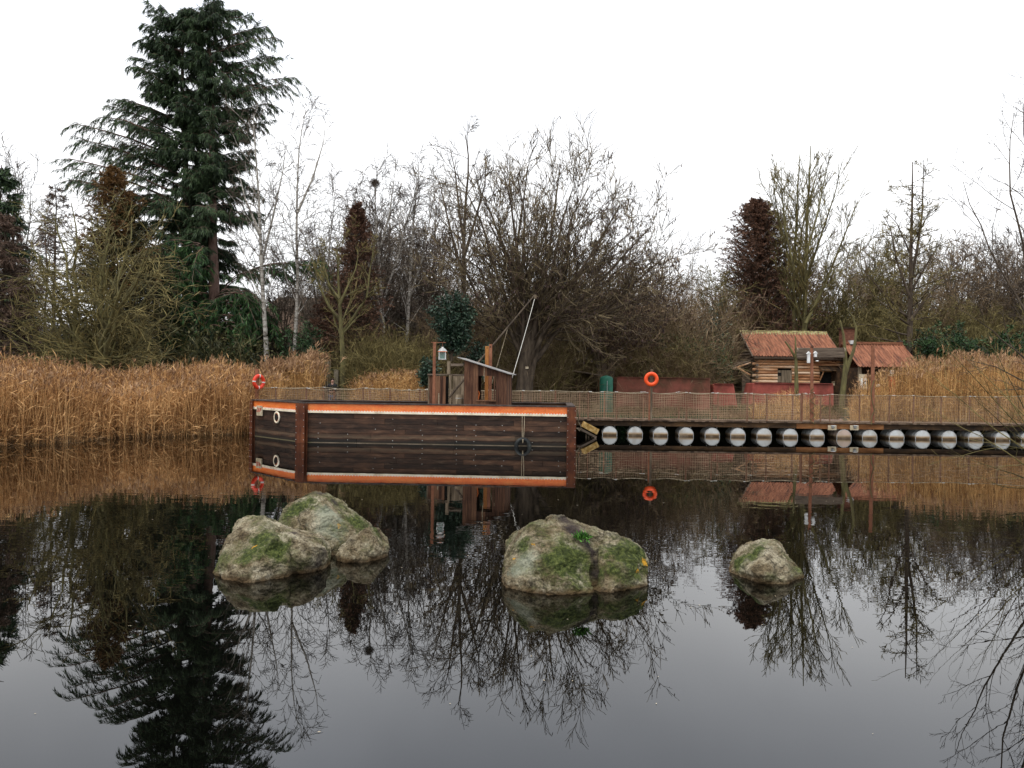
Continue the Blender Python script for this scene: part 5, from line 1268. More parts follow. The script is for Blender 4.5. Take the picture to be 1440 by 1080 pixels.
def at(pts, t):
    """points and tangents at parameter t (N,c) -> (N,c,3)"""
    K = pts.shape[1] - 1; x = t * K; k = np.clip(x.astype(int), 0, K - 1); f = (x - k)[..., None]
    i = np.arange(len(pts))[:, None]
    A_ = pts[i, k]; B_ = pts[i, k + 1]
    return A_ + (B_ - A_) * f, norm(B_ - A_)
def spawn(pts, L, r0, r1, c, t0, t1, ang, angj, lf, shape, rf, rng, lmin=.0, power=1.0):
    N = len(pts); t = t0 + (t1 - t0) * (np.arange(c)[None, :] + rng.uniform(0, 1, (N, c))) / c
    P, T_ = at(pts, t); T_ = T_.reshape(-1, 3); P = P.reshape(-1, 3)
    a, b = frames(T_); az = (np.arange(c)[None, :] * 2.4 + rng.uniform(0, 6.28, (N, 1)) + rng.normal(0, .6, (N, c))).reshape(-1, 1)
    th = np.radians(ang + rng.normal(0, angj, (N * c, 1)))
    D = T_ * np.cos(th) + (a * np.cos(az) + b * np.sin(az)) * np.sin(th)
    Lc = (L[:, None] * lf * (1 - shape * t) * rng.uniform(.65, 1.25, (N, c))).ravel()
    rr = (r0[:, None] * (1 - t ** power) + r1[:, None] * t ** power).ravel()
    return P, D, Lc, rr * rf
class Tree:
    def __init__(s, name, loc, label, group=None, cat='tree'):
        s.root = thing(name, tuple(loc), label, cat, group); s.T = NB(); s.Cn = NB(); s.X = []
    def done(s, mt, mc, extra=()):
        if s.T.V: s.T.build('trunk', mt, s.root, smooth=True)
        if s.Cn.V: s.Cn.build('crown', mc, s.root)
        for nm, nb, mat in extra: nb.build(nm, mat, s.root)
        return s.root
RMIN = 0.0090
def stems_to(base, tips, n, wob, rng, bulge=0.15):
    """explicit stems from base(s) to tips with slight wobble"""
    out = []
    for k, tp in enumerate(tips):
        b = np.array(base[k] if isinstance(base, list) else base); tp = np.array(tp); d = tp - b; L = np.linalg.norm(d)
        ts = np.linspace(0, 1, n + 1)[:, None]; hz = d * np.array([1, 1, 0])
        p = b + d * ts - hz * bulge * np.sin(np.pi * ts) 
        nzv = np.cumsum(rng.normal(0, wob * L / n, (n + 1, 3)), 0); nzv -= nzv[:1] + (nzv[-1:] - nzv[:1]) * ts
        out.append(p + nzv * np.array([1, 1, .3]))
    return np.array(out)
def bare(name, label, stems, r0, spec, mt, mc, rng, loc, group=None, r1f=.12, tm=8, tmin=None, extra=None, cat='tree'):
    """stems (N,K,3) explicit; spec: list of dicts for child levels"""
    t = Tree(name, loc, label, group, cat)
    r0 = np.asarray(r0, float); r1 = np.maximum(r0 * r1f, RMIN)
    tubes(t.T, stems, r0, r1, tm)
    L = np.linalg.norm(np.diff(stems, axis=1), axis=2).sum(1)
    cur = (stems, L, r0, r1); allp = [cur]
    for li, s in enumerate(spec):
        c_ = s['c']
        P, D, Lc, rr = spawn(*cur, c_, s.get('t0', .2), s.get('t1', 1.0), s['ang'], s.get('aj', 12), s['lf'], s.get('sh', .5), s.get('rf', .6), rng)
        Lpar = np.repeat(cur[1], c_); kp = rng.uniform(0, 1, len(P)) < (Lpar / np.percentile(cur[1], 90 if li else 100)) ** .8
        P, D, Lc, rr = P[kp], D[kp], Lc[kp], rr[kp]
        Lc = np.maximum(Lc, s.get('lmin', .25))
        pts = trace(P, D, Lc, s.get('n', 5), s.get('wob', .12), s.get('trop', .03), rng)
        a = np.maximum(rr, RMIN * 1.3); b = np.maximum(a * .25, RMIN)
        tubes(t.T if li == 0 and s.get('wood', True) else t.Cn, pts, a, b, 5 if li == 0 else 3)
        cur = (pts, Lc, a, b); allp.append(cur)
    ex = []
    if extra: ex = extra(allp, rng)
    return t.done(mt, mc, ex), allp
def A3(v): return np.array([v[0], v[1], v[2]])
def P2(px, py, D): return A3(pt(px, py, D))
def gbase(px, D, z=.35):
    p = pt(px, 560, D); return np.array([p.x, p.y, z])

# ------------------------------------------------------------------ conifers
def conifer(name, label, base, top, radius, nb_, rise, fol, bark, rng, r0=.2, sec=9, strands=10, sl=(.2, .45), sw=.06, hang=.5, secl=.35, lean=0.0, tmin=.05, group=None, jit=.25, ntr=1, droop=0.0, cat='tree', bend=0.0):
    t = Tree(name, base, label, group, cat); base = np.array(base); top = np.array(top)
    stems = stems_to(base, [top + (0 if k == 0 else rng.normal(0, .5, 3)) for k in range(ntr)], 10, .04, rng, 0.0)
    tubes(t.T, stems, np.full(ntr, r0), np.full(ntr, .02), 8)
    H = top[2] - base[2]; tt = np.sort(tmin + (1 - tmin) * rng.uniform(0, .985, nb_) ** .9)
    pos, _ = at(stems[rng.integers(0, ntr, nb_)], tt[:, None]); pos = pos[:, 0]
    az = np.arange(nb_) * 2.399 + rng.normal(0, .4, nb_)
    L = np.array([radius(x) for x in tt]) * rng.uniform(1 - jit, 1 + jit, nb_)
    el = np.radians(rise + rng.normal(0, 8, nb_))
    D = np.stack([np.cos(az) * np.cos(el), np.sin(az) * np.cos(el), np.sin(el)], 1)
    pts = trace(pos, D, L, 6, .06, -droop, rng)
    tubes(t.T, pts, np.maximum(L * .018, .012), np.full(nb_, .008), 4)
    P, D2, L2, rr = spawn(pts, L, np.full(nb_, .02), np.full(nb_, .01), sec, .15, 1.0, 50, 12, secl, .45, .5, rng)
    D2[:, 2] *= .5
    sp = trace(P, D2, np.maximum(L2, .15), 3, .1, -.08 - droop, rng)
    tubes(t.Cn if False else t.T, sp, np.full(len(sp), .008), np.full(len(sp), .006), 3)
    for poly, cnt in ((sp, strands), (pts, strands * 2)):
        tq = rng.uniform(.1 if poly is sp else .3, 1, (len(poly), cnt)); Pq, Tq = at(poly, tq); Pq = Pq.reshape(-1, 3); Tq = Tq.reshape(-1, 3)
        Dq = Tq * .7 + rng.normal(0, .45, Pq.shape) + UPV * (-hang)
        kites(t.Cn, Pq, Dq, rng.uniform(sl[0], sl[1], len(Pq)), sw * rng.uniform(.7, 1.3, len(Pq)), rng, bend=bend)
    return t.done(bark, fol)

def lerp_tab(xs, ys): return lambda x: float(np.interp(x, xs, ys))

# big cedar --------------------------------------------------------
rng = np.random.default_rng(11)
DCd = 46.4; S = DCd / 1120
cd = Tree('cedar_tree', gbase(285, DCd), 'tallest tree, a dark green drooping cedar with two trunks at left'); 
tA = np.array([P2(x, y, DCd) for x, y in ((303, 560), (303, 480), (301, 400), (299, 330), (299, 250), (298, 170), (296, 90), (291, 30), (289, 6))])
tB = np.array([P2(x, y, DCd + .8) for x, y in ((266, 560), (264, 480), (262, 400), (265, 330), (262, 260), (259, 190), (256, 120), (258, 60), (262, 30))])
tubes(cd.T, np.array([tA, tB]), np.array([.38, .34]), np.array([.03, .03]), 10)
def cubic(pts_, n):  # resample polyline
    s_ = np.r_[0, np.cumsum(np.linalg.norm(np.diff(pts_, axis=0), axis=1))]; q = np.linspace(0, s_[-1], n)
    return np.stack([np.interp(q, s_, pts_[:, k]) for k in range(3)], 1)
tips = [(313, 12, 0), (265, 14, 1), (236, 27, 1), (355, 22, 0), (335, 16, 0), (214, 46, 1), (374, 38, 0), (196, 58, 1), (384, 52, 0), (190, 82, 1), (382, 80, 0), (390, 86, 0), (413, 108, 0), (396, 120, 0), (384, 147, 0), (200, 112, 1), (206, 128, 1), (170, 142, 1), (158, 152, 1), (142, 163, 1), (104, 177, 1), (128, 205, 1),
        (116, 198, 1), (95, 224, 1), (112, 256, 1), (106, 238, 1), (100, 252, 1), (135, 262, 1), (350, 165, 0), (346, 190, 0), (352, 218, 0), (340, 232, 0), (336, 262, 0), (150, 225, 1), (170, 200, 1), (185, 175, 1), (222, 70, 1), (345, 60, 0), (330, 305, 0), (326, 340, 0), (172, 285, 1), (190, 320, 1), (205, 350, 1), (185, 385, 1), (180, 420, 1), (200, 450, 1), (215, 480, 1), (240, 500, 1), (238, 330, 1)]
prim = []
for px, py, which in tips:
    tr = (tA, tB)[which]; dx = abs(px - (300, 262)[which]); yb = py + (.32 * dx if py < 300 else -.15 * dx) + rng.uniform(-4, 4)
    zb = P2(290, yb, DCd)[2]; k = np.interp(zb, tr[:, 2], np.arange(len(tr))); k0 = int(min(max(k, 0), len(tr) - 2)); 
    s_ = tr[k0] + (tr[k0 + 1] - tr[k0]) * (k - k0); e_ = P2(px, py, DCd + rng.uniform(-.35, .35) * dx * S)
    ctrl = (s_ + e_) / 2 + np.array([0, 0, .10 * np.linalg.norm(e_ - s_)]); u = np.linspace(0, 1, 9)[:, None]
    prim.append((1 - u) ** 2 * s_ + 2 * u * (1 - u) * ctrl + u ** 2 * e_ + rng.normal(0, .05, (9, 3)) * u)
rad = lerp_tab([0, 20, 60, 120, 180, 250, 300, 400, 480, 540], [.4, 1.6, 2.9, 3.0, 3.3, 3.2, 3.2, 3.3, 3.8, 3.6])
for y in np.arange(14, 535, 2.9):
    for which in (0, 1):
        if which == 0 and y > 330 and rng.random() < .8: continue
        tr = (tA, tB)[which]; zb = P2(280, y, DCd)[2]; k = np.interp(zb, tr[:, 2], np.arange(len(tr))); k0 = int(min(max(k, 0), len(tr) - 2)); s_ = tr[k0] + (tr[k0 + 1] - tr[k0]) * (k - k0)
        az = rng.uniform(0, 6.28); L = rad(y) * rng.uniform(.45, 1.05); d = np.array([math.cos(az), math.sin(az), rng.uniform(-.25, .65) if y < 330 else rng.uniform(-.35, .15)])
        if which == 1 and d[0] > 0 and y < 330: L *= .8
        if which == 0 and d[0] < 0: L *= .6
        if y > 330 and d[0] > 0 and d[1] < 0: d[1] *= -1
        e_ = s_ + d * L; ctrl = (s_ + e_) / 2 + np.array([0, 0, .10 * L]); u = np.linspace(0, 1, 9)[:, None]
        prim.append((1 - u) ** 2 * s_ + 2 * u * (1 - u) * ctrl + u ** 2 * e_)
for k in range(90):
    y = rng.uniform(20, 340); tr = (tA, tB)[k % 2]; zb = P2(280, y, DCd)[2]; s_ = np.array([np.interp(zb, tr[:, 2], tr[:, j]) for j in range(3)])
    az = rng.uniform(-.9, .9) - 1.57; L = rng.uniform(.8, 2.0); d = np.array([math.cos(az), math.sin(az), rng.uniform(0, .5)]); e_ = s_ + d * L; ctrl = (s_ + e_) / 2 + np.array([0, 0, .12 * L]); u = np.linspace(0, 1, 9)[:, None]
    prim.append((1 - u) ** 2 * s_ + 2 * u * (1 - u) * ctrl + u ** 2 * e_)
for k in range(60):
    y = rng.uniform(250, 430); zb = P2(262, y, DCd)[2]; s_ = np.array([np.interp(zb, tB[:, 2], tB[:, j]) for j in range(3)])
    az = rng.uniform(0, 6.28); L = rng.uniform(1.2, 3.0); d = np.array([math.cos(az), abs(math.sin(az)) * (1 if rng.random() < .6 else -1), rng.uniform(-.1, .3)]); e_ = s_ + d * L; ctrl = (s_ + e_) / 2 + np.array([0, 0, .12 * L]); u = np.linspace(0, 1, 9)[:, None]
    prim.append((1 - u) ** 2 * s_ + 2 * u * (1 - u) * ctrl + u ** 2 * e_)
prim = np.array(prim); Lp = np.linalg.norm(np.diff(prim, axis=1), axis=2).sum(1)
def spray(tree, prim, Lp, rng, sec=13, cnt=38, hang=1.1, sl=(.18, .5), sw=.038, secl=.30):
    tubes(tree.T, prim, np.maximum(Lp * .010, .018), np.full(len(prim), .01), 4)
    P, D, L2, rr = spawn(prim, Lp, np.full(len(prim), .03), np.full(len(prim), .01), sec, .18, 1.0, 48, 10, secl, .35, .5, rng)
    D[:, 2] = D[:, 2] * .35; L2 = np.clip(L2, .35, 1.6)
    sp = trace(P, D, L2, 4, .09, -.20, rng); tubes(tree.T, sp, np.full(len(sp), .012), np.full(len(sp), .007), 3)
    for poly, c in ((sp, cnt), (prim, cnt * 2)):
        tq = rng.uniform(.05 if poly is sp else .3, 1, (len(poly), c)); Pq, Tq = at(poly, tq); Pq = Pq.reshape(-1, 3); Tq = Tq.reshape(-1, 3)
        Dq = Tq * .75 + rng.normal(0, .28, Pq.shape) - UPV * hang * rng.uniform(.2, 1.2, (len(Pq), 1))
        kites(tree.Cn, Pq, Dq, rng.uniform(sl[0], sl[1], len(Pq)), sw * rng.uniform(.6, 1.3, len(Pq)), rng)
spray(cd, prim, Lp, rng)
lg = (Lp > 3.0); spray(cd, prim[lg] + .02, Lp[lg], rng, 14, 24)
# low right limb and hanging skirts (still the cedar)
low = NB(); cl = Tree.__new__(Tree); cl.T = cd.T; cl.Cn = low
lp_ = []
def bez(p0, c, p1, n=9):
    u = np.linspace(0, 1, n)[:, None]; return (1 - u) ** 2 * p0 + 2 * u * (1 - u) * c + u ** 2 * p1
Dl = DCd - 2.5
for a_, c_, b_, dd in (((303, 418), (345, 372), (392, 378), 0), ((318, 400), (370, 360), (425, 372), -.5), ((345, 385), (400, 355), (466, 388), -.8), ((350, 385), (380, 372), (412, 392), .6), ((320, 398), (345, 370), (365, 392), -1.2), ((380, 377), (430, 362), (455, 366), .4), ((303, 418), (330, 400), (385, 432), -1.5)):
    lp_.append(bez(P2(*a_, Dl + 1.5), P2(*c_, Dl + dd), P2(*b_, Dl + dd)))
for k in range(46):
    px = rng.uniform(305, 345); py = rng.uniform(408, 480); ex = px + rng.uniform(15, 62) * (1 if rng.random() < .7 else -1.2); ey = py + rng.uniform(22, 60)
    lp_.append(bez(P2(px, py, Dl + rng.uniform(-1, 1)), P2((px + ex) / 2, py - 12, Dl), P2(ex, ey, Dl + rng.uniform(-2, 1))))
for k in range(60):
    px = rng.uniform(235, 300); py = rng.uniform(335, 490); ex = px - rng.uniform(10, 60); ey = py + rng.uniform(10, 50)
    lp_.append(bez(P2(px, py, Dl + rng.uniform(-1, 1)), P2((px + ex) / 2, py - 8, Dl), P2(ex, ey, Dl + rng.uniform(-2, 1))))
lp_ = np.array(lp_); spray(cl, lp_, np.linalg.norm(np.diff(lp_, axis=1), axis=2).sum(1), rng, 12, 36, 1.0, (.2, .5), .04)
cd.done(M['bark_pink'], M['fol_cedar'], [('lower_foliage', low, M['fol_cedar_low'])])

# other conifers ----------------------------------------------------
rng = np.random.default_rng(21)
D_ = 40; conifer('conifer_tree', 'dark green conifer cut by the left edge of the picture', gbase(-8, D_), P2(2, 232, D_), lerp_tab([0, .5, .8, 1], [1.8, 1.7, 1.2, .15]), 120, 12, M['fol_cedar'], M['bark_dark'], rng, sec=8, strands=12, r0=.2)
D_ = 36; conifer('conifer_tree', 'brown half-dead conifer at the left edge in front of the green one', gbase(-4, D_), P2(8, 300, D_), lerp_tab([0, .3, .7, 1], [1.9, 1.9, 1.4, .2]), 170, 5, M['fol_dead'], M['bark_dark'], rng, sec=9, strands=26, sw=.022, sl=(.10, .26), hang=.25, r0=.15, droop=.03)
D_ = 46; conifer('larch_tree', 'thin half-bare larch with a pointed top left of the olive tree', gbase(76, D_), P2(77, 258, D_), lerp_tab([0, .4, .8, 1], [2.3, 2.0, 1.2, .1]), 110, 15, M['fol_dead'], M['bark_dark'], rng, sec=7, strands=5, sw=.04, sl=(.12, .3), hang=.1, r0=.14, secl=.3)
D_ = 46.5; conifer('larch_tree', 'second thin larch with a lower top just left of the pointed one', gbase(63, D_ ), P2(62, 300, D_), lerp_tab([0, .4, .8, 1], [1.8, 1.6, .9, .1]), 70, 15, M['fol_dead'], M['bark_dark'], rng, sec=7, strands=4, sw=.04, sl=(.12, .3), hang=.1, r0=.10, secl=.3)
D_ = 41; conifer('cypress_tree', 'rusty topped conifer behind the olive branching tree', gbase(162, D_), P2(175, 285, D_), lerp_tab([0, .3, .6, .85, 1], [3.4, 3.2, 2.4, 1.3, .2]), 300, 18, M['fol_olive'], M['bark_dark'], rng, sec=9, strands=24, sw=.03, sl=(.08, .24), hang=.3, r0=.22)
D_ = 40.8; conifer('cypress_tree', 'small rust brown crown poking out above the olive tree', gbase(160, D_) + np.array([0, 0, 5]), P2(161, 236, D_), lerp_tab([0, .3, .6, .85, 1], [1.9, 1.9, 1.5, .8, .2]), 150, 25, M['fol_rust'], M['bark_dark'], rng, sec=8, strands=26, sw=.032, sl=(.08, .2), hang=.0, r0=.1)
D_ = 43; conifer('cypress_tree', 'reddish brown cone-shaped conifer left of the middle of the picture', gbase(497, D_), P2(502, 284, D_), lerp_tab([0, .2, .45, .75, .9, 1], [2.9, 2.6, 1.9, 1.05, .5, .1]), 300, 30, M['fol_bronze'], M['bark_dark'], rng, sec=8, strands=15, sw=.032, sl=(.07, .18), hang=-.1, r0=.16)
D_ = 44.5; conifer('cypress_tree', 'dark copper bush spreading at the foot of the reddish cone-shaped conifer', gbase(470, D_), P2(472, 415, D_), lerp_tab([0, .4, .8, 1], [1.6, 1.6, 1.1, .3]), 190, 30, M['fol_bronze'], M['bark_dark'], rng, sec=8, strands=26, sw=.035, sl=(.08, .2), hang=-.1, r0=.1)
D_ = 58; conifer('cypress_tree', 'dense dark red-brown conical conifer behind the log cabin', gbase(1082, D_), P2(1068, 286, D_), lerp_tab([0, .2, .5, .8, .93, 1], [4.9, 4.6, 3.7, 2.3, 1.1, .1]), 560, 38, M['fol_bronze'], M['bark_dark'], rng, sec=9, strands=20, sw=.04, sl=(.09, .22), hang=-.3, r0=.3, ntr=2)
# green shrubs
def bush(name, label, px, D, pyt, rx, n, fol, rng, zb=.35, sl=(.1, .22), sw=.08, hang=.1, ry=None, layers=2, cat='shrub', group=None, pyb=None):
    """leafy bush: multi-stem with dense leaf kites"""
    b = gbase(px, D, zb); 
    if pyb is not None: b[2] = P2(px, pyb, D)[2]
    top = P2(px, pyt, D)[2]; H = top - b[2]; ry = ry or rx
    t = Tree(name, b, label, group, cat); m_ = 26
    az = rng.uniform(0, 6.28, m_); rr = rng.uniform(0, 1, m_) ** .5
    tp = np.stack([b[0] + np.cos(az) * rr * rx * .8, b[1] + np.sin(az) * rr * ry * .8, b[2] + H * rng.uniform(.5, .95, m_) * np.sqrt(1 - .5 * rr ** 2)], 1)
    st = stems_to(b, list(tp), 6, .1, rng, .1); tubes(t.T, st, np.full(m_, .05), np.full(m_, .012), 5)
    L = np.linalg.norm(np.diff(st, axis=1), axis=2).sum(1)
    P, D2, L2, _ = spawn(st, L, np.full(m_, .03), np.full(m_, .01), 12, .2, 1, 50, 15, .35, .3, .5, rng)
    sp = trace(P, D2, np.clip(L2, .3, .8), 4, .15, .02, rng); tubes(t.T, sp, np.full(len(sp), .012), np.full(len(sp), .006), 3)
    c = max(1, n // len(sp)); tq = rng.uniform(.1, 1, (len(sp), c)); Pq, Tq = at(sp, tq); Pq = Pq.reshape(-1, 3) + rng.normal(0, .07, (len(sp) * c, 3)); Tq = Tq.reshape(-1, 3)
    Dq = Tq * .5 + rng.normal(0, .6, Pq.shape) - UPV * hang
    kites(t.Cn, Pq, Dq, rng.uniform(sl[0], sl[1], len(Pq)), sw * rng.uniform(.7, 1.3, len(Pq)), rng)
    return t.done(M['bark_dark'], fol)
rng = np.random.default_rng(31)
bush('evergreen_bush', 'tall blue-green evergreen bush left of the hut and above the lantern', 634, 36, 396, .95, 11000, M['fol_ever'], rng, pyb=508, sl=(.1, .2), sw=.07, hang=.5)
bush('evergreen_bush', 'small dark evergreen bush beside the lantern post', 603, 35.5, 503, .4, 2600, M['fol_ever'], rng, pyb=548)
bush('evergreen_bush', 'low dark green laurel between the hut roof and the blue-green bush', 672, 37, 478, .5, 2200, M['fol_ever'], rng, pyb=535)
bush('conifer_shrub', 'bushy green conifer shrub behind the tall reeds left of the person', 425, 41, 452, 1.4, 12000, M['fol_bush'], rng, sl=(.15, .3), sw=.05)
bush('conifer_shrub', 'dark blue-green shrub right behind the reed plumes near the person', 437, 39.5, 480, .7, 4500, M['fol_cedar'], rng, sl=(.15, .3), sw=.05)
for k, (px, pyt, rx, D_, lab) in enumerate(((1303, 452, 1.2, 47, 'rounded dark green shrub just right of the open shed'), (1352, 440, 2.2, 48, 'broad dark green shrub above the middle of the right reeds'), (1400, 448, 1.9, 46, 'green shrub at the right with twigs in front'), (1442, 455, 2.0, 44, 'green shrub cut by the right edge of the picture'))):
    bush('evergreen_bush', lab, px, D_, pyt, rx, 12000, M['fol_bush'], rng, group='evergreen shrubs behind the right reeds', sl=(.15, .3), sw=.07)
bush('ivy_bush', 'grey-green ivy-clad bush left of the red-brown conifer', 1000, 50, 418, .9, 6500, M['fol_ever'], rng, sl=(.1, .22), sw=.09)

# ------------------------------------------------------------------ bare trees
rng = np.random.default_rng(41)
# olive, low branching tree at left (over the reeds)
D_ = 33.5; b1, b2 = gbase(113, D_), gbase(140, D_)
tp = [(75, 300), (100, 285), (45, 345), (38, 400), (60, 450)], [(150, 290), (185, 305), (215, 335), (235, 380), (248, 430), (160, 320), (128, 300), (240, 470)]
tips_ = []; bases = []
for k, lst in enumerate(tp):
    for (x, y) in lst: tips_.append(P2(x, y, D_ + rng.uniform(-2.2, 1.5))); bases.append((b1, b2)[k] + rng.normal(0, .08, 3) * np.array([1, 1, 0]))
for k in range(7):
    tips_.append(P2(rng.uniform(60, 230), rng.uniform(330, 470), D_ + (-3.2 if k % 2 else 2.6))); bases.append((b1, b2)[k % 2])
st = stems_to(bases, tips_, 9, .12, rng, .22)
bare('olive_tree', 'mossy olive-green bare tree with low spreading branches above the left reeds', st, np.full(len(st), .14), [dict(c=10, t0=.12, ang=58, lf=.42, sh=.45, n=6, wob=.20, trop=-.01, rf=.5), dict(c=9, t0=.1, ang=52, lf=.5, sh=.4, n=5, wob=.2, trop=-.01, rf=.6), dict(c=4, t0=.15, ang=36, lf=.6, sh=.4, n=4, wob=.10, trop=.0, rf=.6, lmin=.4)], M['bark_olive'], M['twig_olive'], rng, b1)
# birches
def birch(label, pts_px, D, r, rng, c1=26, group='birches'):
    main = cubic(np.array([P2(x, y, D) for x, y in pts_px[0]]), 15)[None]
    oth = [cubic(np.array([P2(x, y, D + dd) for x, y in q]), 15) for q, dd in pts_px[1]]
    st = np.concatenate([main] + [o[None] for o in oth]) if oth else main
    rr = np.array([r] + [r * .55] * len(oth))
    return bare('birch_tree', label, st, rr, [dict(c=c1, t0=.28, ang=36, lf=.24, sh=.5, n=6, wob=.10, trop=.07, rf=.35), dict(c=8, t0=.15, ang=36, lf=.45, sh=.3, n=5, wob=.10, trop=-.01, rf=.6), dict(c=5, t0=.2, ang=32, lf=.6, sh=.3, n=4, wob=.08, trop=-.12, rf=.6, lmin=.45)], M['bark_birch'], M['twig_dark'], rng, st[0][0], group)
rng = np.random.default_rng(42)
birch('silver birch with white lower trunk directly right of the cedar', ([(376, 565), (374, 480), (369, 400), (366, 330), (363, 260), (358, 200), (356, 160)], [([(368, 370), (385, 300), (398, 240), (402, 205)], .6), ([(366, 330), (345, 280), (335, 240)], -.8)]), 41.5, .15, rng)
birch('tall slender birch with the wispy top, second right of the cedar', ([(411, 565), (415, 480), (419, 400), (417, 330), (418, 260), (421, 200), (430, 155)], [([(418, 300), (440, 250), (455, 200), (458, 170)], -.5)]), 42.5, .13, rng)
birch('birch with a bird nest in its crown', ([(545, 560), (540, 480), (535, 400), (530, 330), (527, 280), (531, 240)], [([(537, 430), (560, 360), (578, 290), (592, 245)], .7), ([(538, 450), (518, 370), (505, 310), (498, 270)], -.7), ([(532, 360), (548, 300), (556, 236)], .3)]), 45, .14, rng, 30)
birch('pale barked birch between the nest tree and the evergreen bush', ([(570, 560), (572, 480), (576, 400), (580, 330), (585, 280), (588, 250)], [([(575, 420), (595, 360), (606, 300), (612, 265)], .7)]), 46, .13, rng, 28)
birch('thin grey birch just right of the tall slender one', ([(452, 560), (455, 480), (460, 400), (464, 340), (470, 290), (472, 262)], [([(458, 420), (442, 360), (436, 310)], .7)]), 47, .11, rng, 24)
birch('distant white-stemmed birch above the red hulls', ([(972, 560), (973, 480), (973, 420), (974, 360), (975, 345)], []), 62, .10, rng, 20)
n0 = pt(527, 257, 45); nb = NB(); rg = np.random.default_rng(4); k = 500
d = norm(rg.normal(0, 1, (k, 3))); P = A3(n0) + d * rg.uniform(.05, .26, (k, 1)) * np.array([[1, 1, .8]]); kites(nb, P, rg.normal(0, 1, (k, 3)), .26, .022, rg)
tag(nb.build('bird_nest', M['twig_dark'], None, tuple(n0)), 'round bird nest of dark sticks high in a birch', 'nest')
# forked bare tree in front of the copper bush
rng = np.random.default_rng(43)
st = np.array([cubic(np.array([P2(x, y, 38.5 + dd) for x, y in q]), 10) for q, dd in (([(484, 565), (482, 500), (479, 450), (476, 400), (474, 340)], 0), ([(480, 470), (498, 445), (517, 415), (520, 380), (528, 340)], .5), ([(478, 450), (462, 430), (448, 400), (442, 370), (430, 350)], .2), ([(477, 430), (488, 405), (500, 380), (505, 350)], -.6), ([(477, 420), (462, 400), (455, 370), (458, 345)], -.7))])
bare('forked_tree', 'bare grey tree with raised forked limbs right behind the person', st, np.array([.17, .09, .08, .07, .06]), [dict(c=10, t0=.35, ang=42, lf=.33, n=5, wob=.13, trop=.04, rf=.5), dict(c=8, t0=.15, ang=40, lf=.5, n=4, wob=.12, trop=.02, rf=.6), dict(c=6, t0=.15, ang=38, lf=.5, n=3, rf=.7, lmin=.25)], M['bark_olive'], M['twig_olive'], rng, st[0][0])
# stem tree left of the alder
st = np.array([cubic(np.array([P2(x, y, 42 + dd) for x, y in q]), 14) for q, dd in (([(655, 560), (653, 480), (652, 400), (652, 340), (655, 280), (660, 230), (655, 190)], 0), ([(652, 390), (640, 350), (628, 300), (618, 255), (612, 240)], .6), ([(653, 360), (668, 310), (682, 260), (684, 215)], -.4), ([(652, 340), (645, 290), (640, 240), (632, 205)], -.9))])
bare('bare_tree', 'upright bare tree growing left of the big spreading tree, behind the blue-green bush', st, np.array([.19, .09, .09, .08]), [dict(c=16, t0=.3, ang=38, lf=.25, n=6, wob=.10, trop=.06, rf=.4), dict(c=9, t0=.15, ang=36, lf=.45, n=5, wob=.10, trop=.03, rf=.6), dict(c=7, t0=.15, ang=34, lf=.5, n=4, rf=.7, lmin=.3, trop=.02)], M['bark_dark'], M['twig_dark'], rng, st[0][0])
# the big spreading alder in the middle
rng = np.random.default_rng(44); D_ = 38.5
bs = gbase(739, D_)
crown_px = [(650, 225), (705, 190), (745, 180), (790, 182), (835, 215), (880, 250), (930, 280), (955, 330), (975, 375), (905, 340), (612, 300), (600, 365), (680, 270), (770, 250), (850, 310), (640, 330), (725, 200), (812, 215), (668, 215), (900, 290)]
forks = {}
tips_ = []; stl = []
for k, (x, y) in enumerate(crown_px):
    x, y = 742 + (x - 742) * .92, 520 + (y - 520) * .845; dd = rng.uniform(-3.2, 3.2); x0_, y0_ = 739 + (x - 739) * .06, rng.uniform(455, 500)
    side = (x - 745) / 200
    stl.append(cubic(np.array([A3(bs) + rng.normal(0, .10, 3) * [1, 1, 0], P2(740 + side * 6, 520, D_), P2(742 + side * 34, 440 + rng.uniform(-15, 15) + abs(side) * 10, D_ + dd * .15), P2(742 + (x - 742) * .52, 520 + (y - 520) * .52, D_ + dd * .5), P2(742 + (x - 742) * .80, 520 + (y - 520) * .80 - 6, D_ + dd * .8), P2(x, y, D_ + dd)]) + rng.normal(0, .16, (6, 3)) * np.array([[0], [.6], [1.6], [1.8], [1.2], [.3]]), 16))
st = np.array(stl)
def pods(allp, rng):
    nb = NB(); pts = allp[-1][0]; k = rng.choice(len(pts), 9500, replace=True); z = pts[k, -1, 2]
    keep = (rng.uniform(0, 1, len(k)) < np.interp(z, [5, 8, 13, 16], [1, 1, .45, .15])); k = k[keep]
    P, _ = at(pts[k], rng.uniform(.3, 1, (len(k), 1))); P = P[:, 0]
    kites(nb, P, np.tile([[0, 0, -1.0]], (len(P), 1)) + rng.normal(0, .25, P.shape), rng.uniform(.10, .22, len(P)), .055, rng, .5)
    return [('seed_pods', nb, M['pods'])]
bare('spreading_tree', 'widest bare tree in the middle with dark hanging seed pods', st, np.r_[np.full(len(st), .17)], [dict(c=13, t0=.32, ang=38, lf=.40, sh=.5, n=7, wob=.09, trop=.01, rf=.42), dict(c=10, t0=.15, ang=34, lf=.42, sh=.35, n=5, wob=.08, trop=.025, rf=.5), dict(c=6, t0=.12, ang=28, lf=.6, sh=.3, n=3, wob=.05, trop=.03, rf=.55, lmin=.5)], M['bark_dark'], M['twig_alder'], rng, bs, extra=pods)
spread_root = bpy.data.objects['spreading_tree']
bl = MB(); bq = [pt(737, 552, D_), pt(738, 530, D_), pt(739, 510, D_), pt(741, 485, D_), pt(744, 455, D_ + .1), pt(746, 425, D_ + .2)]; br = [.42, .35, .33, .31, .27, .16]
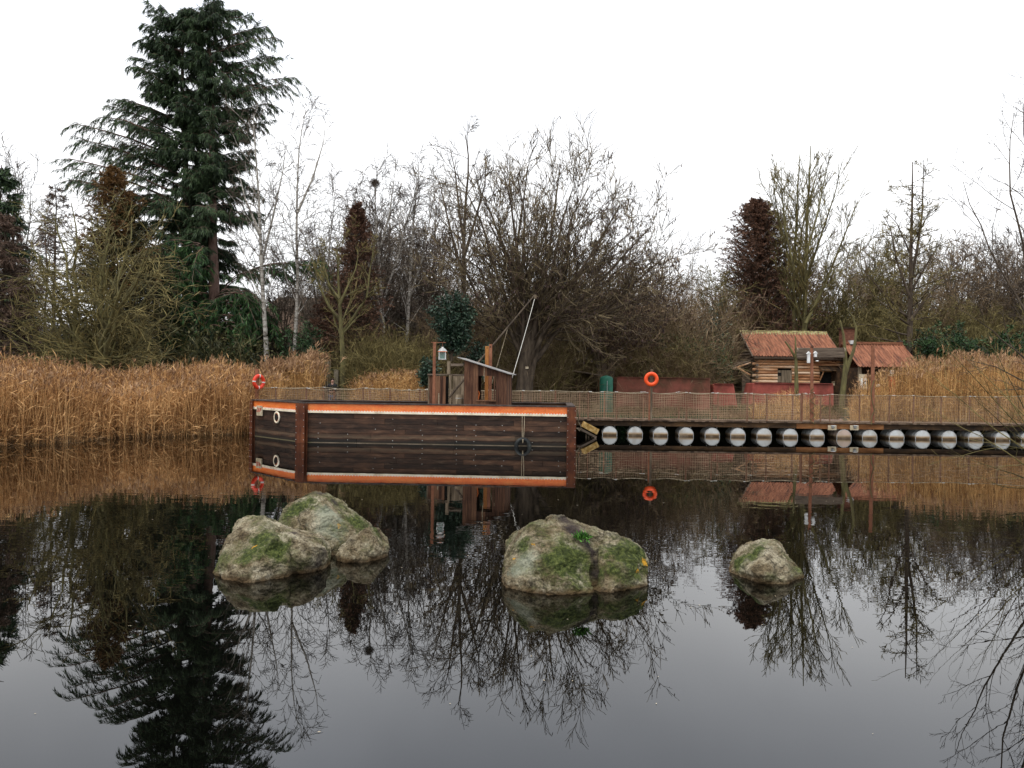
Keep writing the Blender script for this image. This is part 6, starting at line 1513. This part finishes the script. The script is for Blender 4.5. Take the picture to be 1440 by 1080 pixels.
nbb = NB(); bqa = np.array([A3(q) for q in bq])[None]
def bole(nb, pts, radii, m=18):
    K = len(pts); ang = np.arange(m) * 2 * np.pi / m; V = []
    for k in range(K):
        rr = radii[k] * (1 + .07 * np.sin(ang * 5 + 1) + .04 * np.sin(ang * 3 + k * .15)); V.append(np.stack([pts[k][0] + rr * np.cos(ang), pts[k][1] + rr * np.sin(ang), np.full(m, pts[k][2])], 1))
    V = np.concatenate(V); i = np.arange(K * m).reshape(K, m); j2 = (np.arange(m) + 1) % m
    nb.add(V, np.stack([i[:-1], i[:-1][:, j2], i[1:][:, j2], i[1:]], -1).reshape(-1, 4))
bqs = cubic(bqa[0], 24); brs = np.interp(np.linspace(0, 1, 24), np.linspace(0, 1, 6), br); bole(nbb, bqs, brs)
nbb.build('bole', M['bark_dark'], spread_root, smooth=True)
pq = pt(741, 517, D_ - .38); tag(MB().box(pq, (.15, .03, .11)).build('plaque', M['cream_panel'], None, tuple(pq)), 'tiny pale plaque fixed to the thick trunk of the spreading tree', 'plaque')
# second spreading tree right behind (lower)
rng = np.random.default_rng(45); D_ = 43; bs = gbase(850, D_)
st = np.array([cubic(np.array([A3(bs), P2(850 + (x - 850) * .2, 490, D_), P2(850 + (x - 850) * .65, 520 + (y - 520) * .6, D_ + dd * .5), P2(x, y, D_ + dd)]), 10) for x, y, dd in [(x, y, rng.uniform(-2, 2)) for x, y in ((800, 330), (830, 310), (860, 330), (890, 340), (920, 360), (935, 395), (780, 370), (950, 425), (905, 400), (840, 370))]])
bare('bare_tree', 'lower bare tree with dark pods behind the right half of the spreading tree', st, np.full(len(st), .10), [dict(c=13, t0=.3, ang=38, lf=.32, n=6, wob=.1, trop=.03, rf=.5), dict(c=9, t0=.12, ang=38, lf=.46, n=5, rf=.6), dict(c=5, t0=.12, ang=36, lf=.55, n=4, rf=.7, lmin=.35)], M['bark_dark'], M['twig_brown'], rng, bs, extra=lambda a, r: pods(a, r))
# tall tree right of the bronze conifer
RMIN = .013
rng = np.random.default_rng(46); D_ = 54.8
st = np.array([cubic(np.array([P2(x, y, D_ + dd) for x, y in q]), 16) for q, dd in (([(1118, 565), (1117, 470), (1116, 400), (1119, 330), (1122, 260), (1125, 215)], .6), ([(1132, 565), (1131, 480), (1132, 400), (1134, 330), (1138, 260), (1140, 205)], 0), ([(1132, 440), (1108, 360), (1092, 290), (1086, 250), (1083, 232)], .5), ([(1133, 455), (1160, 400), (1188, 330), (1205, 285), (1217, 262)], -.6), ([(1132, 400), (1155, 330), (1175, 270), (1182, 235), (1190, 215)], .9), ([(1133, 360), (1150, 300), (1160, 250), (1168, 215)], -1.4), ([(1117, 380), (1104, 320), (1100, 270), (1098, 225)], -.9), ([(1120, 400), (1128, 320), (1150, 240), (1152, 210)], 1.7))])
bare('tall_bare_tree', 'tall bare tree with two upright stems rising behind the log cabin', st, np.array([.2, .24, .1, .12, .1, .09, .08, .08]), [dict(c=20, t0=.2, t1=.84, ang=32, lf=.28, sh=.5, n=6, wob=.06, trop=.08, rf=.45), dict(c=10, t0=.2, ang=28, lf=.48, n=5, wob=.06, trop=.05, rf=.6), dict(c=4, t0=.2, ang=26, lf=.6, n=3, wob=.05, rf=.6, lmin=.5)], M['bark_olive'], M['twig_olive'], rng, st[1][0])
# oak-like / larch-like tree with level branches
rng = np.random.default_rng(47); D_ = 50
st = np.array([cubic(np.array([P2(x, y, D_ + dd) for x, y in q]), 16) for q, dd in (([(1279, 565), (1279, 500), (1280, 430), (1281, 350), (1283, 280), (1283, 228)], 0), ([(1280, 400), (1290, 350), (1297, 300), (1299, 225)], .6), ([(1280, 420), (1262, 370), (1252, 320), (1240, 300)], -.8), ([(1281, 410), (1310, 360), (1330, 330)], .3), ([(1280, 450), (1240, 410), (1215, 380)], .7), ([(1280, 450), (1310, 410), (1345, 385)], -.4), ([(1281, 360), (1262, 315), (1246, 298)], .3))])
bare('layered_tree', 'dark bare tree with two pointed tops and level spreading branches right of the open shed', st, np.array([.24, .12, .09, .09, .1, .1, .06]), [dict(c=32, t0=.12, t1=.93, ang=70, lf=.22, sh=.62, n=6, wob=.12, trop=.04, rf=.38), dict(c=11, t0=.15, ang=44, lf=.42, n=5, wob=.13, trop=.0, rf=.6), dict(c=6, t0=.2, ang=38, lf=.5, n=3, rf=.7, lmin=.25)], M['bark_dark'], M['twig_olive'], rng, st[0][0])
# medium background trees (individuals)
def mid(label, px, pyt, D, hw, rng, mt='bark_dark', mc='twig_brown', n=7, name='bare_tree', t0=.25):
    b = gbase(px, D); tips_ = []
    for k in range(n):
        u = (k + .5) / n * 2 - 1; tips_.append(P2(px + u * hw, pyt + abs(u) ** 1.6 * hw * .9 + rng.uniform(-6, 10), D + rng.uniform(-1, 1) * hw * D / 1120))
    st = stems_to(b, tips_, 10, .07, rng, .35)
    bare(name, label, st, np.full(n, .10), [dict(c=11, t0=t0, ang=40, lf=.32, n=5, wob=.13, trop=.03, rf=.5), dict(c=8, t0=.15, ang=40, lf=.48, n=4, wob=.13, trop=.01, rf=.6), dict(c=5, t0=.15, ang=38, lf=.55, n=3, rf=.7, lmin=.35)], M[mt], M[mc], rng, b, 'bare trees behind the yard')
rng = np.random.default_rng(48)
mid('rounded olive bare tree between the tall tree and the layered tree', 1222, 335, 60, 42, rng, 'bark_olive', 'twig_olive')
mid('bushy olive bare tree right behind the layered tree', 1262, 330, 62, 48, rng, 'bark_olive', 'twig_olive', 8)
mid('brown pointed bare tree in the gap right of the layered tree', 1347, 345, 58, 34, rng, 'bark_dark', 'twig_brown', 7)
mid('grey-brown bare tree behind the green shrubs near the right edge', 1392, 345, 60, 36, rng, 'bark_dark', 'twig_dark')
mid('grey-brown bare tree cut by the right edge', 1440, 320, 56, 40, rng, 'bark_dark', 'twig_dark')
mid('olive bare tree left of the log cabin lean-to', 1006, 385, 56, 28, rng, 'bark_olive', 'twig_olive')
mid('low bare tree above the life ring', 925, 365, 50, 40, rng, 'bark_dark', 'twig_brown')
mid('bare tree with fine reddish twigs between the birches and the cone conifer', 512, 300, 50, 30, rng, 'bark_dark', 'twig_dark')
mid('small bare tree under the low cedar limb', 395, 395, 44, 22, rng, 'bark_dark', 'twig_dark', 4)
mid('bare tree behind the log cabin chimney', 1178, 385, 57, 30, rng, 'bark_olive', 'twig_olive')
mid('bare tree behind the evergreen bush and lantern', 605, 330, 50, 26, rng, 'bark_dark', 'twig_dark')
mid('faint bare tree at the far left edge', 20, 230, 56, 30, rng, 'bark_dark', 'twig_dark', 5)
RMIN = .009
# near tree at the right, its branches fill the lower right reflection
rng = np.random.default_rng(49); D_ = 20.5
paths = (([(1530, 640), (1515, 560), (1470, 480), (1430, 420), (1400, 372), (1380, 320), (1362, 285), (1356, 262)], -.5), ([(1530, 640), (1518, 540), (1470, 420), (1440, 345), (1424, 280), (1422, 215), (1430, 160)], .3), ([(1535, 640), (1530, 500), (1485, 380), (1458, 290), (1440, 215), (1436, 150)], -.9), ([(1525, 640), (1500, 560), (1440, 500), (1390, 462), (1345, 432)], .6),
         ([(1535, 640), (1530, 420), (1500, 300), (1480, 200), (1470, 100)], .5), ([(1530, 640), (1510, 590), (1450, 545), (1395, 520), (1350, 505)], .9), ([(1540, 640), (1545, 450), (1560, 300), (1550, 150)], 0))
st = np.array([cubic(np.array([P2(x, y, D_ + dd * min(1, k / 3)) for k, (x, y) in enumerate(q)]), 14) for q, dd in paths])
st = st + np.cumsum(rng.normal(0, .02, st.shape), 1)
RMIN = .004
bare('waterside_tree', 'bare tree standing outside the right edge, arching its branches over the pond', st, np.array([.055, .062, .07, .045, .07, .04, .08]), [dict(c=11, t0=.25, ang=36, lf=.30, n=7, wob=.10, trop=.05, rf=.5, sh=.5), dict(c=7, t0=.15, ang=38, lf=.42, n=5, wob=.12, trop=.02, rf=.6), dict(c=5, t0=.15, ang=36, lf=.5, n=4, rf=.6, lmin=.15)], M['bark_dark'], M['twig_dark'], rng, st[0][0])
# willow shrub overhanging at right, close
rng = np.random.default_rng(50); D_ = 14.5
paths = (([(1500, 690), (1455, 620), (1400, 560), (1345, 500), (1300, 455)], 0), ([(1505, 690), (1470, 620), (1425, 540), (1395, 480), (1378, 430)], .3), ([(1500, 700), (1440, 655), (1380, 615), (1330, 592), (1300, 575)], -.4), ([(1500, 690), (1465, 640), (1420, 605), (1370, 560), (1352, 530)], .2),
         ([(1500, 700), (1450, 610), (1420, 560), (1405, 500), (1402, 470)], -.2), ([(1500, 700), (1430, 670), (1385, 655), (1330, 640)], .1), ([(1505, 690), (1478, 600), (1455, 520), (1440, 450)], .4), ([(1500, 705), (1450, 690), (1410, 690), (1378, 672)], -.3), ([(1500, 695), (1450, 640), (1390, 600), (1330, 545), (1275, 500)], .5), ([(1500, 700), (1455, 600), (1400, 540), (1330, 480)], -.6))
st = np.array([cubic(np.array([P2(x, y, D_ + dd * k / 3) for k, (x, y) in enumerate(q)]), 12) for q, dd in paths])
st = st + np.cumsum(rng.normal(0, .012, st.shape), 1)
RMIN = .0018
bare('willow_shrub', 'green-brown bare willow shoots reaching in from the right edge close to the camera', st, np.full(len(st), .016), [dict(c=7, t0=.25, ang=32, lf=.38, n=6, wob=.11, trop=.03, rf=.5, sh=.5), dict(c=5, t0=.15, ang=36, lf=.4, n=4, wob=.12, trop=.02, rf=.6, lmin=.12)], M['twig_olive'], M['twig_olive'], rng, st[0][0], cat='shrub')
RMIN = .0090

# ------------------------------------------------------------------ far wood and thickets (stuff)
rng = np.random.default_rng(60)
protos = []
for k in range(5):
    b = np.zeros(3); n = 5; tips_ = [np.array([rng.uniform(-.22, .22) * 10, rng.uniform(-.22, .22) * 10, 10 * rng.uniform(.75, 1.0)]) for _ in range(n)]
    tr = NB(); st = stems_to(b, tips_, 8, .07, rng, .3); r0 = np.full(n, .09); tubes(tr, st, r0, r0 * .2, 5)
    L = np.linalg.norm(np.diff(st, axis=1), axis=2).sum(1); cur = (st, L, r0, r0 * .2)
    for c, lf, tn in ((9, .32, 4), (7, .5, 3), (4, .6, 2)):
        P, D, Lc, rr = spawn(*cur, c, .2, 1, 40, 12, lf, .45, .55, rng); pts = trace(P, D, np.maximum(Lc, .4), tn, .13, .03, rng)
        a = np.maximum(rr, .012); tubes(tr, pts, a, np.maximum(a * .3, .009), 3); cur = (pts, Lc, a, a * .3)
    V = np.concatenate(tr.V); Fq = np.concatenate(tr.F); protos.append((V, Fq))
def wood(name, mat, spots, kind='stuff'):
    nb = NB()
    for (x, y, h, k) in spots:
        V, Fq = protos[k]; th = rng.uniform(0, 6.28); c, s = math.cos(th), math.sin(th); R = np.array([[c, -s, 0], [s, c, 0], [0, 0, 1]])
        sc = h / 10; W = V @ R.T * np.array([sc * rng.uniform(.8, 1.1), sc, sc]) + np.array([x, y, .3]); nb.add(W, Fq)
    tag(nb.build(name, mat, None), kind=kind)
topline = lerp_tab([-100, 0, 60, 110, 250, 330, 440, 500, 600, 700, 830, 900, 960, 1000, 1040, 1200, 1300, 1440, 1560], [330, 330, 425, 440, 430, 440, 390, 345, 375, 370, 385, 380, 405, 405, 370, 340, 345, 345, 340])
for nm, mt, lo, hi, n in (('far_wood', M['twig_grey'], 70, 100, 62), ('near_wood', M['twig_brown'], 50, 66, 58)):
    sp = []
    for k in range(n):
        px = -80 + 1640 * (k + rng.uniform(0, 1)) / n; D = rng.uniform(lo, hi); py = topline(px) + rng.uniform(-12, 30) + (0 if lo > 60 else 22); p = pt(px, py, D)
        if 120 < px < 330 and lo < 60: continue
        if 340 < px < 470 and lo < 60 and D < 68: continue
        if 1045 < px < 1300 and D < 58: D = rng.uniform(58, 66); p = pt(px, py, D)
        sp.append((p.x, D, max(p.z - .3, 4), int(rng.integers(0, 5))))
    wood(nm, mt, sp)
def thicket(name, mat, n, rng, region, hfun, twig=9, r=.011, tw=.018, leaf=None, lean=.25, wob=.2, tang=50):
    """dense mass of thin shoots; region(rng,n)->(x,y)"""
    x, y = region(rng, n); z = ground_h(x, y) - .05; h = hfun(x, y) * rng.uniform(.5, 1.1, n)
    P = np.stack([x, y, z], 1); D = rng.normal(0, lean, (n, 3)); D[:, 2] = 1
    pts = trace(P, D, h, 7, wob, .02, rng); nb = NB(); tubes(nb, pts, np.full(n, r), np.full(n, r * .4), 3)
    Pq, Dq, Lq, _ = spawn(pts, h, np.full(n, r), np.full(n, r), twig, .15, 1, tang, 16, .30, .4, .5, rng)
    kites(nb, Pq, Dq, np.maximum(Lq, .25), tw, rng, .5)
    P3 = Pq + norm(Dq) * (np.maximum(Lq, .25) * .5)[:, None]
    kites(nb, P3, Dq + rng.normal(0, .5, Dq.shape), np.maximum(Lq * .7, .2), tw * .8, rng, .5)
    o = tag(nb.build(name, mat, None), kind='stuff')
def px_region(p0, p1, d0, d1):
    def f(rng, n):
        D = rng.uniform(d0, d1, n); px = rng.uniform(p0, p1, n); return (px - 720) * D / 1120, D
    return f
def hpx(tab, d):
    g = lerp_tab(*tab)
    def f(x, y):
        px = 720 + x * 1120 / y; py = np.array([g(a) for a in px]); return (YH - (py - .0131 * (px - 720))) * y / 1120 + H0 - .4
    return f
rng = np.random.default_rng(61)
def mid_region(rng, n):
    px = rng.uniform(655, 985, n); D = rng.uniform(0, 1, n); lo = np.where(px > 780, 44.0, 40.0); D = lo + D * (49 - lo); return (px - 720) * D / 1120, D
thicket('thicket', M['twig_brown'], 2600, rng, mid_region, hpx(([600, 660, 700, 800, 880, 960, 1060], [480, 470, 455, 450, 460, 470, 480]), 0), wob=.24, lean=.45, tw=.014, tang=60)
thicket('thicket', M['twig_olive'], 2200, rng, mid_region, hpx(([600, 660, 700, 800, 880, 960, 1060], [480, 470, 445, 440, 450, 460, 470]), 0), wob=.24, lean=.45, tw=.014, tang=60)
sp = []
for k in range(64):
    px = 600 + 345 * (k + rng.uniform(0, 1)) / 64; D = rng.uniform(44.5 if px > 780 else 41.5, 50); p = pt(px, rng.uniform(405, 490), D); sp.append((p.x, D, p.z - .3, int(rng.integers(0, 5))))
wood('undergrowth', M['twig_brown'], sp)
sp = []
for k in range(34):
    px = 335 + 285 * (k + rng.uniform(0, 1)) / 34; D = rng.uniform(48, 62); py = rng.uniform(400, 450) if px < 430 else rng.uniform(285, 420); p = pt(px, py, D)
    if px < 440: D += 16; p = pt(px, py, D)
    sp.append((p.x, D, p.z - .3, int(rng.integers(0, 5))))
wood('middle_wood', M['twig_grey'], sp)
sp = []
for k in range(36):
    px = 1160 + 340 * (k + rng.uniform(0, 1)) / 36; D = rng.uniform(51, 58); p = pt(px, rng.uniform(420, 480), D)
    if px < 1300: D += 4
    sp.append((p.x, D, p.z - .3, int(rng.integers(0, 5))))
wood('undergrowth', M['twig_olive'], sp)
thicket('back_brush', M['twig_brown'], 7000, rng, px_region(440, 995, 46, 60), hpx(([400, 500, 600, 700, 800, 900, 1060], [480, 470, 480, 430, 415, 415, 420]), 0), tw=.03, r=.016)
thicket('back_brush', M['twig_olive'], 4200, rng, px_region(1030, 1500, 56, 66), hpx(([1000, 1100, 1300, 1500], [450, 440, 435, 440]), 0), tw=.035, r=.018)
thicket('back_brush', M['fol_olive'], 3200, rng, px_region(-230, 350, 38, 50), hpx(([-60, 0, 100, 200, 350], [450, 465, 480, 450, 470]), 0), tw=.05, r=.014)
thicket('back_brush', M['twig_brown'], 1500, rng, px_region(330, 470, 45, 62), hpx(([300, 400, 500], [470, 480, 470]), 0), tw=.03, r=.016)
thicket('brambles', M['twig_olive'], 2300, rng, px_region(500, 610, 38, 44), hpx(([480, 540, 620], [480, 470, 500]), 0), tw=.02)
# ivy and leafy scrub in the thicket
def scrub(name, mat, n, rng, region, hfun, sl=(.08, .18), sw=.08):
    x, y = region(rng, n); h = hfun(x, y); z = ground_h(x, y) + h * rng.uniform(0, 1, n) ** 1.3
    keep = (np.sin(x * 1.9 + 3 * np.sin(y * .7)) + np.sin(z * 2.6 + x) + rng.normal(0, .5, n)) > .35
    P = np.stack([x, y, z], 1)[keep]; nb = NB(); kites(nb, P, rng.normal(0, 1, P.shape), rng.uniform(sl[0], sl[1], len(P)), sw, rng)
    tag(nb.build(name, mat, None), kind='stuff')
scrub('ivy_leaves', M['fol_olive'], 26000, rng, px_region(640, 1030, 44, 49), hpx(([600, 700, 800, 900, 1060], [500, 460, 450, 470, 480]), 0))
scrub('ivy_leaves', M['fol_bush'], 16000, rng, px_region(700, 1030, 44, 48), hpx(([600, 700, 800, 900, 1060], [510, 470, 460, 480, 490]), 0))
scrub('dead_leaves', M['fol_dead'], 30000, rng, px_region(440, 990, 47, 58), hpx(([400, 600, 800, 900, 1060], [490, 470, 440, 440, 440]), 0), (.12, .25), .12)
scrub('leafy_scrub', M['fol_olive'], 42000, rng, px_region(-60, 400, 40, 54), hpx(([-60, 100, 200, 350, 400], [470, 480, 450, 470, 480]), 0), (.15, .3), .12)
scrub('leafy_scrub', M['fol_olive'], 26000, rng, px_region(1040, 1500, 58, 66), hpx(([1000, 1100, 1300, 1500], [460, 450, 440, 440]), 0), (.15, .3), .14)

# ------------------------------------------------------------------ reeds
def reeds(name, mat, n, rng, region, hfun, plume=.35, leaves=2, wst=.011, lean=.10, wl=.016, ll=(.25, .6), plume_h=.24, zfix=None, bias=None, hv=.68):
    x, y = region(rng, n); n = len(x)
    z = np.maximum(ground_h(x, y), -.12) - .03; h = hfun(x, y) * rng.uniform(hv, 1.08, n) * (1 + rng.uniform(.05, .22, n) * (rng.uniform(0, 1, n) < .05))
    P = np.stack([x, y, z], 1); D = rng.normal(0, lean, (n, 3)); D[:, 2] = 1
    if bias is not None: D[:, 0] += bias
    pts = trace(P, D, h, 4, .045, 0.0, rng); nb = NB()
    # stems as thin ribbons facing random directions
    th = rng.uniform(0, np.pi, n); s = np.stack([np.cos(th), np.sin(th), 0 * th], 1)[:, None, :]
    wv = np.linspace(1, .55, 5)[None, :, None] * wst * .5
    V = np.stack([pts - s * wv, pts + s * wv], 2).reshape(-1, 3); i0 = np.arange(n)[:, None, None] * 10 + np.arange(4)[None, :, None] * 2
    nb.add(V, (i0 + np.array([[[0, 1, 3, 2]]])).reshape(-1, 4))
    t = rng.uniform(.12, .95, (n, leaves)); Pq, Tq = at(pts, t); Pq = Pq.reshape(-1, 3); Tq = Tq.reshape(-1, 3)
    az = rng.uniform(0, 6.28, len(Pq)); sd_ = np.stack([np.cos(az), np.sin(az), 0 * az], 1)
    kites(nb, Pq, Tq * rng.uniform(.4, 1.2, (len(Pq), 1)) + sd_ * .5 - UPV * rng.uniform(0, .5, (len(Pq), 1)), rng.uniform(ll[0], ll[1], len(Pq)), wl * rng.uniform(.6, 1.3, len(Pq)), rng, .35, .2)
    o = nb.build(name, mat, None); tag(o, kind='stuff')
    if plume > 0:
        nb = NB(); k = np.nonzero((rng.uniform(0, 1, n) < plume) & (h > hfun(x, y) * .86))[0]
        tip = pts[k, -1]; td = norm(pts[k, -1] - pts[k, -2] + np.array([[.05, 0, 0]])); m_ = 7
        Pq = np.repeat(tip, m_, 0) - np.repeat(td, m_, 0) * rng.uniform(0, plume_h * .5, (len(k) * m_, 1)); Dq = np.repeat(td, m_, 0) + rng.normal(0, .28, (len(k) * m_, 3)) + np.array([[.12, 0, -.1]])
        kites(nb, Pq, Dq, rng.uniform(.5, 1.0, len(Pq)) * plume_h, .032, rng, .45, .15)
        tag(nb.build(name.replace('reeds', 'reed_plumes'), M['plume'], None), kind='stuff')
rng = np.random.default_rng(71)
front = lerp_tab([-190, -60, 0, 60, 140, 240, 300, 352], [19.5, 21.6, 23.2, 24.3, 26.2, 28.0, 28.8, 29.9])
def left_bed(rng, n):
    px = rng.uniform(-190, 356, n); f = np.array([front(a) for a in px]) + .12 * np.sin(px * .05) + .06 * np.sin(px * .31 + 1)
    D = f + rng.normal(0, .32, n) + rng.uniform(0, 1, n) ** 1.25 * 6.0; return (px - 720) * D / 1120, D
htab = ([-70, 0, 60, 110, 150, 190, 240, 300, 356], [2.15, 2.25, 2.15, 1.95, 1.75, 1.85, 1.95, 2.2, 2.0])
def left_h(x, y):
    px = 720 + x * 1120 / y; return np.interp(px, *htab) + .18 * np.sin(px * .21) + .10 * np.sin(px * .57) - .12
reeds('reeds', M['reed'], 45000, rng, left_bed, left_h, .13, 3, lean=.085)
reeds('dead_litter', M['litter'], 12000, rng, left_bed, lambda x, y: left_h(x, y) * .28, 0, 3, lean=.9, wst=.016)
reeds('reed_litter', M['reed'], 16000, rng, left_bed, lambda x, y: left_h(x, y) * .55, 0, 3, lean=.5)
def box_region(p0, p1, d0, d1): return px_region(p0, p1, d0, d1)
def const_h(tab): return hpx(tab, 0)
reeds('reeds', M['reed_gold'], 1900, rng, px_region(372, 448, 33.6, 35.6), const_h(([365, 380, 400, 420, 435, 442, 450], [530, 515, 512, 512, 505, 497, 530])), .6, 3, plume_h=.38)
reeds('reeds', M['reed_gold'], 900, rng, px_region(356, 395, 31.8, 34.5), const_h(([350, 370, 400], [545, 528, 530])), .3, 3)
reeds('reeds', M['reed_gold'], 3400, rng, px_region(500, 606, 35.5, 38.5), const_h(([498, 520, 560, 600, 610], [540, 527, 524, 526, 535])), .12, 3, lean=.16)
def right_h(x, y):
    px = 720 + x * 1120 / y; base = const_h(([1195, 1215, 1250, 1280, 1300, 1340, 1380, 1440, 1560], [552, 545, 540, 525, 512, 504, 504, 510, 512]))(x, y); return base + .12 * np.sin(px * .3)
reeds('reeds', M['reed_gold'], 8000, rng, px_region(1280, 1580, 34.0, 39.0), right_h, .4, 2, plume_h=.32, lean=.03, hv=.45)
reeds('reeds', M['reed_gold'], 2600, rng, px_region(1196, 1310, 34.2, 38.0), const_h(([1190, 1205, 1225, 1260, 1285, 1310], [560, 545, 528, 520, 510, 504])), .2, 2, lean=.05, hv=.3)
reeds('dry_grass', M['reed_gold'], 1100, rng, px_region(1058, 1150, 33.9, 37.5), const_h(([1060, 1080, 1110, 1140], [570, 560, 545, 560])), 0, 2, lean=.1, hv=.35)
# grass on the banks
def grass(name, mat, n, rng, region, h, w=.018):
    x, y = region(rng, n); z = ground_h(x, y) - .01; keep = z > .2; P = np.stack([x, y, z], 1)[keep]; nb = NB()
    D = rng.normal(0, .4, P.shape); D[:, 2] = 1; kites(nb, P, D, rng.uniform(.4, 1.1, len(P)) * h, w, rng, .4, .25); tag(nb.build(name, mat, None), kind='stuff')
grass('bank_grass', M['grass'], 38000, rng, px_region(355, 1140, 33.2, 42), .28)
grass('tall_dry_grass', M['litter'], 26000, rng, px_region(790, 1180, 36, 41.3), .42, .02)
grass('tall_dry_grass', M['grass'], 16000, rng, px_region(790, 1180, 38, 43.5), .40, .02)
grass('bank_weeds', M['weed_green'], 1500, rng, px_region(735, 770, 34, 36), .35, .03)
grass('bank_weeds', M['weed_green'], 2500, rng, px_region(472, 500, 34, 37.5), .45, .03)
grass('bank_weeds', M['fol_bush'], 6500, rng, px_region(760, 1010, 33.6, 38), .4, .035)
grass('bank_grass', M['grass'], 20000, rng, px_region(-60, 1600, 40, 60), .4, .03)
# weeds at the drums' side, hanging under the walkway
nb = NB(); n = 1500; x = rng.normal(pt(877, 610, 32.4).x, .28, n); P = np.stack([x, rng.uniform(31.7, 32.6, n), rng.uniform(.02, .42, n)], 1)
kites(nb, P, rng.normal(0, 1, P.shape), rng.uniform(.05, .14, n), .03, rng)
tag(nb.build('waterside_weeds', M['fol_bush'], None), kind='stuff')
